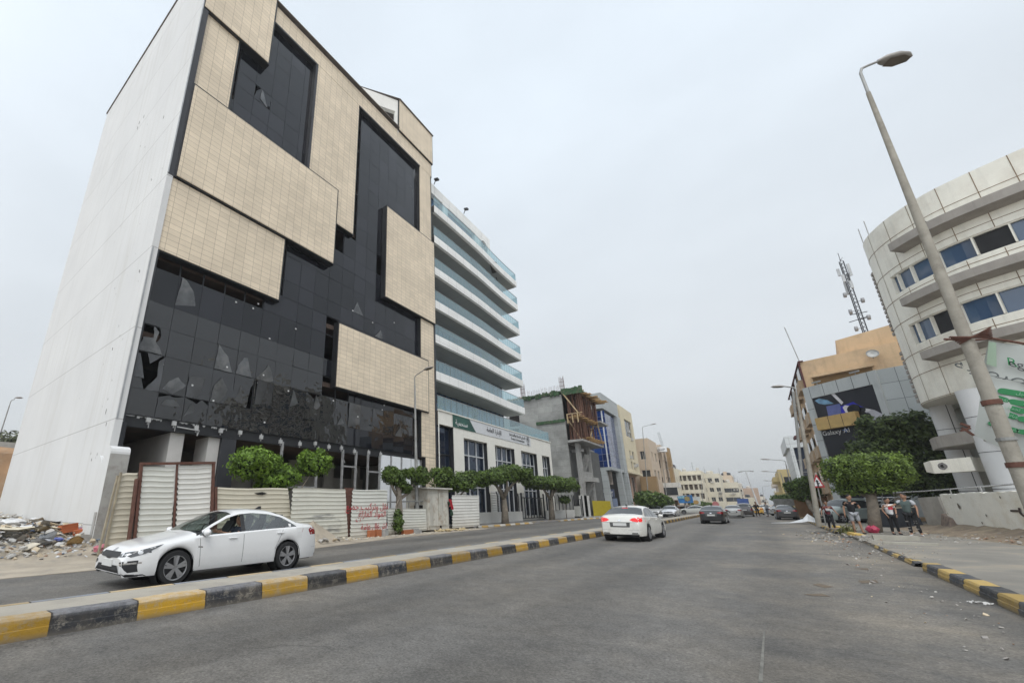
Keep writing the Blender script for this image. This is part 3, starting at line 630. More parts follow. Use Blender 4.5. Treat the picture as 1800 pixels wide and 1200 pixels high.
# ======================= THE BANK WITH CURVED BALCONIES =======================
BK = thing('bank_building', 'white bank with seven curved glass balconies above a tall columned ground floor', 'bank building', (-28, 39, 0))
M_bwhite = pm('bank_stone', (.76, .74, .68), .75, .04, .7, .1, 30, streak=.15)
M_bpan = tilem('bank_metal_panels', (.82, .82, .80), 'yz', 1.4, 2.2, (.33, .33, .32), .012, .02, .5, bmp=.2)
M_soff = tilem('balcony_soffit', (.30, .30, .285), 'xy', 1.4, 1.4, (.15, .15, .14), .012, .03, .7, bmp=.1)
M_bglass = glassm('bank_blue_glass', (.05, .11, .20), .04, .9, tint=(.35, .6, 1))
M_bglass2 = glassm('bank_dark_glass', (.010, .016, .032), .04, .7, tint=(.5, .7, 1))
M_rail = clear('railing_glass', (.50, .70, .74), .03, 0, .25, (.20, .43, .50))
M_mull = pm('white_mullion', (.55, .56, .57), .5, .05)
# podium
g = MB(); bays = [(27.35, 29.45, .15, 7.95), (31.0, 35.15, .5, 7.25), (36.65, 40.95, .5, 7.25), (42.5, 46.75, .5, 7.25), (48.2, 50.6, .5, 7.25)]
P = wall(g, (-19.5, 27.2), (-19.5, 51.2), .1, 9.05, [(a - 27.2, b - 27.2, c, d) for a, b, c, d in bays], .05, inn=(-1, 0))
g.poly([(-19.5, 51.2, .1), (-30, 51.2, .1), (-30, 51.2, 9.05), (-19.5, 51.2, 9.05)]); g.poly([(-19.5, 27.2, 9.05), (-19.5, 51.2, 9.05), (-30, 51.2, 9.05), (-30, 27.2, 9.05)])
g.box((-19.56, 27.2, 9.06), (-19.42, 51.3, 9.16)); g.build('podium', M_bwhite, BK)
for a, b, c, d in bays: g = MB(); g.box((-20.5, b - .02, c), (-19.56, b + .3, d)); g.build('black_reveal', M_black, BK)
for k, (a, b, c, d) in enumerate(bays):
    f = MB(); n = 1 if k == 0 else (3 if k == 1 else 4 if k < 4 else 3); x = -19.98
    zz = [c, 3.1, 5.85, d] if k else [c, 5.6, d]
    for i in range(n + 1): y = a + .05 + (b - a - .1) * i / n; f.box((x, y - .05, c), (x + .08, y + .05, d))
    for z in zz: f.box((x + .002, a, z - .05), (x + .09, b, z + .05))
    fo = f.build('window', M_mull if k else M_black, BK); q = MB()
    for i in range(n):
        for j in range(len(zz) - 1):
            t = U(-.01, .01); y0 = a + (b - a) * i / n; y1 = a + (b - a) * (i + 1) / n
            q.poly([(x + t, y0, zz[j]), (x - t, y1, zz[j]), (x - t, y1, zz[j + 1]), (x + t, y0, zz[j + 1])])
    q.build('pane', M_bglass2, fo)
g = MB(); g.poly([(-19.46, 29.3, 7.98), (-19.46, 33.1, 7.98), (-19.46, 32.0, 9.04), (-19.46, 29.3, 9.04)]); sg = g.build('green_sign', pm('sign_green', (.012, .075, .055), .4, .3, .8), BK)
M_sw = pm('sign_white', (.75, .75, .75), .5, 0); M_sb = pm('sign_black', (.03, .03, .035), .5, 0)
text('sign_lettering', arab('سنحمية'), .62, M_sw, sg, (-19.44, 30.65, 8.42), (0, 1, 0), (0, 0, 1), .006)
g = MB(); g.poly([(-19.465, 33.12, 7.98), (-19.465, 45.2, 7.98), (-19.465, 45.2, 9.04), (-19.465, 32.02, 9.04)]); s2 = g.build('sign_band', pm('sign_band_grey', (.6, .61, .63), .5, .02), BK)
text('sign_lettering', arab('الإدارة العامة'), .62, M_sb, s2, (-19.44, 36.6, 8.55), (0, 1, 0), (0, 0, 1), .006)
text('sign_lettering', arab('السراي للتجارة والاستثمار'), .40, M_sb, s2, (-19.44, 41.8, 8.72), (0, 1, 0), (0, 0, 1), .006)
text('sign_lettering', 'Trade & Investment', .34, M_sb, s2, (-19.44, 41.8, 8.30), (0, 1, 0), (0, 0, 1), .006, sx=1.2)
def roundel(par, x, y, z, r, mat):      # ring with a knot of loops
    g = MB()
    def ring(cy, cz, rr, w, a0=0, a1=2 * PI, n=20):
        for i in range(n):
            a = a0 + (a1 - a0) * i / n; b = a0 + (a1 - a0) * (i + 1) / n
            g.poly([(x, cy + math.cos(a) * (rr - w), cz + math.sin(a) * (rr - w)), (x, cy + math.cos(a) * rr, cz + math.sin(a) * rr), (x, cy + math.cos(b) * rr, cz + math.sin(b) * rr), (x, cy + math.cos(b) * (rr - w), cz + math.sin(b) * (rr - w))])
    ring(y, z, r, r * .16, -1.2, 4.3); ring(y - r * .3, z + r * .1, r * .42, r * .16); ring(y + r * .25, z - r * .2, r * .42, r * .16); ring(y, z + r * .35, r * .3, r * .13)
    g.build('logo', mat, par)
roundel(s2, -19.44, 44.45, 8.62, .38, M_sb)
text('sign_lettering', 'ATIB', .26, M_sb, s2, (-19.44, 44.45, 8.12), (0, 1, 0), (0, 0, 1), .005)
# tower behind: blue glass wall and seven slabs with an S-curved edge
YS = [27.25 + i * .6 for i in range(31)]; YS = [y for y in YS if y < 45.4] + [45.4]
def edge(y, k):
    t = min(max((y - 34.5) / 7.5, 0), 1); t = t * t * (3 - 2 * t); q = min(max((31.5 - y) / 5, 0), 1)
    return -19.72 + .05 * k - .1 * q * q - .22 * t
M_bgl = [M_bglass, glassm('bank_blue_glass_b', (.065, .13, .22), .05, .9, tint=(.4, .65, 1))]
g = MB()
for i in range(17):
    for j in range(7):
        y0 = 27.2 + i * 1.0; z0 = 9.1 + j * 3.38 if j else 9.1; a = U(-.015, .015)
        g.mi = random.choice((0, 0, 1)); g.poly([(-22.2 + a, y0, z0), (-22.2 - a, y0 + .97, z0), (-22.2 - a, y0 + .97, z0 + 3.38), (-22.2 + a, y0, z0 + 3.38)])
g.mi = 0; g.poly([(-22.2, 44.2, 9.1), (-30, 44.2, 9.1), (-30, 44.2, 33), (-22.2, 44.2, 33)]); g.build('glass_wall', M_bgl, BK)
g = MB()
for i in range(18): g.box((-22.19, 27.17 + i - .03, 9.1), (-22.12, 27.17 + i + .03, 33))
for k in range(7):
    z = 9.1 + k * 3.38; g.box((-22.35, 27.2, z + 2.45), (-22.16, 44.2, z + 2.52))
g.build('glass_wall_mullions', M_black, BK)
SL = [11.75, 15.1, 18.4, 21.75, 25.1, 28.45]
for k, z in enumerate(SL):
    ro = MB(); rows = []
    for y in YS:
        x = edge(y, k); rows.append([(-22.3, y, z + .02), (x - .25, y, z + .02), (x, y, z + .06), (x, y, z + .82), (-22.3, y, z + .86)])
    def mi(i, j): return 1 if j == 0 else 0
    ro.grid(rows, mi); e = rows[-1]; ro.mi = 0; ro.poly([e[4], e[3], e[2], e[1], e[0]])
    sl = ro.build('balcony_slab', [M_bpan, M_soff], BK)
    q = MB(); cap = MB()
    for a in range(len(YS) - 1):
        y0, y1 = YS[a] + .012, YS[a + 1] - .012; x0, x1 = edge(y0, k) - .06, edge(y1, k) - .06
        q.poly([(x0, y0, z + .84), (x1, y1, z + .84), (x1, y1, z + 1.82), (x0, y0, z + 1.82)])
        cap.bar((x0, y0 - .012, z + 1.84), (x1, y1 + .012, z + 1.84), .05, .03)
    xe = edge(45.35, k); q.poly([(xe - .06, 45.35, z + .84), (-22.2, 45.35, z + .84), (-22.2, 45.35, z + 1.82), (xe - .06, 45.35, z + 1.82)]); cap.bar((xe - .06, 45.35, z + 1.84), (-22.2, 45.35, z + 1.84), .05, .03)
    r_ = q.build('glass_railing', M_rail, sl); cap.build('handrail', M_grey, sl)
q = MB(); cap = MB(); y = 27.3
while y < 51.1:
    y1 = min(y + .98, 51.2); q.poly([(-19.6, y, 9.16), (-19.6, y1 - .03, 9.16), (-19.6, y1 - .03, 10.35), (-19.6, y, 10.35)]); y = y1
q.poly([(-19.6, 51.2, 9.16), (-25, 51.2, 9.16), (-25, 51.2, 10.35), (-19.6, 51.2, 10.35)])
cap.bar((-19.6, 27.3, 10.37), (-19.6, 51.2, 10.37), .05, .03); tr = q.build('terrace_railing', M_rail, BK); cap.build('handrail', M_grey, tr)
# top floor front wall
g = MB(); P = wall(g, (-21, 27.2), (-21, 41.2), 29.3, 33.8, [(.1, 3.6, 30.2, 32.6), (4.6, 10.4, 30.2, 32.6)], .5, inn=(-1, 0)); g.poly([(-21, 41.2, 29.3), (-30, 41.2, 29.3), (-30, 41.2, 33.8), (-21, 41.2, 33.8)])
tw = g.build('top_floor_wall', M_bpan, BK); windows(BK, P, [(.1, 3.6, 30.2, 32.6), (4.6, 10.4, 30.2, 32.6)], .5, M_bglass, M_black, mull=4)
roundel(tw, -20.95, 39.6, 31.9, .75, M_sb); text('sign_lettering', arab('السراي'), .5, M_sb, tw, (-20.95, 39.6, 30.8), (0, 1, 0), (0, 0, 1), .005)
for y in (29.2, 35.0):
    g = MB(); g.bar((-20.9, y, 33.8), (-20.7, y, 34.2), .06); g.obox((-20.55, y, 34.25), (.45, .35, .16), 0, (0, .3)); g.build('floodlight', M_black, BK)
# torn soffit under the top balcony
g = MB(); x = -20.3
g.poly([(-19.75, 36.6, 28.95), (-20.1, 40.6, 28.9), (-21.2, 41.3, 28.35), (-21.9, 38.6, 28.2), (-20.9, 35.9, 28.38)]); g.poly([(-19.62, 38.0, 28.6), (-19.62, 40.0, 29.35), (-19.95, 40.9, 28.6), (-20.3, 40.0, 28.1)])
g.tube([(-20.6, 41.5, 28.4), (-20.4, 41.8, 27.3), (-20.45, 41.6, 26.6)], .06, 5); g.obox((-20.4, 41.6, 26.3), (.3, .3, .5), .4); g.build('torn_soffit', M_dark, BK)
for (x, y, z, s) in [(-20.35, 32.9, 15.95, 1.3), (-20.4, 37.6, 15.95, 1.1), (-20.45, 41.0, 15.95, 1.2), (-20.1, 28.6, 9.2, 1.3), (-20.1, 34.4, 9.2, 1.2)]:
    t = thing('potted_plant', {(32.9): 'leafy plant behind the glass of the third balcony, nearest the cream block', 37.6: 'leafy plant midway along the third glass balcony of the bank', 41.0: 'leafy plant near the far end of the third glass balcony', 28.6: 'round leafy plant on the bank terrace beside the cream block', 34.4: 'leafy plant on the bank terrace above the green sign'}[y], 'potted plant', (x, y, z), 0, 'plants on the bank balconies')
    g = MB()
    for i in range(160):
        a = U(0, 2 * PI); r = abs(random.gauss(0, .22)) * s; zz = .35 + U(0, .75) * s; p = Vector((x - .2 + math.cos(a) * r, y + math.sin(a) * r, z + zz)); d = Vector((U(-1, 1), U(-1, 1), U(-.3, 1))) * .12; e = Vector((U(-1, 1), U(-1, 1), U(-1, 1))) * .05
        g.poly([p, p + d + e, p + d * 1.6, p + d - e])
    g.build('foliage', pm('plant_green', (.07, .11, .04), .7, .3), t)
    g = MB(); g.lathe([(0, z), (.16, z), (.22, z + .4), (0, z + .4)], (x - .2, y, 0), 10); g.build('pot', pm('pot_clay', (.3, .2, .14)), t)

# ---- boundary wall, railings, gates of the bank ----
M_lw = pm('low_wall_paint', (.58, .57, .54), .85, .05, 1, .2, 30)
g = MB(); g.box((-18.7, 29.3, .1), (-18.4, 39.4, 1.02)); g.box((-18.72, 29.3, .14), (-18.36, 39.4, .3), 0)
g.box((-18.7, 45.3, .1), (-18.4, 54.6, 1.02)); tag(g.build('low_boundary_wall', M_lw), 'low white boundary wall topped by black bars in front of the bank', 'boundary wall')
g = MB(); g.box((-18.9, 58.0, .1), (-18.3, 60.4, 2.8)); g.box((-26, 60.0, .1), (-18.9, 60.3, 2.8)); tag(g.build('gate_wall', M_lw), 'tall white gate pillar and wall beside the concrete shell', 'boundary wall')
def bars(name, label, y0, y1, n, z0, top=2.75, tilt=.28, x=-18.55):
    t = thing(name, label, 'railing' if 'rail' in name else 'gate', (x, y0, z0))
    for i in range(n):
        y = y0 + (y1 - y0) * i / (n - 1); g = MB(); g.tube([(x, y, z0), (x, y, top - .35), (x + .02, y - .06, top - .25), (x + .03, y - tilt, top)], .05, 6); g.build('bar', M_black, t)
    return t
bars('bar_railing', 'black bent bars standing on the low white wall by the first pruned tree', 30.6, 39.0, 7, 1.0)
bars('bar_railing', 'black bent bars on the low white wall past the second pruned tree', 46.2, 54.4, 8, 1.0)
def gate(y0, y1, label):
    t = thing('metal_gate', label, 'gate', (-18.5, y0, .14)); g = MB()
    g.bar((-18.5, y0, .2), (-18.5, y0, 2.75), .12); g.bar((-18.5, y1, .2), (-18.5, y1, 2.75), .12); g.bar((-18.5, y0, .35), (-18.5, y1, .35), .08); g.bar((-18.5, y0, 2.3), (-18.5, y1, 2.3), .08); g.build('gate_frame', M_black, t)
    n = int((y1 - y0) / .62)
    for i in range(1, n):
        y = y0 + (y1 - y0) * i / n; g = MB(); g.bar((-18.5, y, .35), (-18.5, y, 2.3), .07); g.build('gate_bar', M_black, t)
gate(39.6, 45.1, 'black barred metal gate in the low white wall of the bank')
gate(54.8, 57.9, 'small black barred gate next to the white gate pillar')
g = MB()
for i in range(24): g.box((-19.47, 29 + i * .0, .0), (-19.46, 29.01, .01))
g = MB()
for k in range(11): g.box((-19.44, 31.1, .5 + k * .22), (-19.40, 50.5, .5 + k * .22 + .19))
for (y0, y1) in ((29.5, 31.0), (35.2, 36.6), (41, 42.4)):
    t = MB(); t.grid([[(-19.44 + .03 * (k % 2), y, .2 + k * .11) for k in range(25)] for y in (y0, y1)])
    t.build('column_siding', pm('white_siding', (.6, .6, .58), .6, .03), BK)
t = thing('utility_box', 'grey kerbside utility cabinet by the low white wall', 'utility cabinet', (-17.4, 52.5, .14))
g = MB(); g.box((-17.7, 52.0, .14), (-17.1, 53.0, .3)); g.build('plinth', M_black, t); g = MB(); g.box((-17.65, 52.05, .3), (-17.15, 52.95, 1.45)); g.build('cabinet', pm('cabinet_grey', (.4, .4, .37)), t)

# ======================= CONCRETE SHELL =======================
CS = thing('concrete_shell', 'unfinished grey concrete building with timber shores and green shuttering', 'building under construction', (-22, 60, 0))
M_cs = tilem('board_marked_concrete', (.31, .31, .295), 'xz', 4.2, .95, (.22, .215, .2), .015, .10, .95, offset=.5, bmp=.5, stain=.35)
g = MB(); g.box((-26.3, 57.2, 0), (-19.35, 57.5, 12.6)); g.box((-26.1, 57.2, 13.15), (-19.5, 57.5, 16.6)); g.box((-26.1, 57.21, 12.6), (-19.5, 57.5, 13.15)); g.build('end_wall', M_cs, CS)
g = MB(); g.box((-38, 58.2, 0), (-26.3, 58.5, 12)); g.box((-38, 57.5, 12.6), (-19.6, 67, 12.95)); g.box((-38, 57.5, 9.6), (-19.6, 70, 9.9)); g.box((-36, 67, 0), (-19.6, 67.3, 16.6)); g.build('floor_structure', M_conc, CS)
g = MB(); g.hexa([(-19.6, 57.4, 9.75), (-17.3, 57.4, 9.85), (-17.2, 67, 9.85), (-19.6, 67, 9.75)], [(-19.6, 57.4, 10.1), (-17.3, 57.4, 10.1), (-17.2, 67, 10.1), (-19.6, 67, 10.1)]); g.build('balcony_slab', M_conc, CS)
g = MB(); g.box((-18.9, 66, 13.6), (-17.0, 70.5, 13.85)); g.build('upper_slab', M_conc, CS)
M_gsh = pm('green_shuttering', (.035, .085, .035), .85, .4, 2.5, dirt=(.17, .15, .11), dsc=2.6)
g = MB()
for i in range(36):
    x = -27.8 + i * .28; z = 16.6 + (x + 28) * .018; g.box((x, 57.02, z + U(-.35, .1)), (x + U(.2, .29), 57.16, z + .5 + U(-.2, .12)))
for i in range(16):
    x = -18.6 + i * .17; g.box((x - .6, 57.0 + U(0, .06), 16.35), (x - .6 + .16, 57.15, 17.3 + U(-.1, .1)))
for i in range(22):
    x = -23.5 + i * .19; g.box((x, 57.05, 12.62), (x + .2, 57.18, 13.0 + U(0, .1)))
g.hexa([(-28, 57.3, 16.9), (-17.0, 57.3, 16.9), (-17.0, 68, 16.9), (-28, 68, 16.9)], [(-28, 57.3, 17.1), (-17.0, 57.3, 17.1), (-17.0, 68, 17.1), (-28, 68, 17.1)])
g.build('shuttering', M_gsh, CS)
M_tim = pm('formwork_timber', (.36, .23, .10), .85, .3, 3); M_red = pm('red_steel_prop', (.15, .075, .05), .85, .35, 3)
def scatter_bars(n, f, w, name, mat, lim=100):
    g = MB()
    for i in range(n): a, b = f(i); g.bar(a, b, w * U(.7, 1.3))
    o = g.build(name, mat, CS); return o
def prop(z0, z1, xa, xb):
    def f(i):
        x = U(xa, xb); y = U(57.6, 66.2); return (x + U(-.15, .15), y + U(-.2, .2), z0), (x, y, z1)
    return f
o = scatter_bars(130, prop(13.15, 16.8, -19.4, -17.3), .09, 'steel_props', M_red); o['kind'] = 'stuff'
o = scatter_bars(95, prop(10.1, 13.0, -19.3, -17.7), .09, 'steel_props', M_red); o['kind'] = 'stuff'
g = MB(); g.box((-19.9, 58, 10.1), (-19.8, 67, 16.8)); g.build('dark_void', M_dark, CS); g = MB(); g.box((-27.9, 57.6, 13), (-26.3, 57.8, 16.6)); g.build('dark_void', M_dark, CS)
def boards(i):
    y = 57.2 + U(0, 10.5); x = -17.2 + (y - 57) * .05; return (x - U(1, 2.0), y, 16.75 + U(-.1, .1)), (x + U(.1, .9), y + U(-.3, .3), 16.75 + U(-.15, .15))
o = scatter_bars(46, boards, .12, 'formwork_boards', M_tim); o['kind'] = 'stuff'
def boards2(i):
    y = 57 + U(0, 9); return (-19.2 + U(0, 1), y, 13.2 + U(-.1, .1)), (-17.3 + U(-.3, .4), y + U(-.6, .6), 13.3 + U(-.2, .2))
o = scatter_bars(40, boards2, .12, 'formwork_boards', M_tim); o['kind'] = 'stuff'
def boards3(i): y = 60 + U(0, 7); return (-18.8, y, 10.3 + U(0, .3)), (-16.9, y + U(-.4, .4), 10.3 + U(0, .4))
o = scatter_bars(24, boards3, .13, 'formwork_boards', M_tim); o['kind'] = 'stuff'
g = MB()
for x in (-18.9, -18.2, -17.5): g.bar((x, 56.9, 13.6), (x + .05, 56.85, 12.3), .12); g.bar((x, 56.9, 13.55), (x + .7, 56.9, 13.6), .1)
for i in range(5): x = -28 + i * .5; g.bar((x, 56.9, 17.0), (x + .5, 56.8, 15.9), .1)
g.bar((-28.3, 56.9, 15.9), (-25.4, 56.9, 16.2), .12); g.bar((-28.3, 56.9, 16.9), (-25.4, 56.9, 17.0), .12); g.bar((-19.2, 57.1, 16.6), (-17.2, 57.1, 13.3), .14); g.bar((-19.0, 57.2, 13.0), (-18.0, 59, 10.2), .12)
for x in (-18.9, -18, -17.2): g.bar((x, 60 + U(0, 8), 10.1), (x, 60 + U(0, 8), 13), .14)
build_each(g, 'timber_brace', pm('pale_timber', (.45, .34, .2), .85, .2), CS)
g = MB()
for cx in (-25.6, -25.2, -19.6, -19.2):
    for k in range(4): g.bar((cx + k * .08, 57.3 + k * .05, 17), (cx + k * .08 + U(-.05, .05), 57.3, 19.1 + U(-.2, .2)), .035)
for i in range(26): x = -24.6 + i * .19; g.bar((x, 57.4, 16.9), (x + U(-.08, .08), 57.4, 18.0 + U(-.2, .15)), .022)
for z in (17.8, 18.4): g.bar((-25.7, 57.3, z), (-24.9, 57.3, z), .04); g.bar((-19.7, 57.3, z), (-18.9, 57.3, z), .04)
ro = g.build('reinforcement_bars', M_rust, CS); ro['kind'] = 'stuff'
# lower front: stair, columns, arch
g = MB(); g.box((-19.6, 59, 8.6), (-17.9, 59.3, 8.95)); g.hexa([(-19.6, 61.2, 5.9), (-18.9, 61.2, 5.9), (-17.9, 61.2, 8.3), (-18.5, 61.2, 8.5)], [(-19.6, 62.2, 5.9), (-18.9, 62.2, 5.9), (-17.9, 62.2, 8.3), (-18.5, 62.2, 8.5)])
g.hexa([(-19.6, 61, 2.3), (-19.0, 61, 1.9), (-17.8, 61, 4.4), (-18.4, 61, 4.7)], [(-19.6, 62, 2.3), (-19.0, 62, 1.9), (-17.8, 62, 4.4), (-18.4, 62, 4.7)])
g.box((-19.5, 59.5, 4.6), (-17.4, 63, 5.2)); build_each(g, 'stair', M_conc, CS)
g = MB(); a = [(0, 9.7), (0, 0), (1.2, 0), (1.2, 3.6)] + [(1.2 + 1.6 * (1 - math.cos(q)), 3.6 + 1.5 * math.sin(q)) for q in [PI * i / 12 for i in range(1, 12)]] + [(4.4, 3.6), (4.4, 0), (5.6, 0), (5.6, 5.4), (5.4, 5.4), (5.4, 9.7), (4.9, 9.7), (4.9, 6.0), (1.2, 6.0), (1.2, 9.7)]
g.prism(a, lambda u, v, d: (-18.7 + d, 58.2 + u, v), 0, .4); g.build('arched_wall', M_conc, CS)
g = MB(); g.box((-19.6, 58, 0), (-19.5, 72, 9.6)); g.build('dark_recess', pm('shell_inside', (.12, .12, .115), .95, .2), CS)
t = thing('yellow_hoarding', 'mustard yellow corrugated hoarding in front of the concrete shell', 'hoarding', (-18.7, 61, .1)); g = MB(); rows = [[], []]
for i in range(140): y = 61.2 + i * .065; x = -18.2 + .03 * (i % 2); rows[0].append((x, y, .1)); rows[1].append((x, y, 2.15))
g.grid(rows); g.build('corrugated_sheet', pm('mustard_paint', (.42, .33, .02), .6, .12, 2), t); g = MB(); g.box((-18.3, 61, .05), (-18.24, 70.2, .2)); g.build('bottom_rail', M_rust, t)

# ======================= GENERIC TOWN BUILDINGS =======================
M_win = glassm('dark_window', (.03, .035, .04), .08, .6); M_shut = pm('shutter_grey', (.25, .24, .22)); M_wf = pm('window_frame_pale', (.5, .47, .42))
def block(name, label, cat, x0, x1, y0, y1, h, mat, front=None, near=None, side=-1, glass=M_win, frame=M_wf, parapet=.5, roofmat=None, group=None, z0=0):
    """box on the street; front face at x0 looks at the road, near face at y0 looks back at the camera"""
    t = thing(name, label, cat, ((x0 + x1) / 2, (y0 + y1) / 2, 0), 0, group); g = MB(); s = 1 if x1 > x0 else -1
    fo = front or []; ne = near or []
    P1 = wall(g, (x0, y0), (x0, y1), z0, h, fo, .25, inn=(s, 0)); P2 = wall(g, (x0, y0), (x1, y0), z0, h, ne, .25, inn=(0, 1))
    g.poly([(x1, y0, z0), (x1, y1, z0), (x1, y1, h), (x1, y0, h)]); g.poly([(x0, y1, z0), (x1, y1, z0), (x1, y1, h), (x0, y1, h)])
    g.poly([(x0, y0, h - parapet), (x1, y0, h - parapet), (x1, y1, h - parapet), (x0, y1, h - parapet)])
    g.build('wall', mat, t)
    if fo: windows(t, P1, fo, .25, glass, frame, mull=1, fw=.07, frame_depth=.06)
    if ne: windows(t, P2, ne, .25, glass, frame, mull=1, fw=.07, frame_depth=.06)
    return t
def grid_ops(u0, u1, nu, w, z0, dz, nz, h, skip=()):
    o = []
    for i in range(nu):
        for j in range(nz):
            if (i, j) in skip: continue
            c = u0 + (u1 - u0) * (i + .5) / nu; o.append((c - w / 2, c + w / 2, z0 + dz * j, z0 + dz * j + h))
    return o
# blue glass office with slanted grey pillars
BG = thing('blue_glass_office', 'office with deep blue glass grid, grey frame and slanted pillars', 'office building', (-24, 83, 0))
M_bgf = tilem('grey_metal_cladding', (.36, .38, .38), 'yz', 1.3, 1.1, (.2, .21, .21), .02, .05, .55, bmp=.2)
g = MB(); g.box((-32, 78.6, 8.0), (-19.9, 88.6, 18.0)); g.box((-32, 77.9, 18.3), (-19.4, 89.4, 21.2)); g.box((-19.9, 87.2, 0), (-19.2, 89.4, 18.3)); g.box((-32, 78.4, 7.4), (-19.3, 89.3, 7.9)); g.build('frame', M_bgf, BG)
M_bl = [glassm('deep_blue_glass', (.010, .03, .13), .05, .7, tint=(.2, .4, 1)), glassm('deep_blue_glass_b', (.016, .05, .19), .06, .7, tint=(.2, .4, 1)), glassm('deep_blue_glass_c', (.008, .018, .075), .05, .7, tint=(.2, .4, 1))]
g = MB()
for i in range(9):
    for j in range(9): x = -31 + i * 1.3; z = 7.95 + j * 1.12; g.mi = random.choice((0, 0, 1, 2)); a = U(-.02, .02); g.poly([(x, 78.55 + a, z), (x + 1.25, 78.55 - a, z), (x + 1.25, 78.55 - a, z + 1.07), (x, 78.55 + a, z + 1.07)])
g.build('side_glazing', M_bl, BG); g = MB()
for i in range(6):
    for j in range(9): y = 78.65 + i * 1.4; z = 7.95 + j * 1.12; g.mi = random.choice((0, 1, 2)); g.poly([(-19.84, y, z), (-19.84, y + 1.36, z), (-19.84, y + 1.36, z + 1.08), (-19.84, y, z + 1.08)])
g.build('front_glazing', [glassm('violet_glass', (.10, .12, .2), .08, .8), glassm('violet_glass_b', (.08, .10, .18), .08, .8), glassm('violet_glass_c', (.12, .13, .21), .08, .8)], BG)
g = MB(); g.box((-19.92, 78.5, 7.9), (-19.7, 78.66, 18.0)); g.build('white_corner_trim', M_mull, BG)
for x, y in ((-22.2, 78.5), (-20.6, 78.4), (-19.3, 83), (-19.2, 87.3)): g = MB(); g.hexa([(x - .5, y, 0), (x + .5, y, 0), (x + .5, y + .9, 0), (x - .5, y + .9, 0)], [(x - .6, y, 7.4), (x + .3, y, 7.4), (x + .3, y + .9, 7.4), (x - .6, y + .9, 7.4)]); g.build('pillar', M_bgf, BG)
g = MB(); g.box((-30, 80.4, 0), (-20.4, 80.6, 7.4)); g.box((-20.5, 80.5, 0), (-20.4, 88, 7.4)); g.build('shopfront', M_dark, BG)
g = MB(); g.box((-22.8, 80.1, 2.8), (-19.9, 80.3, 4.2)); sgn = g.build('shop_sign', pm('shop_sign_blue', (.08, .10, .17), .5, .3), BG)
text('sign_lettering', arab('منصة'), .75, M_sw, sgn, (-20.9, 80.07, 3.85), (1, 0, 0), (0, 0, 1), .01); text('sign_lettering', arab('أرض'), .75, M_sw, sgn, (-20.9, 80.07, 3.2), (1, 0, 0), (0, 0, 1), .01)
g = MB(); g.box((-21.6, 80.1, 5.0), (-19.9, 80.3, 7.3)); g.build('poster', pm('shop_poster', (.33, .28, .24), .6, .4, .8), BG)
g = MB(); g.box((-21.3, 80.2, 0), (-19.6, 80.35, 2.7)); g.build('roller_shutter', tilem('shutter_blue', (.22, .27, .38), 'xz', 9, .12, (.12, .15, .22), .01), BG)
t = block('rooftop_house', 'pale cream house with a dark water tank on its roof showing behind the blue office', 'house', -24.5, -34, 92, 100, 24.4, M_cream); g = MB(); g.box((-27.6, 93, 24), (-26.4, 94, 25.2)); g.build('water_tank', M_char, t)
# cream block with overhanging upper floors
M_crm = pm('pale_cream_render', (.60, .53, .38), .85, .05, .6, .15, 30, streak=.25); M_bei = pm('peach_render', (.52, .42, .32), .85, .05, .6, .15, 30, streak=.2); M_brn = pm('ochre_render', (.30, .20, .10), .85, .08, .6); M_pnk = pm('pinkish_stone', (.40, .26, .19), .9, .1, 1.5)
CB = block('cream_apartment_block', 'cream block with blank upper wall and air conditioners beside the blue office', 'apartment block', -19.3, -32, 90.2, 101.2, 21.2, M_crm, front=[(3.2, 9.2, 15.2, 18.8), (3.6, 5, 10.6, 12.3), (6, 7.8, 10.6, 12.3), (3.6, 5, 8.5, 10.0), (6, 7.8, 8.5, 10.0)], z0=7.8)
g = MB(); P = wall(g, (-20.3, 90.6), (-20.3, 101), 0, 7.8, [(.8, 2.4, 3.6, 7.2), (3.2, 5, 3.6, 7.2), (6.2, 9.6, 3.6, 7.2), (1, 4.6, .2, 2.6), (5.6, 9.4, .2, 2.6)], .3, inn=(-1, 0)); g.poly([(-20.3, 90.6, 0), (-32, 90.6, 0), (-32, 90.6, 7.8), (-20.3, 90.6, 7.8)]); g.build('lower_wall', M_pnk, CB); windows(CB, P, [(.8, 2.4, 3.6, 7.2), (3.2, 5, 3.6, 7.2), (6.2, 9.6, 3.6, 7.2), (1, 4.6, .2, 2.6), (5.6, 9.4, .2, 2.6)], .3, M_win, M_wf)
g = MB(); g.box((-32, 90.1, 7.5), (-18.9, 101.4, 7.85)); g.build('overhang', M_crm, CB)
def aircon(par, x, y, z, s=1): g = MB(); g.box((x, y - .4, z), (x + .35 * s, y + .4, z + .6)); g.lathe([(0, x + .352 * s), (.22, x + .352 * s), (.22, x + .36 * s), (0, x + .36 * s)], (0, y, z + .3), 10, 'X', 0); g.build('air_conditioner', pm('aircon_white', (.45, .44, .42)), par)
for y, z in ((95.4, 16.0), (97.4, 14.6), (96.6, 9.0), (98.6, 9.3), (94, 10.6)): aircon(CB, -19.3, y, z)
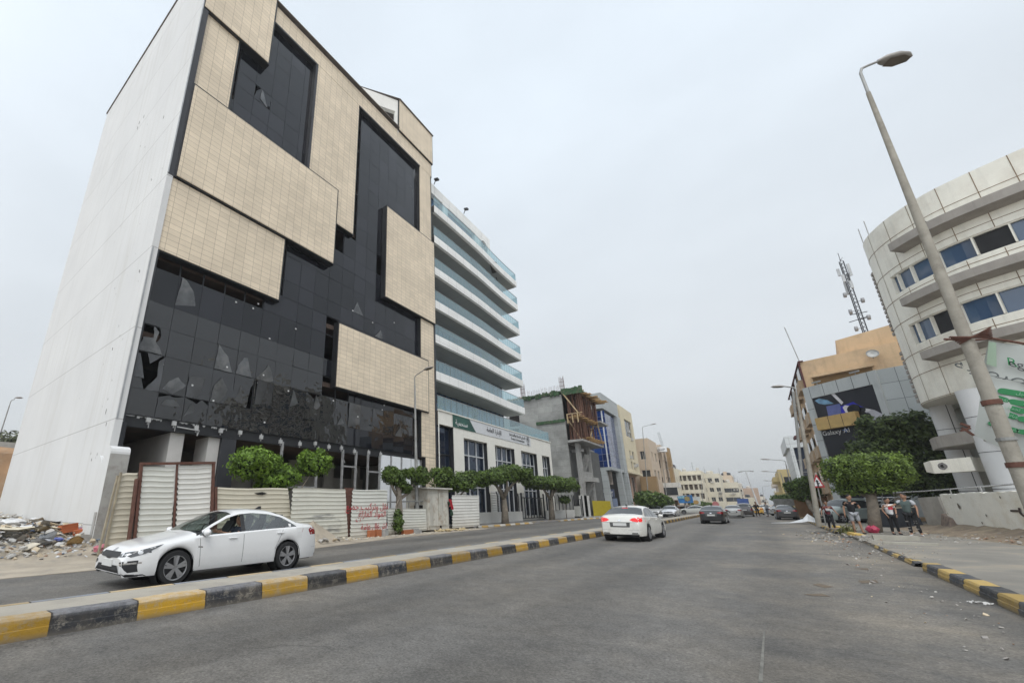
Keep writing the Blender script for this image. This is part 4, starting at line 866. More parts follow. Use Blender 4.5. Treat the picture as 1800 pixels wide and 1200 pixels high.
# peach blocks further on
T1 = block('peach_apartment_block', 'peach block with square windows standing proud of the cream block', 'apartment block', -17.3, -30, 104, 114, 15.8, M_bei, near=[(.9, 2.0, 11.2, 13.0), (.5, 2.2, 7.2, 8.9), (4, 6, 11.2, 13)], front=[(2, 3.4, 11.0, 13), (6, 8, 11, 13), (2, 4, 7, 9), (6, 8, 7, 9), (2, 4, 2, 5)])
g = MB(); g.box((-19.8, 102.4, 0), (-16.6, 103.9, 7.4)); g.build('ochre_annex', M_brn, T1)
T2 = block('balcony_apartment_block', 'peach and ochre block with white balconies and a rooftop sign', 'apartment block', -16.8, -30, 116, 128, 15.6, M_bei, near=[(.6, 1.6, 10, 12), (.6, 1.6, 6.2, 8)], front=[(1, 2.5, 10, 12), (5, 7, 10, 12), (1, 3, 6, 8), (5, 7, 6, 8), (9, 11, 6, 8), (9, 11, 10, 12)])
g = MB(); g.box((-16.19, 118.6, 0), (-15.5, 121.0, 15)); g.build('ochre_pier', M_brn, T2)
for z in (2.6, 5.4): g = MB(); g.box((-17.5, 114.4, z), (-14.2, 118.4, z + 1.1)); g.build('balcony', pm('balcony_white', (.6, .58, .54)), T2)
g = MB(); g.box((-18.4, 114.3, 3.7), (-14.6, 114.5, 5.4)); g.build('balcony_glazing', M_win, T2)
g = MB(); g.lathe([(0, 13.6), (1.1, 13.6), (1.1, 14.8), (0, 14.8)], (-16.4, 114.6, 0), 16); s3 = g.build('round_sign', M_sw, T2)
text('sign_lettering', arab('فندق'), .8, M_sb, s3, (-16.4, 113.4, 14.2), (1, 0, 0), (0, 0, 1), .01)
g = MB(); [g.bar((-16.4 + .16 * k, 115.6, 15), (-16.9 + .16 * k, 115.6, 18.6), .05) for k in range(4)]; [g.bar((-16.6 - k * .06, 115.6, 15.5 + k * .5), (-16.0 - k * .06, 115.6, 15.5 + k * .5), .05) for k in range(6)]; g.build('lattice_mast', M_grey, T2)
T3 = block('tan_apartment_block', 'tan block with a lit recess beyond the hotel sign', 'apartment block', -18.4, -32, 130, 144, 16.6, M_bei, near=[(.8, 2.2, 10.4, 12.4)], front=[(2, 4, 10, 12), (2, 4, 6, 8), (7, 9, 10, 12), (7, 9, 6, 8)])
g = MB(); g.box((-19.6, 129.2, 9.6), (-17.4, 130, 10.4)); g.box((-19.4, 129.2, 6.2), (-17.0, 130, 7)); g.build('balcony', pm('balcony_white', (.6, .58, .54)), T3)
# hotel-like block whose four rows of arcaded balconies face the camera
def faceblock(name, label, Y, ul, ur, vt, mat, depth=18, ops=None, group=None, cat='apartment block', nu=0, nz=0, w=1.6, hh=1.5, dz=3.3, z0=2.6, side=None, rooms=0):
    xl, zt = atY(ul, vt, Y); xr, _ = atY(ur, vt, Y)
    W = xr - xl; o = grid_ops(0, W, nu, w, z0, dz, nz, hh) if nu else (ops or [])
    o = [q for q in o if q[3] < zt - .3]
    t = thing(name, label, cat, ((xl + xr) / 2, Y + depth / 2, 0), 0, group); g = MB()
    P = wall(g, (xl, Y), (xr, Y), 0, zt, o, .3, inn=(0, 1)); so = [q for q in grid_ops(0, depth, max(2, int(depth / 5)), 1.6, z0, dz, nz or 4, hh) if q[3] < zt - .3]
    P2 = wall(g, (xr, Y), (xr, Y + depth), 0, zt, so, .3, inn=(-1, 0)); g.poly([(xl, Y, 0), (xl, Y + depth, 0), (xl, Y + depth, zt), (xl, Y, zt)]); g.poly([(xl, Y, zt - .6), (xr, Y, zt - .6), (xr, Y + depth, zt - .6), (xl, Y + depth, zt - .6)])
    g.build('wall', mat, t); windows(t, P, o, .3, M_win, M_wf if Y < 190 else None, fw=.09); windows(t, P2, so, .3, M_win)
    for i in range(3):
        g = MB(); x = xl + W * U(.1, .9); y = Y + U(1, 5); q = U(.5, .9)
        if i < 2: g.lathe([(0, zt - .3), (q, zt - .3), (q, zt + .9), (q * .6, zt + 1.2), (0, zt + 1.2)], (x, y, 0), 10); g.build('water_tank', random.choice([M_char, M_wf]), t)
        else: g.bar((x, y, zt - .5), (x, y, zt + U(2, 3.4)), .07); g.bar((x - .5, y, zt + 1.6), (x + .5, y, zt + 1.6), .05); g.build('antenna', M_char, t)
    for i in range(4):
        g = MB(); x = xl + W * U(.1, .9); z = 3 + U(0, max(1, zt - 6)); g.box((x, Y - .4, z), (x + .9, Y, z + .6)); g.build('air_conditioner', M_wf, t)
    if rooms:
        g = MB()
        for i in range(rooms): x = xl + W * U(.1, .8); g.box((x, Y + U(2, 6), zt - .6), (x + W * U(.08, .2), Y + 10, zt + U(.6, 2)))
        g.build('rooftop_room', mat, t)
    return t, xl, xr, zt, P
M_pale = pm('far_cream_render', (.60, .55, .44), .85, .06, .4, streak=.2); M_pale2 = pm('far_pale_render', (.56, .50, .42), .85, .06, .4, streak=.2)
t, xl, xr, zt, P = faceblock('arcaded_block', 'cream block with four rows of arched balconies behind the blue billboard', 180, 1181, 1232, 829, M_pale)
nb = 6; W = xr - xl
for r in range(4):
    z = zt - 1.2 - 3.1 * (r + 1); g = MB(); g.box((xl + .1, 179.2, z - .2), (xr, 180, z + .35)); g.box((xl + .1, 178.9, z + .0), (xr, 179.2, z + .9))
    for i in range(nb + 1): x = xl + W * i / nb; g.box((x - .18, 178.95, z + .9), (x + .18, 179.9, z + 2.9))
    g.box((xl, 178.8, z + 2.75), (xr + .2, 179.95, z + 3.2)); g.build('balcony_row', M_pale, t)
    for i in range(nb):
        q = MB(); x = xl + W * i / nb; q.box((x + .3, 179.9, z + .4), (x + W / nb - .3, 179.96, z + 2.7)); q.build('window', pm('brown_shade', (.16, .12, .09), .8, .4, .8), t)
faceblock('cream_apartment_block', 'cream block with small square windows next to the arcaded balconies', 188, 1228, 1264, 833, M_pale, nu=3, nz=4, w=1.3, rooms=2)
faceblock('cream_apartment_block', 'long cream block with a peach rooftop storey in the middle distance', 200, 1258, 1296, 848, M_pale, nu=3, nz=4, w=2.2, rooms=0)
faceblock('peach_penthouse_block', 'plain peach upper storey with rooftop huts behind the cream blocks', 214, 1250, 1286, 836, M_bei, depth=14, rooms=3)
faceblock('cream_apartment_block', 'narrow tan block with stacked side balconies in mid distance', 222, 1292, 1302, 853, M_pale2, nu=1, nz=4, w=2, depth=20)
faceblock('brick_pink_block', 'pinkish block with a dark glazed stair strip in the distance', 245, 1296, 1332, 858, pm('far_pink_render', (.40, .29, .22), .85, .08, .4), ops=[(4.8, 6.6, 2, 13)], depth=26)
faceblock('low_cream_block', 'low blank cream block in front of the pinkish one', 225, 1300, 1325, 874, M_pale, depth=16)
faceblock('far_row_block', 'last small blocks fading out on the left side of the street', 330, 1330, 1344, 872, M_pale2, nu=2, nz=3, depth=60)
faceblock('far_row_block', 'most distant tan block at the end of the street on the left', 460, 1338, 1350, 879, M_pale2, nu=2, nz=2, depth=80)
faceblock('cream_apartment_block', 'flat cream block peeping between the tan block and the arcaded balconies', 168, 1163, 1184, 822, M_pale, nu=2, nz=3)
# ======================= ROUNDED WHITE BUILDING ON THE RIGHT =======================
RB = thing('rounded_building', 'off white rounded building clad in metal squares with ribbon windows and sunshades', 'office building', (14, 38, 0))
M_clad = pm('offwhite_cladding', (.82, .79, .70), .5, .04, .9, .03, 10, dirt=(.66, .61, .52), dsc=.35, streak=.25)
M_shade = pm('sunshade_grey_brown', (.34, .31, .28), .8, .12, 1.5, .1, 20, streak=.3)
M_joint = pm('rusty_joint', (.22, .15, .09), .9, .2)
M_rwin = glassm('ribbon_blue_glass', (.05, .09, .16), .06, .8); M_rwd = pm('open_window_dark', (.02, .02, .022), .8, .2)
RC = [(14.0, 45.2), (11.6, 43.6), (9.9, 41.6), (9.2, 39.9), (9.06, 38.5), (9.45, 36.9), (10.1, 35.6), (11.0, 34.4), (12.1, 33.6), (13.2, 33.0), (14.4, 32.4), (15.6, 31.8), (17.0, 31.1), (18.4, 30.4), (19.8, 29.7), (21.4, 28.9)]
kz = 1.05
def ring_z(z): return H + (z - H) * kz
# subdivide the plan curve
def catmull(P, n=3):
    o = []
    for i in range(len(P) - 1):
        p0 = Vector(P[max(i - 1, 0)]); p1 = Vector(P[i]); p2 = Vector(P[i + 1]); p3 = Vector(P[min(i + 2, len(P) - 1)])
        for k in range(n):
            t = k / n; o.append(tuple(.5 * ((2 * p1) + (p2 - p0) * t + (2 * p0 - 5 * p1 + 4 * p2 - p3) * t * t + (3 * p1 - p0 - 3 * p2 + p3) * t ** 3)))
    return o + [tuple(P[-1])]
CC = catmull(RC, 3)
def outn(i, C=CC):
    a = Vector(C[max(i - 1, 0)]); b = Vector(C[min(i + 1, len(C) - 1)]); d = (b - a).normalized(); return Vector((d.y, -d.x)) * 1
def band(z0, z1, i0, i1, off, C=CC, g=None, thick=None):
    g = g or MB(); rows = []
    for i in range(i0, i1 + 1):
        n = outn(i, C) * -1; n = -n
        p = Vector(C[i]) - n * -off if False else Vector(C[i]) + n * off
        rows.append([(p.x, p.y, z) for z in (z0, z1)])
    g.grid(rows); return g
# which way is outward (towards the street)?
_t = outn(20); SG = 1 if (Vector(CC[20]) + _t - Vector((0, 20))).length < (Vector(CC[20]) - Vector((0, 20))).length else -1
def outw(i, C=CC): return outn(i, C) * SG
def cband(g, z0, z1, i0, i1, off0, off1=None, mi=0):      # solid curved slab between two offsets
    off1 = off0 - .25 if off1 is None else off1; rows = []
    for i in range(i0, i1 + 1):
        n = outw(i); p = Vector(CC[i]) + n * off0; q = Vector(CC[i]) + n * off1
        rows.append([(q.x, q.y, z0), (p.x, p.y, z0), (p.x, p.y, z1), (q.x, q.y, z1)])
    g.grid(rows, mi, True)
    for r in (rows[0], rows[-1]): g.mi = mi; g.poly(r)
N = len(CC) - 1
W1 = (14.15, 15.4); W2 = (10.7, 12.05); ZB = 7.35; ZT = 18.95; ZM = 5.0
def idx_at(u, z): return min(range(9, N), key=lambda k: abs(proj(CC[k][0], CC[k][1], z)[0] - u))
WI = idx_at(1568, 14.7)
g = MB()
for z0, z1 in ((ZB, W2[0]), (W2[1], W1[0]), (W1[1], ZT)): cband(g, z0, z1, 0, N, 0)
cband(g, W2[0], W2[1], 0, WI, 0); cband(g, W1[0], W1[1], 0, WI, 0)
g.poly([(p[0], p[1], ZB + .01) for p in CC] + [(25, 50, ZB + .01)]); g.poly([(p[0], p[1], ZT - .5) for p in CC] + [(25, 50, ZT - .5)])
g.build('curved_wall', M_clad, RB)
g = MB()
for z in (ZB + .05, 9.0, 10.3, 12.4, 13.9, 15.8, 17.6): cband(g, z - .015, z + .015, 0, N, .012, 0)
for z in (8.3, 12.3, 16.2): pass
for i in range(1, N, 3):
    n = outw(i); p = Vector(CC[i]) + n * .013; d = Vector((-n.y, n.x)) * .016
    for z0, z1 in ((ZB, W2[0]), (W2[1], W1[0]), (W1[1], ZT)) if i > WI else ((ZB, ZT),): g.poly([(p.x - d.x, p.y - d.y, z0), (p.x + d.x, p.y + d.y, z0), (p.x + d.x, p.y + d.y, z1), (p.x - d.x, p.y - d.y, z1)])
g.build('panel_joints', M_joint, RB)
for zi, (z0, z1) in enumerate((W2, W1)):
    f = MB(); cband(f, z0, z0 + .07, WI, N, -.05, -.25); cband(f, z1 - .07, z1, WI, N, -.05, -.25)
    for i in [WI, WI + 1] + list(range(WI + 3, N + 1, 3)):
        n = outw(i); p = Vector(CC[i]); d = Vector((-n.y, n.x)) * .035
        q = [p - d + n * .0, p + d + n * .0, p + d - n * .25, p - d - n * .25]; f.hexa([(a.x, a.y, z0 + .1) for a in q], [(a.x, a.y, z1 - .1) for a in q])
    f.build('window_frame', M_clad, RB)
    idx = [WI, WI + 1] + list(range(WI + 3, N + 1, 3))
    for k, (a, b) in enumerate(zip(idx[:-1], idx[1:])):
        q = MB(); rows = []
        for i in range(a, b + 1): n = outw(i); p = Vector(CC[i]) - n * .18; rows.append([(p.x, p.y, z0 + .05), (p.x, p.y, z1 - .05)])
        dark = (zi == 1 and k == 4) or (zi == 0 and k == 2)
        q.grid(rows); q.build('window_pane', M_rwd if dark else M_rwin, RB, smooth=False)
# stepped sunshades
for z0, z1, i0, off in ((16.45, 16.95, idx_at(1580, 16.7), .7), (12.95, 13.42, idx_at(1613, 13.2), .7), (9.5, 9.97, idx_at(1650, 9.7), .7)):
    g = MB(); rows = []
    for i in range(i0, N + 1):
        n = outw(i); o1 = off
        p = Vector(CC[i]) + n * o1; q = Vector(CC[i]) + n * .0
        rows.append([(q.x, q.y, z0 - .18), (p.x, p.y, z0), (p.x, p.y, z1), (q.x, q.y, z1)])
    g.grid(rows, 0, True); g.poly(rows[0]); g.build('sunshade', M_shade, RB)
# side ribs on the street face
for z0, z1 in ((12.2, 17.0), (7.6, 11.2)):
    g = MB()
    n = int((z1 - z0) / .32)
    for k in range(n): g.box((9.07, 39.5, z0 + k * .32), (9.22, 39.9, z0 + k * .32 + .2))
    g.build('vertical_louvre', M_shade, RB)
g = MB(); [g.tube([(9.3 + k * .3, 40 - k * .4, 18.9), (9.3 + k * .3, 40 - k * .4, 20.6 + k * .3)], .03, 5) for k in range(2)]; g.build('antenna', M_galv, RB)
# lower floors: round columns, curved canopy, glass
def incol(x, y, r, z0, z1, name='round_column'):
    g = MB(); g.lathe([(r, z0), (r, z1)], (x, y, 0), 24); 
    o = g.build(name, pm('column_white', (.62, .62, .62), .45, .03), RB, smooth=True)
    q = MB()
    for z in [z0 + k * 1.85 for k in range(1, int((z1 - z0) / 1.85) + 1)]: q.lathe([(r + .006, z - .015), (r + .006, z + .015)], (x, y, 0), 24)
    a = math.atan2(-y, -x) + .5
    for da in (0, 2.1, 4.2): c, s = math.cos(a + da), math.sin(a + da); q.poly([(x + c * (r + .008) - s * .02, y + s * (r + .008) + c * .02, z0), (x + c * (r + .008) + s * .02, y + s * (r + .008) - c * .02, z0), (x + c * (r + .008) + s * .02, y + s * (r + .008) - c * .02, z1), (x + c * (r + .008) - s * .02, y + s * (r + .008) + c * .02, z1)])
    q.build('column_joint', M_char, o)
def xyat(u, v, z): r = ray(u, v); t = (z - H) / r[2]; return r[0] * t, r[1] * t
c1 = xyat(1709, 685, ZB); c2 = xyat(1652, 714, ZB)
incol(c1[0], c1[1], .62, .3, ZB); incol(c2[0], c2[1], .5, .3, ZB)
g = MB(); cc = []
for u, y in ((1634, 39.5), (1645, 37.8), (1690, 36.2), (1740, 34.9), (1800, 33.4)): cc.append((atY(u, 775, y)[0], y))
cc = catmull(cc, 3); lo = [(x, y, 4.55) for x, y in cc] + [(20, 42, 4.55)]; hi = [(x, y, 5.2) for x, y in cc] + [(20, 42, 5.2)]
g.hexa(lo, hi); g.build('curved_canopy', M_shade, RB)
g = MB(); a = (7.72, 37.0); b = (9.35, 36.0); d = Vector((b[0] - a[0], b[1] - a[1])).normalized(); n = Vector((-d.y, d.x))
L = (Vector(b) - Vector(a)).length; q = lambda u, v: (a[0] + d.x * u + n.x * v, a[1] + d.y * u + n.y * v)
g.hexa([(*q(0, .3), 3.2), (*q(.4, 0), 3.08), (*q(L, 0), 3.12), (*q(L, 1.2), 3.12), (*q(0, 1.0), 3.2)], [(*q(0, .3), 3.72), (*q(.4, 0), 3.8), (*q(L, 0), 3.85), (*q(L, 1.2), 3.85), (*q(0, 1.0), 3.72)]); cp = g.build('entrance_canopy', M_clad, RB)
g = MB(); h = q(L * .42, -.012); m = 14
g.poly([(h[0] + d.x * math.cos(2 * PI * i / m) * .2 * U(.8, 1.1), h[1] + d.y * math.cos(2 * PI * i / m) * .2, 3.46 + .2 * math.sin(2 * PI * i / m) * U(.8, 1.1)) for i in range(m)]); g.build('impact_crater', pm('crater_grey', (.2, .19, .18), .9, .4, 6), cp)
g = MB(); h = q(L * .42, -.02); g.poly([(h[0] + d.x * math.cos(2 * PI * i / m) * .08, h[1] + d.y * math.cos(2 * PI * i / m) * .08, 3.46 + .09 * math.sin(2 * PI * i / m)) for i in range(m)]); g.build('crater_hole', M_dark, cp)
g = MB()
w0 = (12.2, 39.5); w1 = (20, 33.5); P = wall(g, w0, w1, 0, ZB, [(.3 + k * 1.6, 1.75 + k * 1.6, .6, 4.0) for k in range(5)] + [(.3 + k * 1.6, 1.75 + k * 1.6, 5.2, 7.2) for k in range(5)], .12, inn=(.6, .8)); g.build('lower_wall', pm('lower_wall_grey', (.25, .25, .22), .8, .1), RB)
windows(RB, P, [(.3 + k * 1.6, 1.75 + k * 1.6, .6, 4.0) for k in range(5)] + [(.3 + k * 1.6, 1.75 + k * 1.6, 5.2, 7.2) for k in range(5)], .12, glassm('greenish_glass', (.06, .075, .06), .1, .5), M_galv, mull=0, rail=.6)
g = MB(); g.box((11.2, 40.2, 0), (12.4, 48, ZB)); g.box((9.9, 41, 0), (11.2, 41.4, 4)); g.build('inner_pier', pm('pier_grey', (.42, .41, .37), .85, .1), RB)
g = MB(); x, y = xyat(1622, 371, 17.3); i = idx_at(1622, 17.4); n = outw(i); d = Vector((-n.y, n.x)); p = Vector(CC[i]) + n * .02
g.poly([(p.x + d.x * .16 * math.cos(a), p.y + d.y * .16 * math.cos(a), 17.25 + .17 * math.sin(a)) for a in [2 * PI * k / 14 for k in range(14)]]); g.build('shell_hole', M_dark, RB)

# ---- the shell-pocked garden wall with rails ----
WL = thing('garden_wall', 'bullet pocked white wall with a scrawl of black Arabic and steel rails on top', 'wall', (7.8, 33, .1))
Wb = [(7.3, 36.6), (7.62, 33.0), (8.4, 22.5)]
g = MB(); ws = [(.0, 36.6, 7.35), (1, 34.4, 7.5), (2, 34.4, 7.55), (3, 22, 8.4)]
def wpt(t): return 7.42 + t * 1.0, 34.3 - t * 11.5
n = 46; lo = []; top = []
for i in range(n + 1):
    t = i / n; x, y = wpt(t); top.append((x, y, 1.93 - .02 * t + (U(-.07, .03) if random.random() < .35 else U(-.015, .015))))
rows = [[(x, y, .1), (x, y, .42), (x + .02, y, .44), (x, y, z), (x + .28, y + .02, z), (x + .28, y, .1)] for x, y, z in top]
g.grid(rows); g.poly(rows[0][::-1]); g.build('plastered_wall', pm('pocked_plaster', (.86, .84, .77), .9, .05, 1.5, .35, 20, dirt=(.66, .60, .48), dsc=.6), WL)
g = MB(); g.hexa([(7.05, 36.3, .1), (7.5, 34.75, .1), (7.8, 34.8, .1), (7.4, 36.6, .1)], [(7.0, 36.3, 1.78), (7.38, 34.55, 1.82), (7.7, 34.6, 1.82), (7.3, 36.6, 1.78)]); g.build('end_pillar', pm('grey_render', (.40, .38, .35), .9, .12, 1.5, .3, 20, dirt=(.3, .27, .24), dsc=1.2), WL)
g = MB()
for (t, z, r) in ((.14, 1.34, .13), (.33, .95, .06), (.28, .62, .055), (.62, 1.6, .09), (.47, 1.7, .05), (.10, 1.75, .05), (.02, .98, .04)):
    x, y = wpt(t); g.poly([(x - .012, y - r * math.cos(2 * PI * k / 9) * U(.7, 1.5), z + r * math.sin(2 * PI * k / 9) * U(.6, 1.2)) for k in range(9)])
g.build('pock_marks', pm('pock_brown', (.16, .13, .10), .95, .4, 8), WL)
g = MB(); x, y = wpt(0); g.hexa([(x - .3, y - .9, .1), (x + .1, y - .9, .1), (x + .1, y + .4, .1), (x - .3, y + .4, .1)], [(x - .05, y - .5, .75), (x + .1, y - .5, .75), (x + .1, y + .35, .95), (x - .1, y + .35, .95)]); g.build('broken_corner', pm('broken_masonry', (.22, .17, .14), .95, .4, 4, 1, 10), WL)
d = Vector((1.0, -11.5, 0)).normalized(); x, y = wpt(.66)
text('scrawl', arab('السـ'), .95, pm('spray_black', (.07, .05, .045)), WL, (x - .02, y, 1.42), d, (0, 0, 1), .002, sx=1.9)
M_steel = pm('polished_rail', (.5, .5, .5), .25, .1, metal=.8)
g = MB()
a = (7.0, 36.4); g.tube([(6.3, 40.5, 1.95), (6.3, 40.3, 2.12), (7.3, 36.2, 2.13), (7.7, 34, 2.16), (8.5, 24, 2.22)], .035, 8)
for t in (.1, .35, .6, .85): x, y = wpt(t); g.tube([(x + .05, y, 1.9), (x + .05, y, 2.18)], .025, 6)
g.build('top_rail', M_steel, WL)
RL = thing('ramp_railing', 'parallel steel ramp rails on a low tan wall behind the trunk of the clipped tree', 'railing', (5.2, 40.5, .1))
g = MB()
for z in (1.15, 1.42, 1.65, 1.85): g.tube([(5.5, 40.8, z), (7.2, 39.0, z)], .035, 6)
for x in (5.55, 6.2, 6.9): y = 40.75 - (x - 5.5) * 1.05; g.tube([(x, y, .1), (x, y, 1.88)], .03, 6)
g.bar((5.6, 40.6, 1.2), (6.9, 39.2, 1.95), .05); g.build('rails', M_steel, RL)
g = MB(); g.hexa([(5.5, 41.1, .1), (7.2, 39.2, .1), (7.3, 39.4, .1), (5.6, 41.3, .1)], [(5.5, 41.1, 1.1), (7.2, 39.2, 1.1), (7.3, 39.4, 1.1), (5.6, 41.3, 1.1)]); g.build('low_wall', pm('ochre_low_wall', (.38, .27, .14), .9, .2, 2), RL)
DP = thing('dark_board', 'dark blue grey board standing against the grey end pillar of the wall', 'board', (6.0, 37.5, .1))
g = MB(); g.hexa([(5.3, 38.9, .12), (6.98, 36.75, .12), (7.0, 36.8, .12), (5.35, 38.95, .12)], [(5.28, 38.9, 1.12), (6.85, 36.75, 1.25), (6.88, 36.8, 1.25), (5.33, 38.95, 1.12)]); g.build('panel', pm('slate_panel', (.04, .045, .055), .6, .2), DP)
g = MB(); g.bar((5.3, 38.9, 1.16), (6.87, 36.75, 1.29), .05); g.build('top_trim', M_cream, DP)

# ======================= ORANGE BLOCK WITH THE PHONE ADVERT =======================
OR = thing('orange_corner_block', 'weathered orange block with balconies on its street side behind the phone advert', 'apartment block', (9, 58, 0))
M_or = pm('orange_render', (.62, .44, .27), .88, .08, .8, .2, 25, dirt=(.42, .3, .2), dsc=.5, streak=.3)
M_ors = pm('sandy_balcony_render', (.46, .35, .24), .88, .1, .8, streak=.3)
g = MB(); g.hexa([(5.65, 54.2, 0), (11.9, 52.2, 0), (16, 64, 0), (5.9, 74, 0)], [(5.65, 54.2, 15.0), (11.9, 52.2, 15.0), (16, 64, 15.0), (5.9, 74, 15.0)]); g.hexa([(8.6, 54.3, 15), (13.5, 52.5, 15), (15.5, 60, 15), (9.5, 62, 15)], [(8.6, 54.3, 16.6), (13.5, 52.5, 16.9), (15.5, 60, 16.9), (9.5, 62, 16.6)]); g.build('wall', M_or, OR)
g = MB(); g.hexa([(6.1, 53.7, 13.2), (10.2, 52.4, 13.2), (10.25, 52.7, 13.2), (6.15, 54.0, 13.2)], [(6.1, 53.7, 13.45), (10.2, 52.4, 13.45), (10.25, 52.7, 13.45), (6.15, 54.0, 13.45)]); g.build('ledge', M_or, OR)
g = MB(); g.hexa([(6.2, 53.98, 12.0), (10.1, 52.73, 12.0), (10.15, 52.9, 12.0), (6.25, 54.1, 12.0)], [(6.2, 53.98, 13.15), (10.1, 52.73, 13.15), (10.15, 52.9, 13.15), (6.25, 54.1, 13.15)]); g.build('dark_loggia', pm('loggia_ochre', (.2, .12, .05)), OR)  # dark ochre block set under the ledge
g = MB(); g.box((5.5, 54.1, 11.5), (5.62, 54.3, 15.1)); g.box((5.5, 54, 15.0), (5.9, 74, 15.1)); g.build('maroon_edge', pm('maroon_trim', (.1, .03, .03)), OR)
for k in range(4):
    for j in range(4):
        y = 55.3 + j * 4.6; z = 1.0 + k * 3.3 + 1.6; g = MB(); g.box((5.25, y, z), (5.7, y + 2.9, z + .95)); g.box((5.2, y - .05, z - .15), (5.75, y + 2.95, z)); g.build('balcony', M_ors, OR)
        g = MB(); g.box((5.55, y + .3, z + .95), (5.63, y + 2.6, z + 2.3)); g.build('window', M_win, OR)
g = MB(); [g.lathe([(0, 0), (.35, .06), (.42, .12), (.4, .13), (.33, .07), (0, .01)], (0, 0, 0), 16)]
sv = [(x * 1, y * 1, z) for x, y, z in g.v]; R3 = Matrix.Rotation(R_(70), 3, 'X'); g.v = [tuple(R3 @ Vector(p) + Vector((10.3, 52.2, 14.2))) for p in sv]; g.bar((10.3, 52.25, 14.1), (10.35, 52.6, 13.9), .05); g.build('satellite_dish', M_galv, OR)
g = MB(); g.tube([(5.7, 54.5, 15), (5.3, 54.5, 19.0)], .04, 5); g.build('roof_pole', M_galv, OR)
AD = thing('advert_facade', 'grey metal shop facade framing a dark advert for a smartphone with three lenses', 'advertisement facade', (7.3, 50.6, 0))
A0 = Vector((5.2, 52.6, 0)); A1 = Vector((9.5, 48.75, 0)); da = (A1 - A0).normalized(); na = Vector((-da.y, da.x, 0)); na = na if na.y < 0 else -na; LA = (A1 - A0).length
def ap(u, z, k=0): p = A0 + da * u + na * k; return (p.x, p.y, z)
def apoly(name, pts, mat, k, par=AD): g = MB(); g.hexa([ap(u, z, k - .02) for u, z in pts], [ap(u, z, k) for u, z in pts]); return g.build(name, mat, par)
def auv(u, v):     # photo pixel on the advert plane -> (u, z)
    r = ray(u, v); rr = Vector(tuple(r)); o = Vector((0, 0, H)); t = (A0 - o).dot(na) / rr.dot(na); p = o + rr * t; return ((p - A0).dot(da), p.z)
M_af = pm('facade_grey_panel', (.43, .45, .45), .5, .05, 1, streak=.3)
g = MB()
def ab(u0, u1, z0, z1, k0, k1): g.hexa([ap(u0, z0, k0), ap(u1, z0, k0), ap(u1, z0, k1), ap(u0, z0, k1)], [ap(u0, z1, k0), ap(u1, z1, k0), ap(u1, z1, k1), ap(u0, z1, k1)])
ab(0, .55, .5, 10.9, -.6, .12); ab(0, LA, 10.9, 12.0, -.6, .12); ab(LA - .45, LA, .5, 10.9, -.6, .12); g.build('grey_frame', M_af, AD)
g = MB()
for k in range(7): ab(0, .56, 1.2 + k * 1.45, 1.23 + k * 1.45, .12, .13)
for k in range(5): ab(.55 + k * 1.15, .58 + k * 1.15, 10.9, 12.0, .12, .13)
g.build('panel_joints', M_char, AD)
apoly('advert_ground', [(.55, 1), (LA - .45, 1), (LA - .45, 10.9), (.55, 10.9)], pm('advert_black', (.012, .012, .018), .35, .3, .5), .02)
apoly('advert_blue_glow', [auv(1478, 714), auv(1500, 706), auv(1510, 712), auv(1520, 716), auv(1486, 728), auv(1476, 724)], pm('advert_blue', (.02, .02, .40), .4, .5, .8), .035)
apoly('advert_phone_edge', [auv(1460, 691), auv(1466, 690), auv(1483, 707), auv(1480, 711)], pm('advert_silver', (.6, .58, .6), .35, .1), .05)
apoly('advert_phone_back', [auv(1482, 716), auv(1486, 712), auv(1537, 720), auv(1553, 728), auv(1545, 752), auv(1520, 752), auv(1511, 727), auv(1490, 730)], pm('advert_phone_grey', (.42, .41, .45), .35, .15), .045)
apoly('advert_phone_bevel', [auv(1482, 716), auv(1486, 712), auv(1532, 719), auv(1530, 722), auv(1490, 728)], pm('advert_silver', (.6, .58, .6), .35, .1), .06)
apoly('advert_glass_panel', [auv(1453, 714), auv(1477, 709), auv(1480, 729), auv(1457, 732)], pm('advert_violet', (.10, .12, .30), .25, .2), .05)
apoly('advert_eye_glow', [auv(1433, 704), auv(1440, 700), auv(1455, 703), auv(1466, 709), auv(1450, 711), auv(1440, 709)], pm('advert_teal', (.14, .27, .40), .35, .4, 2), .05)
def lens(u, v, r, name='advert_lens'):
    c = auv(u, v); apoly(name, [(c[0] + r * math.cos(2 * PI * i / 18), c[1] + r * .85 * math.sin(2 * PI * i / 18)) for i in range(18)], pm('advert_lens_black', (.012, .012, .014), .2, .2), .075)
for u, v, r in ((1502, 719, .5), (1516, 720, .27), (1514, 729, .42), (1525, 730, .27), (1521, 737, .5)): lens(u, v, r)
g = MB(); u0, zt = auv(1438, 736); u1, _ = auv(1512, 729); zb = auv(1443, 757)[1]; ab(.6, u1, zb, zt, .05, .5); g.build('yellow_panel_strip', pm('ochre_panel', (.46, .31, .12), .6, .12, 2, streak=.2), AD)
g = MB()
for k in (1, 2): ab(.6 + (u1 - .6) * k / 3, .63 + (u1 - .6) * k / 3, zb, zt, .5, .51)
g.build('panel_joints', M_dark, AD)
c = auv(1470, 759); text('advert_lettering', 'Galaxy AI', .56, M_sw, AD, ap(c[0], c[1], .06), da, (0, 0, 1), .005)
c = auv(1487, 755); apoly('advert_star', [(c[0] + .25 * q[0], c[1] + .25 * q[1]) for q in ((0, 1), (.25, .25), (1, 0), (.25, -.25), (0, -1), (-.25, -.25), (-1, 0), (-.25, .25))], pm('advert_star_blue', (.1, .2, .6)), .06)
g = MB(); q0 = Vector(ap(LA, 0)); 
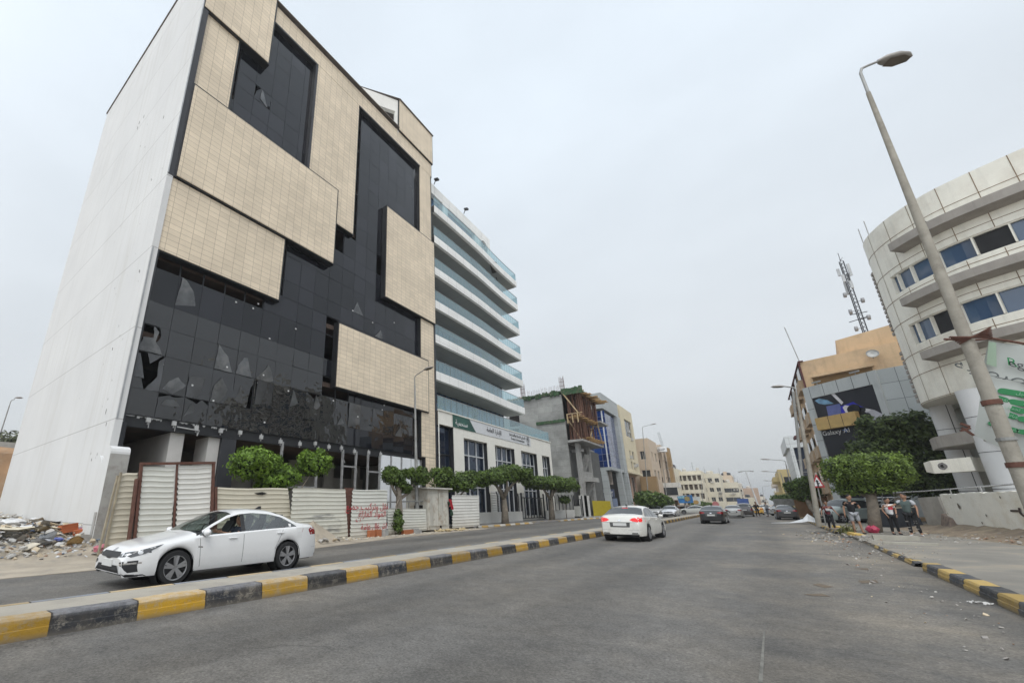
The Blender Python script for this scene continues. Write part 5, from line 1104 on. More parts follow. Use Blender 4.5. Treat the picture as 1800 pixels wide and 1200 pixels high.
for (a, b, z0, z1, m) in (((9.5, 48.8), (12.6, 47.9), .5, 12.0, 0),): g.hexa([(a[0], a[1], z0), (b[0], b[1], z0), (b[0] + .3, b[1] + 2, z0), (a[0] + .3, a[1] + 2, z0)], [(a[0], a[1], z1), (b[0], b[1], z1), (b[0] + .3, b[1] + 2, z1), (a[0] + .3, a[1] + 2, z1)])
g.build('side_wing', tilem('wing_panels', (.42, .45, .46), 'xz', 1.5, 1.35, (.16, .17, .18), .02, .06, .5), AD)
for u, v in ((1437, 670), (1505, 655)): c = auv(u, v); g = MB(); g.bar(ap(c[0] - .35, 12.25, .2), ap(c[0] + .35, 12.25, .2), .12); g.bar(ap(c[0], 12.0, .1), ap(c[0], 12.25, .2), .05); g.build('strip_lamp', M_galv, AD)
# telecom mast
def mast():
    x0, y0 = 13.6, 64.0; z1 = 22.9 - 0; t = thing('telecom_mast', 'slim lattice mast loaded with antennas behind the orange block', 'telecom mast', (x0, y0, 16))
    zt = atY(1500, 455, y0)[1]; x0b = atY(1548, 600, y0)[0]; x0 = x0b - .9
    g = MB()
    for dx, dy in ((-.22, -.2), (.22, -.2), (0, .25)): g.bar((x0 + dx, y0 + dy, 14), (x0 + dx * .8, y0 + dy * .8, zt), .07)
    z = 14.5
    while z < zt: g.bar((x0 - .2, y0 - .2, z), (x0 + .2, y0 - .2, z + .5), .04); g.bar((x0 + .2, y0 - .2, z), (x0, y0 + .25, z + .5), .04); z += .5
    g.tube([(x0, y0, zt), (x0, y0, zt + 1.2)], .03, 5); g.build('lattice', M_char, t)
    for k in range(6): g = MB(); g.obox((x0 + .45 * math.cos(k), y0 + .45 * math.sin(k), zt - 1.2 - (k % 3) * 1.0), (.24, .2, 1.5 if k < 3 else .9)); g.build('panel_antenna', pm('antenna_pale', (.45, .46, .47)), t)
    for k in range(7):
        z = zt - 4.2 - k * 1.05; s = 1 if k % 2 else -1; g = MB(); g.lathe([(0, 0), (.3, 0), (.3, .22), (0, .26)], (0, 0, 0), 12, 'X'); g.v = [(p[0] * s + x0 + s * .5, p[1] + y0 - .2, p[2] + z) for p in g.v]; g.bar((x0, y0, z), (x0 + s * .5, y0 - .2, z), .05); g.build('dish_antenna', pm('dish_grey', (.3, .3, .31)), t)
    g = MB(); g.bar((x0 - 1.0, y0 - .2, zt - 7.5), (x0 + .8, y0 - .2, zt - 7.2), .07); g.bar((x0 - .7, y0, zt - 6.6), (x0 + .7, y0, zt - 6.6), .07); g.build('boom', M_char, t)
mast()
# ---- further buildings on the right ----
GB = thing('glass_grid_building', 'narrow building with black glass squares in a white grid beyond the orange block', 'office building', (8, 100, 0))
g = MB(); xl, zt = atY(1380, 770, 92); xr = xl + 4.2
g.box((xl - .1, 92, 10.4), (xr + 6, 108, 12.3)); g.hexa([(xl + .25, 91.9, 0), (xl + .7, 91.9, 0), (xl + .7, 108, 0), (xl + .25, 108, 0)], [(xl + .25, 91.9, 10.4), (xl + .7, 91.9, 10.4), (xl + .7, 108, 10.4), (xl + .25, 108, 10.4)]); g.build('white_frame', tilem('white_panels', (.58, .6, .6), 'xz', 1.4, 1.0, (.3, .3, .3), .02, .03), GB)
for i in range(4):
    for j in range(4):
        x = xl + .75 + i * 1.25; z = .6 + 2.0 + j * 1.95; g = MB(); g.box((x, 92.2, z), (x + 1.17, 92.3, z + 1.85)); g.build('window_pane', random.choice([M_win, M_bglass2, glassm('grid_glass', (.03, .04, .06), .05, .9)]), GB)
g = MB(); g.box((xl + .7, 92.25, 0), (xr + 5, 107, 10.4)); g.build('inner_body', M_galv, GB)
def rfar(name, label, Y, ul, ur, vt, mat, depth=20, nz=4):
    xl, zt = atY(ul, vt, Y); xr, _ = atY(ur, vt, Y); xr += 6
    t = thing(name, label, 'apartment block', ((xl + xr) / 2, Y, 0)); g = MB(); o = grid_ops(0, xr - xl, 3, 1.3, 2.4, 3.1, nz, 1.5); o = [q for q in o if q[3] < zt - .3]; so = [q for q in grid_ops(0, depth, 4, 1.6, 2.4, 3.1, nz, 1.6) if q[3] < zt - .3]
    P = wall(g, (xl, Y), (xr, Y), 0, zt, o, .3, inn=(0, 1)); P2 = wall(g, (xl, Y), (xl, Y + depth), 0, zt, so, .3, inn=(1, 0)); g.poly([(xl, Y, zt), (xr, Y, zt), (xr, Y + depth, zt), (xl, Y + depth, zt)]); g.build('wall', mat, t); windows(t, P, o, .3, M_win); windows(t, P2, so, .3, M_win)
    for k in range(3):
        for j in range(3):
            z = 3 + j * 3.1
            if z + 1 < zt: g = MB(); g.box((xl - 1.0, Y + 1 + k * depth / 3.2, z), (xl, Y + 1 + k * depth / 3.2 + 3, z + 1.0)); g.build('balcony', mat, t)
rfar('yellow_apartment_block', 'yellowish block with cluttered balconies beyond the glass grid building', 118, 1366, 1392, 825, pm('yellow_render', (.50, .40, .2), .88, .1, .6, streak=.3))
rfar('sandy_apartment_block', 'sandy block with street balconies past the yellowish one', 150, 1364, 1376, 843, M_pale2)
rfar('pale_apartment_block', 'pale low block near the vanishing point on the right', 200, 1362, 1370, 862, M_pale)
rfar('far_right_block', 'last hazy block at the right end of the street', 300, 1362, 1368, 873, M_pale2)
t = thing('red_awning', 'small dark red awning jutting from the top balcony of the orange block', 'awning', (5.0, 82, 12.4)); x, z = atY(1400, 765, 80); g = MB(); g.hexa([(x - .3, 79.5, z - .45), (x + 1.4, 79.5, z + .0), (x + 1.4, 82, z + .0), (x - .3, 82, z - .45)], [(x - .3, 79.5, z - .1), (x + 1.4, 79.5, z + .5), (x + 1.4, 82, z + .5), (x - .3, 82, z - .1)]); g.build('awning_sheet', pm('dark_red_cloth', (.09, .025, .025)), t)
# ======================= CARS =======================
def interp(K, x):
    if x >= K[0][0]: return K[0][1]
    for a, b in zip(K[:-1], K[1:]):
        if x >= b[0]:
            t = (x - b[0]) / (a[0] - b[0]); t = t * t * (3 - 2 * t) * .25 + t * .75; return b[1] + (a[1] - b[1]) * t
    return K[-1][1]
def lin(K, x):
    if x >= K[0][0]: return K[0][1]
    for a, b in zip(K[:-1], K[1:]):
        if x >= b[0]: return b[1] + (a[1] - b[1]) * (x - b[0]) / (a[0] - b[0])
    return K[-1][1]
M_tyre = pm('tyre_rubber', (.018, .018, .019), .85, .2, 8); M_alloy = pm('alloy_rim', (.33, .33, .34), .35, .08, 4, metal=.6); M_rimd = pm('rim_dark', (.03, .03, .032), .5, .2)
M_carglass = clear('car_glass', (.55, .62, .60), .02, .3); M_cgdark = glassm('car_glass_dark', (.018, .022, .024), .03, .7)
M_trim = pm('black_plastic', (.02, .02, .022), .6, .2, 6); M_lamp = glassm('headlamp_glass', (.045, .048, .052), .06, .9); M_chrome = pm('chrome', (.6, .6, .6), .15, .05, metal=.9)
M_plate = pm('number_plate', (.62, .62, .6), .5, .03); M_seat = pm('seat_cloth', (.05, .05, .055), .9, .2)
def red(name, e):
    m, t, b = newmat(name); b.inputs['Base Color'].default_value = (.25, .008, .01, 1); b.inputs['Roughness'].default_value = .12
    if e: b.inputs['Emission Color'].default_value = (1, .03, .03, 1); b.inputs['Emission Strength'].default_value = e
    return m
M_tail = red('tail_lamp_red', 0); M_tailon = red('tail_lamp_lit', .55)
def paint(name, col, metal=0.0, dust=.25):
    m, t, b = newmat(name); P = objc(t); s = nn('ShaderNodeSeparateXYZ', t); t.links.new(P, s.inputs[0])
    f = rng(t, s.outputs[2], .15, .75, .75, .05); n = rng(t, noise(t, P, 5, 6, .7), .35, .75, 0, 1); mu = nn('ShaderNodeMath', t, operation='MULTIPLY'); t.links.new(f, mu.inputs[0]); t.links.new(n, mu.inputs[1])
    m2 = nn('ShaderNodeMath', t, operation='MULTIPLY'); m2.inputs[1].default_value = dust * 2; t.links.new(mu.outputs[0], m2.inputs[0])
    c = mixc(t, m2.outputs[0], c4(col), (.30, .26, .20, 1)); t.links.new(c, b.inputs['Base Color'])
    b.inputs['Metallic'].default_value = metal; b.inputs['Roughness'].default_value = .32; b.inputs['Coat Weight'].default_value = .8; b.inputs['Coat Roughness'].default_value = .05
    t.links.new(rng(t, m2.outputs[0], 0, .4, .3, .7), b.inputs['Roughness']); return m
def wheel(par, x, y, r, side, twoton=True, n=5, rimr=.70):
    g = MB(); w = .2; prof = [(r * rimr, -w / 2), (r * .93, -w / 2), (r * .985, -w * .38), (r, -w * .2), (r, w * .2), (r * .985, w * .38), (r * .93, w / 2), (r * rimr, w / 2), (r * rimr * .98, w * .2)]
    g.lathe(prof, (x, y, r), 32, 'Y'); t = g.build('wheel', M_tyre, par, local=True, smooth=40)
    g = MB(); s = side; R = r * rimr
    g.mi = 1; g.lathe([(0, s * .035), (R, s * .035)], (x, y, r), 24, 'Y')
    g.mi = 0; g.lathe([(R * .93, s * .06), (R * .94, s * .098), (R * 1.0, s * .104), (R * 1.01, s * .06)], (x, y, r), 32, 'Y'); g.lathe([(0, s * .085), (R * .17, s * .085), (R * .2, s * .06)], (x, y, r), 16, 'Y')
    for k in range(n):
        for da in ((-.16, .16) if twoton else (0,)):
            a = 2 * PI * k / n + .3; c1, s1 = math.cos(a + da * .4), math.sin(a + da * .4); c2, s2 = math.cos(a + da), math.sin(a + da); wd = .0125 if twoton else .04
            P0 = (x + c1 * R * .14, y + s * .085, r + s1 * R * .14); P1 = (x + c2 * R * .96, y + s * .092, r + s2 * R * .96); g.bar(P0, P1, .03 if abs(s2) > 2 else wd * 2 * r / .33, .05)
    g.build('rim', [M_alloy, M_rimd], t, local=True, smooth=30)
SEDAN = dict(L=4.64, W=1.80, r=.325, fx=1.38, rx=-1.32,
  top=[(2.32, .56), (2.27, .66), (2.16, .735), (1.9, .81), (1.5, .885), (1.12, .96), (1.0, 1.0), (.62, 1.20), (.25, 1.365), (.0, 1.42), (-.35, 1.44), (-.8, 1.415), (-1.15, 1.35), (-1.5, 1.22), (-1.82, 1.09), (-1.9, 1.07), (-2.15, 1.05), (-2.26, 1.0), (-2.32, .78)],
  belt=[(2.32, .50), (2.25, .62), (2.0, .72), (1.3, .84), (.9, .885), (-.8, .955), (-1.6, .985), (-2.1, .97), (-2.27, .90), (-2.32, .7)],
  wtop=[(1.0, .90), (.62, 1.09), (.3, 1.235), (0, 1.31), (-.35, 1.335), (-.8, 1.30), (-1.15, 1.22), (-1.42, 1.08), (-1.58, .99)],
  wbot=[(1.0, .895), (-.8, .965), (-1.58, .985)], ws=(1.02, .18), rw=(-1.02, -1.80), side=(.95, -1.56), pil=[(-.02, -.12)], roofy=.57, deck=0)
SUV = dict(L=4.6, W=1.86, r=.36, fx=1.36, rx=-1.34,
  top=[(2.3, .75), (2.25, .88), (2.1, .98), (1.5, 1.06), (1.12, 1.12), (.7, 1.38), (.35, 1.58), (0, 1.64), (-.8, 1.66), (-1.6, 1.62), (-1.95, 1.56), (-2.12, 1.3), (-2.22, 1.02), (-2.28, .9), (-2.3, .7)],
  belt=[(2.3, .6), (2.2, .78), (1.3, .96), (-1.6, 1.04), (-2.1, 1.04), (-2.25, .95), (-2.3, .65)], wtop=[(.98, 1.04), (.65, 1.27), (.3, 1.46), (-.3, 1.53), (-1.3, 1.51), (-1.75, 1.46), (-1.95, 1.3)],
  wbot=[(.98, 1.03), (-1.95, 1.10)], ws=(1.12, .35), rw=(-1.93, -2.15), side=(.95, -1.9), pil=[(0, -.1), (-.98, -1.08)], roofy=.66)
VAN = dict(L=4.25, W=1.78, r=.32, fx=1.32, rx=-1.34,
  top=[(2.12, .72), (2.07, .9), (1.9, 1.0), (1.5, 1.1), (1.25, 1.2), (.9, 1.48), (.6, 1.70), (.3, 1.78), (-.5, 1.82), (-1.5, 1.80), (-1.98, 1.74), (-2.06, 1.4), (-2.1, 1.0), (-2.12, .7)],
  belt=[(2.12, .62), (2.0, .82), (1.3, .98), (-1.9, 1.03), (-2.12, 1.0)], wtop=[(1.2, 1.1), (.9, 1.36), (.6, 1.56), (.2, 1.62), (-1.6, 1.62), (-1.9, 1.58)],
  wbot=[(1.2, 1.05), (-1.9, 1.06)], ws=(1.22, .62), rw=(-1.99, -2.08), side=(1.1, -1.85), pil=[(.25, .14), (-.72, -.86)], roofy=.7)
def car(name, label, loc, yaw, col, K=SEDAN, group=None, mat=None, glass=None, dark=False, detail=1, lit=False, scale=1.0, openf=False, roof=None, plate=None, rims=True, metal=0.0, dust=.25, front='a', bs=None):
    t = thing(name, label, 'van' if K is VAN else 'car', (loc[0], loc[1], loc[2] if len(loc) > 2 else 0), yaw, group); t.scale = (scale,) * 3
    pa = mat or paint('car_paint', col, metal, dust); gl = glass or M_cgdark
    hw = K['W'] / 2; hl = K['L'] / 2; r = K['r']; ar = r + .045
    xs = sorted({hl, -hl} | {round(-hl + K['L'] * i / 62, 4) for i in range(63)} | {K['ws'][0], K['ws'][1], K['rw'][0], K['rw'][1], K['side'][0], K['side'][1], hl - .02, -hl + .02, hl - .05, -hl + .05} | {q for p in K['pil'] for q in p} | {K['fx'] + ar * math.cos(PI * k / 10) for k in range(11)} | {K['rx'] + ar * math.cos(PI * k / 10) for k in range(11)}, reverse=True)
    rows = []; info = []
    zr = max(q[1] for q in K['top'])
    for x in xs:
        e = max(0, (abs(x) - (hl - .75)) / .75); wx = hw * (1 - .20 * e ** 2.4) * (1 - .02 * max(0, -x / hl))
        zb = .23 + .06 * (e > .95)
        for cx in (K['fx'], K['rx']):
            d = abs(x - cx)
            if d < ar: zb = max(zb, r + math.sqrt(max(0, ar * ar - d * d)))
        be = interp(K['belt'], x); zt = max(interp(K['top'], x), be + .02)
        be = max(be, zb + .06)
        ww = wx * .935
        wb = lin(K['wbot'], x); wt = lin(K['wtop'], x); incab = K['ws'][0] + .02 >= x >= K['rw'][1] - .02
        wb = min(max(wb, be + .005), zt - .012); wt = min(max(wt, wb + .004), zt - .008)
        def yr(z): q = min(max((z - be) / (zr - be), 0), 1); return ww + (K['roofy'] - ww) * q ** 1.15
        z2 = zb + (be - zb) * .38; z3 = zb + (be - zb) * .72
        row = [(x, wx * .955, zb), (x, wx * .985, zb + (be - zb) * .14), (x, wx, z2), (x, wx * .995, z3), (x, wx * .975, be - .015), (x, wx * .955, be)]
        if incab:
            row += [(x, yr(wb), wb), (x, yr(wt), wt)]
            ze = wt + (zt - wt) * .45; row += [(x, yr(ze) - .015, ze), (x, yr(ze) * .62, ze + (zt - ze) * .72), (x, 0, zt)]
        else:
            row += [(x, wx * .90, be + (zt - be) * .35), (x, wx * .84, be + (zt - be) * .6), (x, wx * .75, be + (zt - be) * .78), (x, wx * .45, be + (zt - be) * .95), (x, 0, zt)]
        rows.append(row); info.append(x)
    full = [r0 + [(p[0], -p[1], p[2]) for p in reversed(r0[:-1])] for r0 in rows]
    nseg = len(full[0]) - 1
    inside = lambda x, a, b: a >= x >= b
    def mi(i, j):
        xm = (xs[i] + xs[i + 1]) / 2; k = j if j < 10 else nseg - 1 - j
        if k == 6 and inside(xm, *K['side']): return 2 if any(a >= xm >= b for a, b in K['pil']) else 1
        if k in (8, 9) and (inside(xm, *K['ws']) or inside(xm, *K['rw'])): return 1
        if k == 7 and inside(xm, K['ws'][0], K['ws'][0] - .12): return 2
        return 0
    g = MB(); g.grid(full, mi); g.mi = 0
    if openf:      # the near front window is wound down
        keep = [q for q in range(len(g.f)) if not (q % nseg == 6 and K['ws'][0] - .3 >= (xs[q // nseg] + xs[q // nseg + 1]) / 2 >= K['pil'][0][0] and g.m[q] == 1)]
        g.f = [g.f[q] for q in keep]; g.m = [g.m[q] for q in keep]
    g.poly(full[0][::-1]); g.poly(full[-1])
    body = g.build('body', [pa, gl, M_trim], t, local=True, smooth=38)
    bvh = BVHTree.FromPolygons([Vector(v) for v in g.v], g.f)
    # underbody and wheel wells
    g = MB(); g.box((-hl + .18, -hw * .78, .2), (hl - .22, hw * .78, .52)); g.build('underbody', M_trim, t, local=True)
    if gl is M_carglass:
        g = MB(); g.box((-1.9, -hw * .9, .45), (1.05, hw * .9, .62)); g.box((.85, -hw * .86, .6), (1.12, hw * .86, .88))
        for y in (-.38, .38):
            for x in (-.15, -1.0): g.hexa([(x - .05, y - .24, .62), (x + .42, y - .24, .62), (x + .42, y + .24, .62), (x - .05, y + .24, .62)], [(x - .12, y - .24, .78), (x + .4, y - .24, .76), (x + .4, y + .24, .76), (x - .12, y + .24, .78)]); g.hexa([(x - .12, y - .23, .76), (x + .0, y - .23, .76), (x + .0, y + .23, .76), (x - .12, y + .23, .76)], [(x - .32, y - .18, 1.15), (x - .24, y - .18, 1.15), (x - .24, y + .18, 1.15), (x - .32, y + .18, 1.15)]); g.box((x - .36, y - .1, 1.14), (x - .26, y + .1, 1.28))
        g.build('seats', M_seat, t, local=True)
        g = MB(); g.lathe([(.17, 0), (.185, .012), (.19, .0), (.185, -.012)], (0, 0, 0), 20, 'X'); g.v = [(p[0] + .62, p[1] + .38, p[2] + .93) for p in g.v]; g.build('steering_wheel', M_trim, t, local=True)
    for cx in (K['fx'], K['rx']):
        for s in (1, -1):
            wheel(t, cx, s * (hw - .12), r, s, detail > 1)
            if detail: g = MB(); g.lathe([(ar + .01, hw - .02), (ar + .02, hw - .35), (0, hw - .35)], (cx, 0, r), 20, 'Y'); g.v = [(p[0], p[1] * s, p[2]) for p in g.v]; g.build('wheel_well', M_trim, t, local=True)
    def patch(nm, poly, axis, m, off=.006, par=None, step=.05, ends=True):
        """a shaped piece laid onto the body: poly in (a, z); axis +x/-x looks at nose/tail, +y/-y at the sides, +z at the top"""
        den = []
        for a, b in zip(poly, poly[1:] + poly[:1]):
            L = math.hypot(b[0] - a[0], b[1] - a[1]); n = max(1, int(L / step))
            for k in range(n): den.append((a[0] + (b[0] - a[0]) * k / n, a[1] + (b[1] - a[1]) * k / n))
        x0 = min(p[0] for p in den); x1 = max(p[0] for p in den); y0 = min(p[1] for p in den); y1 = max(p[1] for p in den); pts = [Vector(p) for p in den]
        def ins(x, y):
            c = False; q = len(den)
            for i in range(q):
                a, b = den[i], den[i - 1]
                if (a[1] > y) != (b[1] > y) and x < (b[0] - a[0]) * (y - a[1]) / (b[1] - a[1]) + a[0]: c = not c
            return c
        y = y0 + step / 2
        while y < y1:
            x = x0 + step / 2
            while x < x1:
                if ins(x, y) and min(math.hypot(x - p[0], y - p[1]) for p in den) > step * .5: pts.append(Vector((x, y)))
                x += step
            y += step
        v, e, f, *_ = delaunay_2d_cdt(pts, [(i, (i + 1) % len(den)) for i in range(len(den))], [], 1, 1e-4)
        sg = 1 if axis[0] == '+' else -1; out_ = []
        for p in v:
            if axis[1] == 'x': o = Vector((sg * 4, p[0], p[1])); d = Vector((-sg, 0, 0))
            elif axis[1] == 'y': o = Vector((p[0], sg * 3, p[1])); d = Vector((0, -sg, 0))
            else: o = Vector((p[0], p[1], 4)); d = Vector((0, 0, -1))
            h = bvh.ray_cast(o, d)
            if h[0] is None:
                h = bvh.find_nearest(o + d * (3.0 if axis[1] != 'y' else 2.1)); 
            out_.append(tuple(h[0] - d * off))
        me = bpy.data.meshes.new(nm); me.from_pydata(out_, [], [tuple(q) for q in f]); me.materials.append(m); me.polygons.foreach_set('use_smooth', [True] * len(f)); me.update()
        ob = bpy.data.objects.new(nm, me); COL.objects.link(ob); ob.parent = par or t; return ob
    P = patch
    z = lambda q: q
    # number plates
    zp = .56 if K is SEDAN else .7
    g = MB(); g.box((-hl - .025, -.26, zp + .06), (-hl + .02, .26, zp + .18)); pl = g.build('number_plate', M_plate, t, local=True)
    if detail: text('plate_lettering', plate or '5 - 418267', .085, M_sb, pl, (0, 0, 0), (0, -1, 0), (0, 0, 1), .001); o = pl.children[0]; o.data.transform(Matrix.Translation((-hl - .03, 0, zp + .12)))
    tl = M_tailon if lit else M_tail
    if K is SEDAN:
        for s in (1, -1):
            P('tail_light', [(s * .40, .86), (s * .50, .925), (s * .70, .96), (s * .86, .94), (s * .88, .78), (s * .70, .775), (s * .52, .80)], '-x', tl, .008)
            P('tail_light', [(-2.30, .80), (-2.02, .84), (-2.06, .90), (-2.26, .95)], '+y' if s > 0 else '-y', tl, .008)
            P('headlight', [(s * .46, .615), (s * .66, .665), (s * .86, .70), (s * .87, .64), (s * .70, .585), (s * .52, .575)], '+x', M_lamp, .008)
            P('headlight', [(2.26, .60), (2.05, .70), (1.66, .785), (1.72, .755), (1.98, .63), (2.2, .575)], '+y' if s > 0 else '-y', M_lamp, .009)
            P('lamp_lens', [(s * (.62 + .035 * math.cos(a)), .622 + .03 * math.sin(a)) for a in [2 * PI * k / 10 for k in range(10)]], '+x', M_chrome, .014, step=.03)
            P('lamp_lens', [(2.06 + .045 * math.cos(a), .655 + .035 * math.sin(a)) for a in [2 * PI * k / 10 for k in range(10)]], '+y' if s > 0 else '-y', M_chrome, .014, step=.03)
            P('fog_bezel', [(s * .60, .49), (s * .83, .52), (s * .83, .32), (s * .77, .31), (s * .73, .41), (s * .62, .45)], '+x', M_trim, .009)
            P('exhaust_trim', [(s * .42, .31), (s * .68, .315), (s * .66, .36), (s * .45, .355)], '-x', M_trim, .01)
            P('bumper_seam', [(s * .3, .46), (s * .8, .475), (s * .8, .48), (s * .3, .465)], '-x', M_trim, .004)
        P('grille', [(-.44, .665), (.44, .665), (.50, .615), (.44, .565), (.15, .555), (.08, .535), (-.08, .535), (-.15, .555), (-.44, .565), (-.50, .615)], '+x', M_trim, .012)
        P('lower_grille', [(-.52, .43), (.52, .43), (.66, .30), (.84, .27), (.84, .235), (-.84, .235), (-.84, .27), (-.66, .30)], '+x', M_trim, .012)
        P('rear_diffuser', [(-.70, .30), (.70, .30), (.70, .27), (-.70, .27)], '-x', M_trim, .006)
        P('plate_recess', [(-.40, .76), (.40, .76), (.38, .57), (-.38, .57)], '-x', pm('plate_recess_grey', (.10, .10, .10)), .004)
        P('emblem', [(.07 * math.cos(a), .84 + .035 * math.sin(a)) for a in [2 * PI * k / 12 for k in range(12)]], '-x', M_chrome, .012, step=.03)
        P('emblem', [(.06 * math.cos(a), .695 + .03 * math.sin(a)) for a in [2 * PI * k / 12 for k in range(12)]], '+x', M_chrome, .012, step=.03)
        P('boot_seam', [(-.72, .765), (.72, .765), (.72, .757), (-.72, .757)], '-x', M_trim, .004)
        g = MB(); g.box((hl - .01, -.26, .40), (hl + .03, .26, .52)); p2 = g.build('number_plate', M_plate, t, local=True)
        if detail: text('plate_lettering', plate or '5 - 418267', .085, M_sb, p2, (0, 0, 0), (0, 1, 0), (0, 0, 1), .001); p2.children[0].data.transform(Matrix.Translation((hl + .034, 0, .46)))
    else:
        zb_ = 1.02 if K is SUV else .98
        for s in (1, -1):
            P('tail_light', [(s * .62, zb_ - .05), (s * .84, zb_ - .05), (s * .86, zb_ - .3), (s * .7, zb_ - .28)], '-x', tl, .008)
            P('headlight', [(s * .48, .80), (s * .80, .86), (s * .82, .72), (s * .5, .68)], '+x', M_lamp, .008)
        P('grille', [(-.42, .78), (.42, .78), (.4, .62), (-.4, .62)], '+x', M_trim, .01); P('lower_grille', [(-.7, .5), (.7, .5), (.7, .36), (-.7, .36)], '+x', M_trim, .01)
    if detail:
        for s in ('+y', '-y'):
            be = lambda x: interp(K['belt'], x)
            seam = lambda x0, z0, x1, z1, w=.004: [(x0 - w, z0), (x0 + w, z0), (x1 + w, z1), (x1 - w, z1)]
            xa, xb, xc = (K['pil'][0][0] + K['pil'][0][1]) / 2, K['side'][0] - .0, K['rx'] + ar + .02
            P('door_seam', seam(xa, .30, xa, be(xa)), s, M_trim, .003); P('door_seam', seam(xb - .05, .30, xb, be(xb) - .01), s, M_trim, .003); P('door_seam', seam(xc - .0, .5, xc - .22, be(xc)), s, M_trim, .003)
            P('sill_trim', [(xb, .245), (xc, .245), (xc, .31), (xb, .29)], s, M_trim if K is not SEDAN else pa, .004)
            for x in (xa + .28, xc - .12 if K is SEDAN else xa - .6):
                sg = 1 if s == '+y' else -1; zz = be(x) - .10; yy = sg * (hw * .985 + .012); g = MB(); g.tube([(x - .11, yy - sg * .03, zz), (x - .09, yy + sg * .01, zz + .005), (x + .07, yy + sg * .01, zz + .005), (x + .09, yy - sg * .03, zz)], .016, 6); g.build('door_handle', pa, t, local=True)
        for s in (1, -1):
            g = MB(); x = K['side'][0] - .10; zz = lin(K['wbot'], x) + .06
            g.lathe([(0, -.10), (.05, -.095), (.075, -.04), (.08, .02), (.06, .08), (0, .1)], (0, 0, 0), 12, 'Y'); g.v = [(p[0] * .9 + x, p[1] + s * (hw + .05), p[2] * .95 + zz) for p in g.v]
            mr_ = g.build('wing_mirror', pa, t, local=True, smooth=True); g = MB(); g.bar((x + .01, s * (hw - .09), zz - .06), (x, s * (hw + .0), zz - .03), .05); g.build('mirror_stalk', M_trim, mr_, local=True)
        g = MB(); g.hexa([(-.98, -.02, zr - .03), (-.80, -.02, zr - .02), (-.80, .02, zr - .02), (-.98, .02, zr - .03)], [(-.98, -.01, zr + .05), (-.93, -.01, zr + .05), (-.93, .01, zr + .05), (-.98, .01, zr + .05)]); g.build('roof_aerial', M_trim, t, local=True)
    t['_k'] = 0; del t['_k']
    return t, P, body
def gy(u, v, z=0): return gnd(u, v, z)
yawf = PI / 2       # local +x is the nose: heading away from the camera along +Y
W_ = (.72, .72, .72)
# the near white sedan: heading towards -Y (to the camera's left), far carriageway
C1, P1_, b1 = car('white_sedan', 'clean white sedan driving left with its window down, nearest the kerbed median', (-10.61, 5.60, 0), -PI / 2, W_, detail=2, glass=M_carglass, dust=.08, plate='5 - 100063', openf=True)
C1.scale = (.99, 1, 1.035)
for s in (-1, 1):
    P1_('fog_strip', [(s * .62, .47), (s * .85, .49), (s * .85, .46), (s * .63, .44)], '+x', M_chrome, .014)
P1_('badge', [(.88, .69), (.98, .70), (.98, .675), (.88, .665)], '+y', M_chrome, .006, step=.03)
P1_('window_sticker', [(-1.40, 1.06), (-1.33, 1.065), (-1.33, 1.0), (-1.40, .995)], '+y', M_sw, .006, step=.03)
P1_('fuel_flap', [(-1.72, .86), (-1.58, .86), (-1.575, .85), (-1.575, .73), (-1.58, .72), (-1.72, .72), (-1.725, .73), (-1.725, .85)], '+y', paint('flap_paint', (.68, .68, .68)), .003)
# the rear-view white sedan with its brake lights on
C2, P2_, b2 = car('white_sedan', 'dusty white sedan seen from behind with brake lights glowing', (-4.93, 22.75, 0), yawf - .03, (.70, .69, .65), lit=True, dust=.45, glass=M_cgdark, detail=2, scale=1.04)
P2_('high_brake_lamp', [(-.12, 1.335), (.12, 1.335), (.12, 1.315), (-.12, 1.315)], '-x', M_tailon, .01)
car('dark_sedan', 'near black sedan driving away in the middle of the road', (-3.35, 45.0, 0), yawf - .02, (.008, .008, .010), dust=.05)
car('silver_sedan', 'silver grey sedan just ahead of the near black one', (-2.75, 64.8, 0), yawf, (.42, .42, .41), metal=.3, dust=.3, detail=0)
car('dark_suv', 'dark maroon sport utility car beyond the silver sedan', (-1.85, 72.0, 0), yawf, (.022, .014, .016), K=SUV, detail=0)
T_, pt, _b = car('yellow_taxi', 'yellow and white taxi sedan behind the dark sport utility car', (-.75, 84.0, 0), yawf, (.62, .34, .03), detail=0)
pt('white_wing', [(-.3, .3), (2.2, .3), (2.2, .66), (-.3, .9)], '-y', paint('taxi_white', (.6, .6, .58)), .006); pt('white_boot', [(-.45, .94), (.45, .94), (.42, .8), (-.42, .8)], '-x', paint('taxi_white', (.6, .6, .58)), .006)
car('white_sedan', 'pale sedan partly hidden past the yellow taxi', (.3, 93, 0), yawf, (.5, .5, .5), detail=0)
car('white_sedan', 'white sedan parked across the street behind the two distant men', (2.3, 78, 0), yawf - .5, (.5, .5, .48), detail=0)
car('grey_sedan', 'dark grey sedan parked at the right edge of the road', (1.85, 58.9, 0), yawf + .02, (.045, .046, .052), metal=.2, dust=.3)
car('white_sedan', 'white sedan with dark bumper coming toward the camera beyond the median', (-9.75, 66.5, 0), -PI / 2 + .02, (.66, .67, .70))
car('white_sedan', 'white sedan half hidden behind the oncoming white one', (-12.0, 69.5, 0), -PI / 2 + .02, (.62, .62, .62))
car('white_sedan', 'old white sedan crossing sideways behind the blue billboard post', (-9.2, 86, 0), PI + .1, (.5, .5, .47), detail=0)
car('grey_sedan', 'small grey car parked by the far clipped tree', (-14.0, 70, 0), -PI / 2, (.2, .22, .2), detail=0)
x, y = gy(1487, 919, .11); car('grey_van', 'sage grey van parked behind the boy in the maroon shirt', (5.2, 46.5, .11), -PI / 2 - .95, (.23, .27, .26), K=VAN, dust=.25)
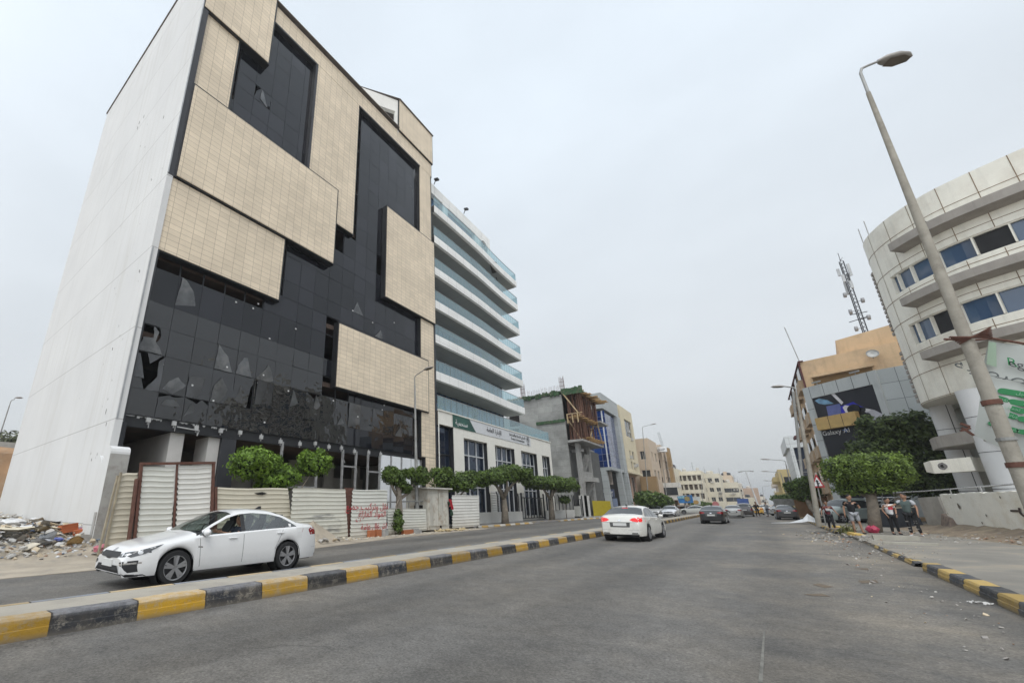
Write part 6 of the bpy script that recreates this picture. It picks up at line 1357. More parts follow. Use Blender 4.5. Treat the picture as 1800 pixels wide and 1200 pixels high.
# ======================= PEOPLE =======================
M_skin = pm('skin', (.33, .185, .12), .55, .05, 3); M_hair = pm('dark_hair', (.012, .010, .009), .6, .2, 20)
def skinmesh(name, pts, edges, rad, mat, parent, root=0, sub=1):
    me = bpy.data.meshes.new(name); me.from_pydata(pts, edges, []); o = bpy.data.objects.new(name, me); COL.objects.link(o)
    md = o.modifiers.new('s', 'SKIN'); md.use_smooth_shade = True; md.branch_smoothing = .4
    if not me.skin_vertices: me.skin_vertices.new()
    for i, r in enumerate(rad): d = me.skin_vertices[0].data[i]; d.radius = r if hasattr(r, '__len__') else (r, r); d.use_root = (i == root)
    s = o.modifiers.new('u', 'SUBSURF'); s.levels = sub; s.render_levels = sub
    bpy.context.view_layer.update(); m2 = bpy.data.meshes.new_from_object(o.evaluated_get(bpy.context.evaluated_depsgraph_get())); bpy.data.objects.remove(o)
    m2.materials.clear(); m2.materials.append(mat); m2.polygons.foreach_set('use_smooth', [True] * len(m2.polygons)); m2.name = name
    n = bpy.data.objects.new(name, m2); COL.objects.link(n); n.parent = parent; return n
def hand(w, d, side, pts, edges, rad, wi, curl=.5):
    """palm plus five finger chains continuing from wrist index wi along direction d"""
    d = Vector(d).normalized(); up = Vector((1, 0, 0)) if abs(d.x) < .8 else Vector((0, 0, 1)); s = d.cross(up).normalized(); f = s.cross(d).normalized()   # f: thumb side
    def add(p, r, par): pts.append(tuple(p)); rad.append(r); edges.append((par, len(pts) - 1)); return len(pts) - 1
    w = Vector(w); pa = add(w + d * .05, (.022, .036), wi); inn = s * (-side)
    for k, (o, L) in enumerate(((.030, .072), (.010, .082), (-.010, .076), (-.030, .060))):
        b = add(w + d * .09 + f * o, .0105, pa); m = add(w + d * (.09 + L * .5) + f * o + inn * curl * .015, .0095, b); add(w + d * (.09 + L * .85) + f * o + inn * curl * .045, .008, m)
    b = add(w + d * .045 + f * .042 + inn * .01, .012, pa); add(w + d * .085 + f * .058 + inn * .025, .010, b)
def person(label, loc, yaw, h=1.75, top=(.02, .02, .02), legs=(.02, .02, .025), J=None, shorts=False, sleeve=None, group=None, look=0.0, face=1, graphic=None, legsdetail=None, shoe=(.03, .03, .035), tag_=True, longs=False, build=1.0, seated=False):
    t = thing('person', label, 'person', loc, yaw, group); k = h / 1.75; t.scale = (k, k, k)
    D = dict(pel=(0, 0, .95), spi=(.0, 0, 1.12), che=(0, 0, 1.33), nec=(0, 0, 1.49), hed=(.01, 0, 1.56), hiL=(0, .095, .90), hiR=(0, -.095, .90), knL=(.02, .10, .49), knR=(.02, -.10, .49), anL=(-.01, .11, .085), anR=(-.01, -.11, .085), toL=(.15, .13, .035), toR=(.15, -.13, .035),
             shL=(0, .18, 1.42), shR=(0, -.18, 1.42), elL=(-.02, .24, 1.14), elR=(-.02, -.24, 1.14), wrL=(.06, .24, .89), wrR=(.06, -.24, .89))
    D.update(J or {}); n = list(D); ix = {q: i for i, q in enumerate(n)}; pts = [D[q] for q in n]; b = build
    R = dict(pel=(.10 * b, .07), spi=(.09 * b, .065), che=(.09 * b, .065), nec=.052, hed=.05, hi=.06, kn=.055 if shorts else .042, an=.04, to=.036, sh=.042, el=.042, wr=.027)
    rad = [R[q] if q in R else R[q[:2]] for q in n]
    E = [('pel', 'spi'), ('spi', 'che'), ('che', 'nec'), ('nec', 'hed')]
    for s in 'LR': E += [('pel', 'hi' + s), ('hi' + s, 'kn' + s), ('kn' + s, 'an' + s), ('an' + s, 'to' + s), ('che', 'sh' + s), ('sh' + s, 'el' + s), ('el' + s, 'wr' + s)]
    ed = [(ix[a], ix[c]) for a, c in E]; p2 = list(pts); r2 = list(rad)
    if face:
        for s, sd in (('L', 1), ('R', -1)): d = Vector(D['wr' + s]) - Vector(D['el' + s]); hand(D['wr' + s], d, sd, p2, ed, r2, ix['wr' + s])
    body = skinmesh('body', p2, ed, r2, M_skin, t)
    # head with face, turned towards what the person looks at
    hc = Vector(D['hed']) + Vector((.012, 0, .085)); Rz = Matrix.Rotation(look, 3, 'Z'); g = MB(); rows = []
    prof = [(-.125, .0), (-.12, .045), (-.10, .068), (-.06, .078), (-.02, .083), (.03, .086), (.07, .080), (.10, .062), (.122, .03), (.128, 0)]
    for z, r in prof:
        row = []
        for i in range(20):
            a = 2 * PI * i / 20; x = math.cos(a) * r * 1.18; y = math.sin(a) * r * .92
            if x > 0 and abs(a if a < PI else a - 2 * PI) < .25 and -.045 < z < .01: x += .022 * (1 - abs(z + .03) / .05)
            if x > 0: x -= max(0, -z - .07) * .15
            if x < 0: x -= .012 * (z > -.05)
            row.append(tuple(hc + Rz @ Vector((x, y, z))))
        rows.append(row)
    g.grid(rows, close=True); hd = g.build('head', M_skin, t, local=True, smooth=True)
    if face:
        g = MB()
        for s in (1, -1): c = hc + Rz @ Vector((.091, s * .031, .012)); g.obox(c, (.008, .026, .010), look)
        for s in (1, -1): c = hc + Rz @ Vector((.093, s * .033, .034)); g.obox(c, (.008, .036, .007), look)
        g.build('eyes', M_hair, hd, local=True)
        g = MB(); g.obox(hc + Rz @ Vector((.088, 0, -.062)), (.010, .042, .010), look); g.build('mouth', pm('lips', (.22, .08, .06)), hd, local=True)
        for s in (1, -1): g = MB(); g.obox(hc + Rz @ Vector((-.005, s * .082, .0)), (.035, .016, .055), look); g.build('ear', M_skin, hd, local=True)
    g = MB(); rows = []
    for j in range(7):
        ph = j / 6 * 1.62; row = []
        for i in range(20):
            a = 2 * PI * i / 20; fr = max(0, math.cos(a)); p_ = min(ph, 1.62 - .72 * fr); r = .094 * math.sin(p_); row.append(tuple(hc + Rz @ Vector((math.cos(a) * r * 1.17 - .006, math.sin(a) * r * .97, .128 * math.cos(p_) + .012 + .012 * (j < 2)))))
        rows.append(row)
    g.grid(rows, close=True); g.build('hair', M_hair, t, local=True, smooth=True)
    mt = pm('cloth_%02d%02d%02d' % tuple(int(q * 99) for q in top), top, .9, .12, 6, .3, 30); ml = pm('cloth_%02d%02d%02d' % tuple(int(q * 99) for q in legs), legs, .9, .15, 6, .3, 30)
    # shirt follows the torso and upper arms
    V = Vector; mid = lambda a, c, f: tuple(V(D[a]).lerp(V(D[c]), f))
    sp = [(D['pel'][0], D['pel'][1], D['pel'][2] - .04), D['spi'], D['che'], mid('che', 'nec', .72), D['shL'], D['shR']]; sr = [(.160 * b, .124), (.154 * b, .118), (.172 * b, .128), .088, .094, .094]; se = [(0, 1), (1, 2), (2, 3), (2, 4), (2, 5)]
    fs = 1.0 if longs else .62
    for s, i in (('L', 4), ('R', 5)):
        sp.append(mid('sh' + s, 'el' + s, fs)); sr.append(.076); se.append((i, len(sp) - 1))
        if longs: sp.append(mid('el' + s, 'wr' + s, .92)); sr.append(.045); se.append((len(sp) - 2, len(sp) - 1))
    skinmesh('shirt', sp, se, sr, mt, t, 1)
    if sleeve:
        for s in 'LR': skinmesh('sleeve', [mid('che', 'sh' + s, .7), D['sh' + s], mid('sh' + s, 'el' + s, .64)], [(0, 1), (1, 2)], [.085, .102, .082], pm('sleeve_cloth', sleeve, .9, .1), t)
    tp = [(D['pel'][0], D['pel'][1], D['pel'][2] + .02), D['hiL'], D['hiR'], ]; trr = [(.150 * b, .118), .105, .105]; te = [(0, 1), (0, 2)]
    for s, i in (('L', 1), ('R', 2)):
        if shorts: tp += [mid('hi' + s, 'kn' + s, .9)]; trr += [.092]; te += [(i, len(tp) - 1)]
        else: tp += [D['kn' + s], mid('kn' + s, 'an' + s, .92)]; trr += [.072, .058]; te += [(i, len(tp) - 2), (len(tp) - 2, len(tp) - 1)]
    skinmesh('shorts' if shorts else 'trousers', tp, te, trr, ml, t)
    for s in 'LR': a = V(D['an' + s]); c = V(D['to' + s]); dd = (c - a); skinmesh('shoe', [tuple(a + V((-.03, 0, -.035))), tuple(a.lerp(c, .5) + V((0, 0, -.015))), tuple(c + dd * .15)], [(0, 1), (1, 2)], [.05, .048, .035], pm('shoe_%02d' % int(shoe[0] * 99), shoe, .7, .1), t)
    if graphic:
        for (y0, y1, z0, z1, col, nm) in graphic:
            g = MB(); rows = []
            for i in range(7):
                y = y0 + (y1 - y0) * i / 6; rows.append([(math.sqrt(max(0, 1 - (y / (.185 * b)) ** 2)) * .136 + .004, y, z) for z in (z0, (z0 + z1) / 2, z1)])
            g.grid(rows); g.build('shirt_print', pm(nm, col, .8, .3, 30), t, local=True)
    return t
GY = 'people gathered on the right pavement'
x, y = gnd(1462, 931, .05)
pa_ = person('boy in maroon tee shirt with white print, walking by the kerb', (x + .05, y, .03), -PI / 2 + .1, 1.60, (.14, .02, .028), (.018, .018, .022), dict(knL=(.10, .09, .50), anL=(.16, .10, .12), toL=(.30, .12, .06), anR=(-.12, -.10, .10), toR=(.03, -.12, .04), elL=(-.05, .33, 1.20), wrL=(.05, .42, .98), elR=(-.05, -.30, 1.16), wrR=(.08, -.34, .96)), look=-.3, group=GY, graphic=[(-.10, .11, 1.20, 1.32, (.6, .6, .6), 'print_white'), (-.09, .10, 1.12, 1.19, (.10, .09, .10), 'print_dark')])
x, y = gnd(1510, 938, .11)
person('youth in black tee shirt and pale grey shorts by the clipped tree trunk', (x + .0, y, .11), -PI / 2 + .15, 1.79, (.014, .014, .016), (.30, .31, .33), dict(elR=(-.03, -.27, 1.15), wrR=(.02, -.30, .88), elL=(-.04, .30, 1.18), wrL=(.16, .22, 1.16), knL=(.03, .12, .49), anL=(.0, .16, .085), toL=(.13, .21, .035)), shorts=True, look=.8, group=GY, shoe=(.05, .04, .035), graphic=[(.05, .08, 1.33, 1.36, (.6, .6, .6), 'print_white')])
x, y = gnd(1577, 939, .11)
person('boy in white tee shirt with red print facing the man in grey green', (x, y, .11), -PI / 2 + .3, 1.62, (.66, .66, .67), (.016, .016, .018), dict(elR=(-.02, -.26, 1.16), wrR=(.08, -.20, .92), elL=(-.02, .25, 1.16), wrL=(.12, .15, .93), knR=(.05, -.12, .49), anR=(.02, -.15, .085)), look=.7, group=GY, graphic=[(-.09, .10, 1.19, 1.34, (.45, .03, .05), 'print_red')])
x, y = gnd(1611, 942, .11)
pm_ = person('man in grey green tee with pale sleeves and ripped black jeans', (x, y, .11), -PI / 2 - .35, 1.80, (.075, .10, .095), (.016, .016, .018), dict(elR=(.10, -.38, 1.24), wrR=(.22, -.58, 1.20), elL=(.02, .28, 1.15), wrL=(.12, .27, .90), knL=(.04, .13, .49), anL=(-.02, .17, .085), toL=(.12, .22, .035)), sleeve=(.42, .43, .45), look=-.7, group=GY, shoe=(.5, .5, .5), build=1.12)
g = MB()
for s, zz in ((1, .62), (1, .54), (1, .42), (-1, .60), (-1, .36), (1, .30), (-1, .25)):
    g.obox((.085 + (.0 if zz > .5 else -.01), s * .12, zz), (.02, .085, .028), 0)
g.build('jean_rips', pm('rip_grey', (.3, .28, .26)), pm_, local=True)
GZ = 'men standing far down the road'
for u, v, top, lg, h_, lab, yw in ((1333, 907.5, (.015, .015, .018), (.015, .015, .02), 1.8, 'man in black standing in the road beyond the cars', -1.3), (1351, 907.5, (.36, .37, .38), (.10, .11, .14), 1.78, 'man in pale grey top and jeans striding across the road', -2.6), (1366, 903, (.03, .03, .035), (.03, .03, .03), 1.75, 'dark figure standing just behind the dark grey parked sedan', -1.5)):
    x, y = gnd(u, v); person(lab, (x, y, 0), yw, h_, top, lg, dict(anL=(.1, .14, .085), toL=(.25, .15, .04), anR=(-.1, -.14, .085), elL=(-.1, .26, 1.18), wrL=(.05, .2, 1.0)), face=0, longs=True, group=GZ, look=.2)
# driver of the near white sedan, elbow on the open window
_dl = C1.matrix_basis @ Vector((0, 0, 0)); cyaw = C1.rotation_euler.z
def cl(x, y, z): return (C1.location.x + math.cos(cyaw) * x - math.sin(cyaw) * y, C1.location.y + math.sin(cyaw) * x + math.cos(cyaw) * y, z)
person('driver with short dark hair behind the open window of the near white sedan', cl(-.12, .40, -.05), cyaw, 1.66, (.03, .035, .05), (.03, .03, .04),
       dict(pel=(0, 0, .72), spi=(-.05, 0, .88), che=(-.10, 0, 1.06), nec=(-.11, 0, 1.20), hed=(-.10, 0, 1.245), hiL=(.05, .09, .72), hiR=(.05, -.09, .72), knL=(.45, .12, .74), knR=(.45, -.12, .74), anL=(.62, .12, .42), anR=(.62, -.12, .42), toL=(.78, .12, .44), toR=(.78, -.12, .44), shL=(-.10, .17, 1.14), shR=(-.10, -.17, 1.14), elL=(.12, .24, .98), elR=(.10, -.24, .96), wrL=(.42, .14, 1.06), wrR=(.42, -.12, 1.06)), look=.2)
# ======================= TREES =======================
def leafmat(name, col, k=.45, tr=.25):
    m, t, b = newmat(name); P = objc(t)
    f = rng(t, noise(t, P, 2.2, 4, .6), .36, .64, 0, 1); c = mixc(t, f, c4(col, 1 - k), c4((col[0] * 1.25, col[1] * 1.15, col[2]), 1 + k))
    oi = nn('ShaderNodeNewGeometry', t); rp = rng(t, oi.outputs['Random Per Island'], 0, 1, .65, 1.4)
    q = nn('ShaderNodeVectorMath', t, operation='SCALE'); t.links.new(c, q.inputs[0]); t.links.new(rp, q.inputs['Scale']); t.links.new(q.outputs[0], b.inputs['Base Color'])
    b.inputs['Roughness'].default_value = .5; b.inputs['Specular IOR Level'].default_value = .35
    tl = nn('ShaderNodeBsdfTranslucent', t); t.links.new(q.outputs[0], tl.inputs[0]); mx_ = nn('ShaderNodeMixShader', t); mx_.inputs[0].default_value = tr
    t.links.new(b.outputs[0], mx_.inputs[1]); t.links.new(tl.outputs[0], mx_.inputs[2]); t.links.new(mx_.outputs[0], t.nodes['Material Output'].inputs[0]); return m
M_leafb = leafmat('leaf_bright', (.125, .22, .035)); M_leafm = leafmat('leaf_mid', (.075, .125, .03)); M_leafd = leafmat('leaf_dark', (.055, .085, .025), .45); M_leafc = leafmat('leaf_clipped', (.105, .165, .035))
M_bark = pm('grey_bark', (.24, .205, .165), .95, .25, 5, .8, 14, dirt=(.13, .11, .09), dsc=3)
M_core = pm('crown_core_green', (.018, .028, .010), .95, .3, 4)  # dark green filling that keeps crowns from being see-through
RNG = np.random.default_rng(5)
def leaves(pts, nrm, size, name, mat, parent, long=1.7):
    n = len(pts); nrm = nrm + RNG.normal(0, .55, (n, 3)); nrm /= np.linalg.norm(nrm, axis=1)[:, None]
    a = np.cross(nrm, RNG.normal(0, 1, (n, 3))); a /= np.linalg.norm(a, axis=1)[:, None]; b = np.cross(nrm, a)
    s = size * RNG.uniform(.6, 1.35, (n, 1)); V = np.empty((n, 4, 3))
    V[:, 0] = pts - a * s * long * .5; V[:, 1] = pts + b * s * .42; V[:, 2] = pts + a * s * long * .5; V[:, 3] = pts - b * s * .42
    V[:, 1] += nrm * s * .1; V[:, 3] += nrm * s * .1
    me = bpy.data.meshes.new(name); me.vertices.add(n * 4); me.vertices.foreach_set('co', V.reshape(-1)); me.loops.add(n * 4); me.loops.foreach_set('vertex_index', np.arange(n * 4))
    me.polygons.add(n); me.polygons.foreach_set('loop_start', np.arange(n) * 4); me.polygons.foreach_set('loop_total', np.full(n, 4)); me.materials.append(mat); me.update(calc_edges=True)
    o = bpy.data.objects.new(name, me); COL.objects.link(o); o.parent = parent; return o
def lump(c, r, n, power=2.0, skin=.35, bottomless=False):
    """points through the outer part of a lumpy superellipsoid"""
    d = RNG.normal(0, 1, (n, 3)); d /= np.linalg.norm(d, axis=1)[:, None]
    k = (np.abs(d[:, 0]) ** power + np.abs(d[:, 1]) ** power + np.abs(d[:, 2]) ** power) ** (-1 / power)
    rr0 = 1 + .16 * (RNG.random(n) < .06); ph = d @ np.array([5.1, 3.7, 4.3]) + c[0]; ph2 = d @ np.array([-6.3, 7.9, 3.1]) + c[1]; bumpy = (1 + .10 * np.sin(ph * 1.6) + .08 * np.sin(ph2 * 1.7)) * rr0
    rr = (1 - skin * RNG.random(n) ** 1.6) * bumpy
    p = d * (k * rr)[:, None] * np.array(r) + np.array(c); return p, d
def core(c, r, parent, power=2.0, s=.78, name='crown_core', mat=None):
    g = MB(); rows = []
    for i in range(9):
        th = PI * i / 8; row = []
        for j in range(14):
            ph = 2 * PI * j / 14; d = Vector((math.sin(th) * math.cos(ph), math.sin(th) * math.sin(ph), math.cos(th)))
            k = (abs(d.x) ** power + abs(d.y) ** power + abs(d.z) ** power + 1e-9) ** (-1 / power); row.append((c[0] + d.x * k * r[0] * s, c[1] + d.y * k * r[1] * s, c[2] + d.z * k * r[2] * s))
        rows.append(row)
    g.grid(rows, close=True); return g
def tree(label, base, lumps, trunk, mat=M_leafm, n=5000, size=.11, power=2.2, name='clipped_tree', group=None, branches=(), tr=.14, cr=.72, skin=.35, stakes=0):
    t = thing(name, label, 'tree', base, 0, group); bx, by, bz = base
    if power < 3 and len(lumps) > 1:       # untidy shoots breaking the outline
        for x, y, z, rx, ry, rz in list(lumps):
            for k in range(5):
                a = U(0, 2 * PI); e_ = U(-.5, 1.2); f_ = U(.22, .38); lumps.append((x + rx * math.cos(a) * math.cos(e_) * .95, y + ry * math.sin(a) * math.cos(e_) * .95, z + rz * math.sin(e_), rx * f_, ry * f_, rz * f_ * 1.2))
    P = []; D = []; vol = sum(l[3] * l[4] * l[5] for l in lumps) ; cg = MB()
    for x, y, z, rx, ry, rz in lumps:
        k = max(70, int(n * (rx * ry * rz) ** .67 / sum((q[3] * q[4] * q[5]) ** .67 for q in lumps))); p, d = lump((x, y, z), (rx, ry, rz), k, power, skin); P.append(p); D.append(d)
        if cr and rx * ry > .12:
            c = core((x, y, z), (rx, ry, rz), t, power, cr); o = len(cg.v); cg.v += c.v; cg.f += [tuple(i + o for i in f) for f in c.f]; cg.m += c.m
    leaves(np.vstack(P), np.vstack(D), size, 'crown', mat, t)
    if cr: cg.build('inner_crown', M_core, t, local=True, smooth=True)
    g = MB(); g.tube(trunk, [tr * (1.25 - .5 * i / (len(trunk) - 1)) for i in range(len(trunk))], 9); k0 = trunk[-1]
    g.build('trunk', M_bark, t, local=True, smooth=True)
    for b in branches: g = MB(); g.tube(b, [tr * .55 * (1.1 - .6 * i / (len(b) - 1)) for i in range(len(b))], 7); g.build('branch', M_bark, t, local=True, smooth=True)
    return t
def at3(u, v, x): y, z = atX(u, v, x); return y, z
G1 = 'clipped street trees on the left pavement'; G2 = 'clipped street trees on the right pavement'
# two bright shrubs rising behind the corrugated fence (fence line x = -16.5)
def Lx(u, v, x, x0, y0, z0): y, z = atX(u, v, x); return (x - x0, y - y0, z - z0)
b0 = (-17.6, 11.6, 0); f = lambda u, v, x=-17.6: Lx(u, v, x, *b0)
c1 = f(447, 815); c2 = f(500, 838); c3 = f(553, 815); c4_ = f(480, 845)
tree('bright green bushy tree rising in two domes behind the corrugated fence', b0, [(*c1, 1.0, 1.05, .75), (*c2, .8, .8, .55), (*c3, .85, .9, .62), (*c4_, .8, .7, .5)], [(0, .2, 0), (.1, .4, 1.2), (c1[0], c1[1] + .3, c1[2] - .3)], M_leafb, 9000, .105, 2.0, 'bushy_tree', None, [[(0, .3, 1.2), (0, c3[1] * .6, 2.2), (0, c3[1], c3[2] - .2)]], .07, .68, .5)
# split tree by the shed
b0 = (-16.7, 19.2, 0); f = lambda u, v, x=-16.7: Lx(u, v, x, *b0)
c = [f(690, 836), f(718, 832), f(740, 838), f(712, 858), f(702, 848)]
tree('tree with a cut trunk and ragged crown by the white shed', b0, [(*c[0], .6, .62, .5), (*c[1], .45, .38, .3), (*c[2], .6, .6, .48), (*c[3], .4, .4, .32), (*c[4], .5, .4, .35)], [(0, 0, 0), (0, .05, 1.3), (.05, -.05, 2.0), (.0, -.1, 2.7)], M_leafm, 5600, .11, 2.2, 'ragged_tree', G1, [[(0, 0, 1.9), (.05, .8, 2.3), (.0, 1.3, 2.8)], [(0, 0, 2.0), (0, -.5, 2.5), (0, -.7, 2.9)], [(0, .0, 2.2), (0, .3, 2.8), (.1, .4, 3.1)]], .19, .6, .45)
hb = thing('hanging_branch', 'leafy broken branch hanging down in front of the low corrugated sheet', 'branch', (-16.2, 19.6, 0)); y, z = atX(700, 915, -16.2); p, d = lump((0, y - 19.6, z), (.25, .35, .6), 520, 2, .8); leaves(p, d, .12, 'foliage', M_leafm, hb); y2, z2 = atX(697, 888, -16.2); g = MB(); g.tube([(-16.5, 19.2, 2.2), (-16.25, y2, z2), (-16.2, y, z - .3)], .03, 5); g.build('twig', M_bark, hb)
# tree over the white corrugated sheet
b0 = (-17.4, 26.4, .1); f = lambda u, v, x=-17.4: Lx(u, v, x, *b0); c = [f(778, 840), f(815, 846), f(845, 842), f(800, 850)]
tree('dark green clipped tree spreading over the white sheet past the shed', b0, [(*c[0], .9, .9, .72), (*c[1], 1.0, 1.3, .68), (*c[2], .9, 1.1, .6), (*c[3], .9, 1.2, .55)], [(0, 0, 0), (0, 0, 1.3), (0, .1, 2.2)], M_leafm, 7000, .12, 2.4, 'clipped_tree', G1, [[(0, 0, 1.9), (0, 1.2, 2.6)]], .15)
# the two umbrella trees in front of the bank
b0 = (-16.9, 32.8, .12); f = lambda u, v, x=-16.9: Lx(u, v, x, *b0); c = [f(880, 835), f(905, 832), f(865, 840), f(918, 838), f(893, 828)]
tree('umbrella shaped tree with forked pale limbs in front of the bank', b0, [(*c[0], 1.3, 1.5, .62), (*c[1], 1.3, 1.3, .6), (*c[2], 1.1, 1.2, .5), (*c[3], 1.0, .9, .5), (*c[4], 1.2, 1.3, .5)], [(0, 0, 0), (0, .05, 1.2), (0, .0, 2.1)], M_leafm, 9500, .12, 2.6, 'clipped_tree', G1, [[(0, 0, 1.9), (0, -.9, 2.8), (0, -1.8, 3.4)], [(0, 0, 2.0), (0, .8, 2.7), (.2, 1.6, 3.3), (.2, 2.5, 3.5)], [(0, 0, 2.0), (.5, -.3, 2.8), (.7, -.6, 3.5)], [(0, 0, 2.0), (-.5, .4, 2.8), (-.6, .7, 3.5)]], .26)
b0 = (-17.1, 43.5, .12); f = lambda u, v, x=-17.1: Lx(u, v, x, *b0); c = [f(955, 849), f(975, 850), f(992, 853), f(940, 846)]
tree('flat topped umbrella tree by the black gate of the bank', b0, [(*c[0], 1.7, 2.0, .55), (*c[1], 1.7, 2.2, .62), (*c[2], 1.4, 1.8, .72), (*c[3], 1.2, 1.4, .5)], [(0, 0, 0), (0, .05, 1.3), (0, .0, 2.2)], M_leafm, 8500, .15, 2.8, 'clipped_tree', G1, [[(0, 0, 2.0), (0, -1.4, 2.9), (0, -2.4, 3.4)], [(0, 0, 2.0), (0, 1.4, 2.9), (.2, 2.6, 3.2)], [(0, 0, 2.0), (.4, 0, 3.2)]], .26)
b0 = (-17.3, 54.2, .12); y, z = atX(993, 878, -17.3)
tree('small leafy shrub hanging among the black bars by the gate pillar', b0, [(0, y - b0[1], z - .1, .5, .9, .4)], [(0, y - b0[1], 0), (0, y - b0[1], z - .3)], M_leafm, 500, .16, 2, 'shrub', None, (), .04, 0)
for (u, v, x, Y, rx, rz, lab) in [(1144, 878, -13.4, 70, 1.9, 1.05, 'dark clipped tree behind the white sedan with lit brake lamps'), (1164, 880, -13.2, 88, 1.5, .8, 'small flat clipped tree just left of the blue billboard'), (1233, 887, -9.4, 112, 1.9, .6, 'low clipped hedge like tree beneath the middle distance blocks')]:
    X_, Z_ = atY(u, v, Y); tree(lab, (X_, Y, .1), [(-.6, 0, Z_, rx * .75, rx * .8, rz), (rx * .35, .5, Z_ - .15, rx * .7, rx * .7, rz * .9)], [(0, 0, 0), (0, 0, Z_)], M_leafm, 3000, .25, 3.0, 'clipped_tree', G1, (), .25)
# right side: the box clipped tree, the dark big tree, the small one by the sign
b0 = (4.25, 31, .1)
def Ry(u, v, y, b): x, z = atY(u, v, y); return (x - b[0], y - b[1], z - b[2])
c = [Ry(u, v, 31, b0) for u, v in ((1472, 827), (1498, 825), (1525, 824), (1552, 824), (1577, 825), (1520, 858))]
tree('box clipped tree with bright top behind the four youths', b0, [(*c[0], .6, .95, .62), (*c[1], .75, 1.1, .70), (*c[2], .8, 1.15, .73), (*c[3], .8, 1.1, .72), (*c[4], .5, .95, .66), (*c[5], 1.1, .7, .3)], [(-.05, 0, 0), (.1, 0, 1.0), (.2, 0, 1.9), (.25, 0, 2.3)], M_leafc, 15000, .085, 3.6, 'clipped_tree', G2, [[(0, 0, 1.7), (.7, 0, 2.3)], [(0, 0, 1.8), (-.6, .1, 2.4)]], .21, .8)
b0 = (7.6, 43.5, .1); c = [Ry(u, v, 43.5, b0) for u, v in ((1534, 790), (1548, 757), (1592, 748), (1625, 770), (1528, 812), (1580, 800), (1630, 820), (1600, 850), (1650, 850), (1560, 780))]
tree('big dark spreading tree between the phone advert and the rounded building', b0, [(*q, 1.3, 1.4, .95) for q in c], [(0, 0, 0), (0, 0, 2), (.2, 0, 3.4)], M_leafd, 17000, .15, 2.0, 'spreading_tree', None, [[(0, 0, 2), (-1.5, 0, 4)], [(0, 0, 2.5), (1.5, 0, 4.5)]], .3, .7, .5)
b0 = (3.9, 62, .1); c = [Ry(u, v, 62, b0) for u, v in ((1398, 857), (1415, 853), (1430, 860), (1412, 870))]
tree('small dark clipped tree left of the triangular warning sign', b0, [(*c[0], .9, 1.0, .7), (*c[1], 1.1, 1.1, .8), (*c[2], 1.0, 1.0, .8), (*c[3], .9, .9, .55)], [(.6, -3, 0), (.2, -1, 1.0), (0, 0, 2.2)], M_leafm, 5000, .17, 2.8, 'clipped_tree', G2, [[(1.6, -3, 0), (1.2, -1.5, 1.2), (.8, 0, 2.4)]], .26)
X_, Z_ = atY(1378, 876, 100); tree('low hedge top far down the right pavement', (X_, 100, .1), [(0, 0, Z_, 1.6, 2, .5)], [(0, 0, 0), (0, 0, Z_)], M_leafm, 900, .25, 3, 'clipped_tree', G2, (), .2)
bx = thing('bare_bush', 'thin grey green bush on the earth bank at the far left edge', 'bush', (-60, 12, 4)); y, z = atX(22, 778, -60); p, d = lump((0, y - 12, z - 4), (1.2, 1.9, 1.2), 600, 2, .9); leaves(p, d, .22, 'foliage', leafmat('leaf_dusty', (.10, .115, .075)), bx, 2.6)
# ======================= STREET THINGS =======================
def lampmat(): return pm('lamp_diffuser', (.14, .115, .09), .4, .2, 6)
def streetlamp(label, base, top, d, arm=1.2, rb=.17, rt=.06, head=.9, group='street lamps', name='street_lamp', poleh=None, mat=None, drop=.25):
    t = thing(name, label, 'street lamp', base, 0, group); b = Vector(base); tp = Vector(top); d = Vector((*d, 0)).normalized(); s = tp - b
    mat = mat or M_galv; bend = .25
    g = MB(); g.tube([b, b + s * .35, b + s * .93], [rb, rb * .8 + rt * .2, rt], 12); g.build('pole', mat, t, smooth=40)
    g = MB(); g.tube([b + s * .92, tp - Vector((0, 0, .18)), tp - Vector((0, 0, .05)) + d * .06, tp + d * .2 + Vector((0, 0, .02)), tp + d * arm + Vector((0, 0, drop))], [rt * .75, rt * .7, rt * .7, rt * .7, rt * .6], 10); g.build('arm', M_galv, t, smooth=40)
    g = MB(); c = tp + d * arm + Vector((0, 0, drop)); sd = Vector((-d.y, d.x, 0)); up = Vector((0, 0, 1)) + d * -.15; rows = []
    for k, (u, w_, h0, h1) in enumerate([(-.05, .03, -.03, .03), (.05, .10, -.05, .05), (.2, .15, -.06, .09), (.5, .19, -.06, .11), (.8, .15, -.05, .08), (1.0, .03, -.01, .02)]):
        q = c + d * u * head + Vector((0, 0, u * head * .12)); w_ *= head / .9; rows.append([tuple(q + sd * w_ * math.cos(a) + up * ((h1 if math.sin(a) > 0 else h0) * math.sin(a) * (1 if math.sin(a) > 0 else -1) * (1 if math.sin(a) > 0 else 1))) for a in [2 * PI * i / 12 for i in range(12)]])
    g.grid(rows, 0, True); hd = g.build('lamp_head', pm('lamp_shell', (.30, .28, .26), .5, .1, 4), t, smooth=50)
    g = MB(); q = lambda u, w_: tuple(c + d * u * head + sd * w_ + Vector((0, 0, u * head * .12 - .068))); g.poly([q(.18, .09), q(.55, .13), q(.88, .05), q(.88, -.05), q(.55, -.13), q(.18, -.09)]); g.build('diffuser', lampmat(), hd)
    return t
def atZ(u, v, z): r = ray(u, v); k = (z - H) / r[2]; return (float(r[0] * k), float(r[1] * k))
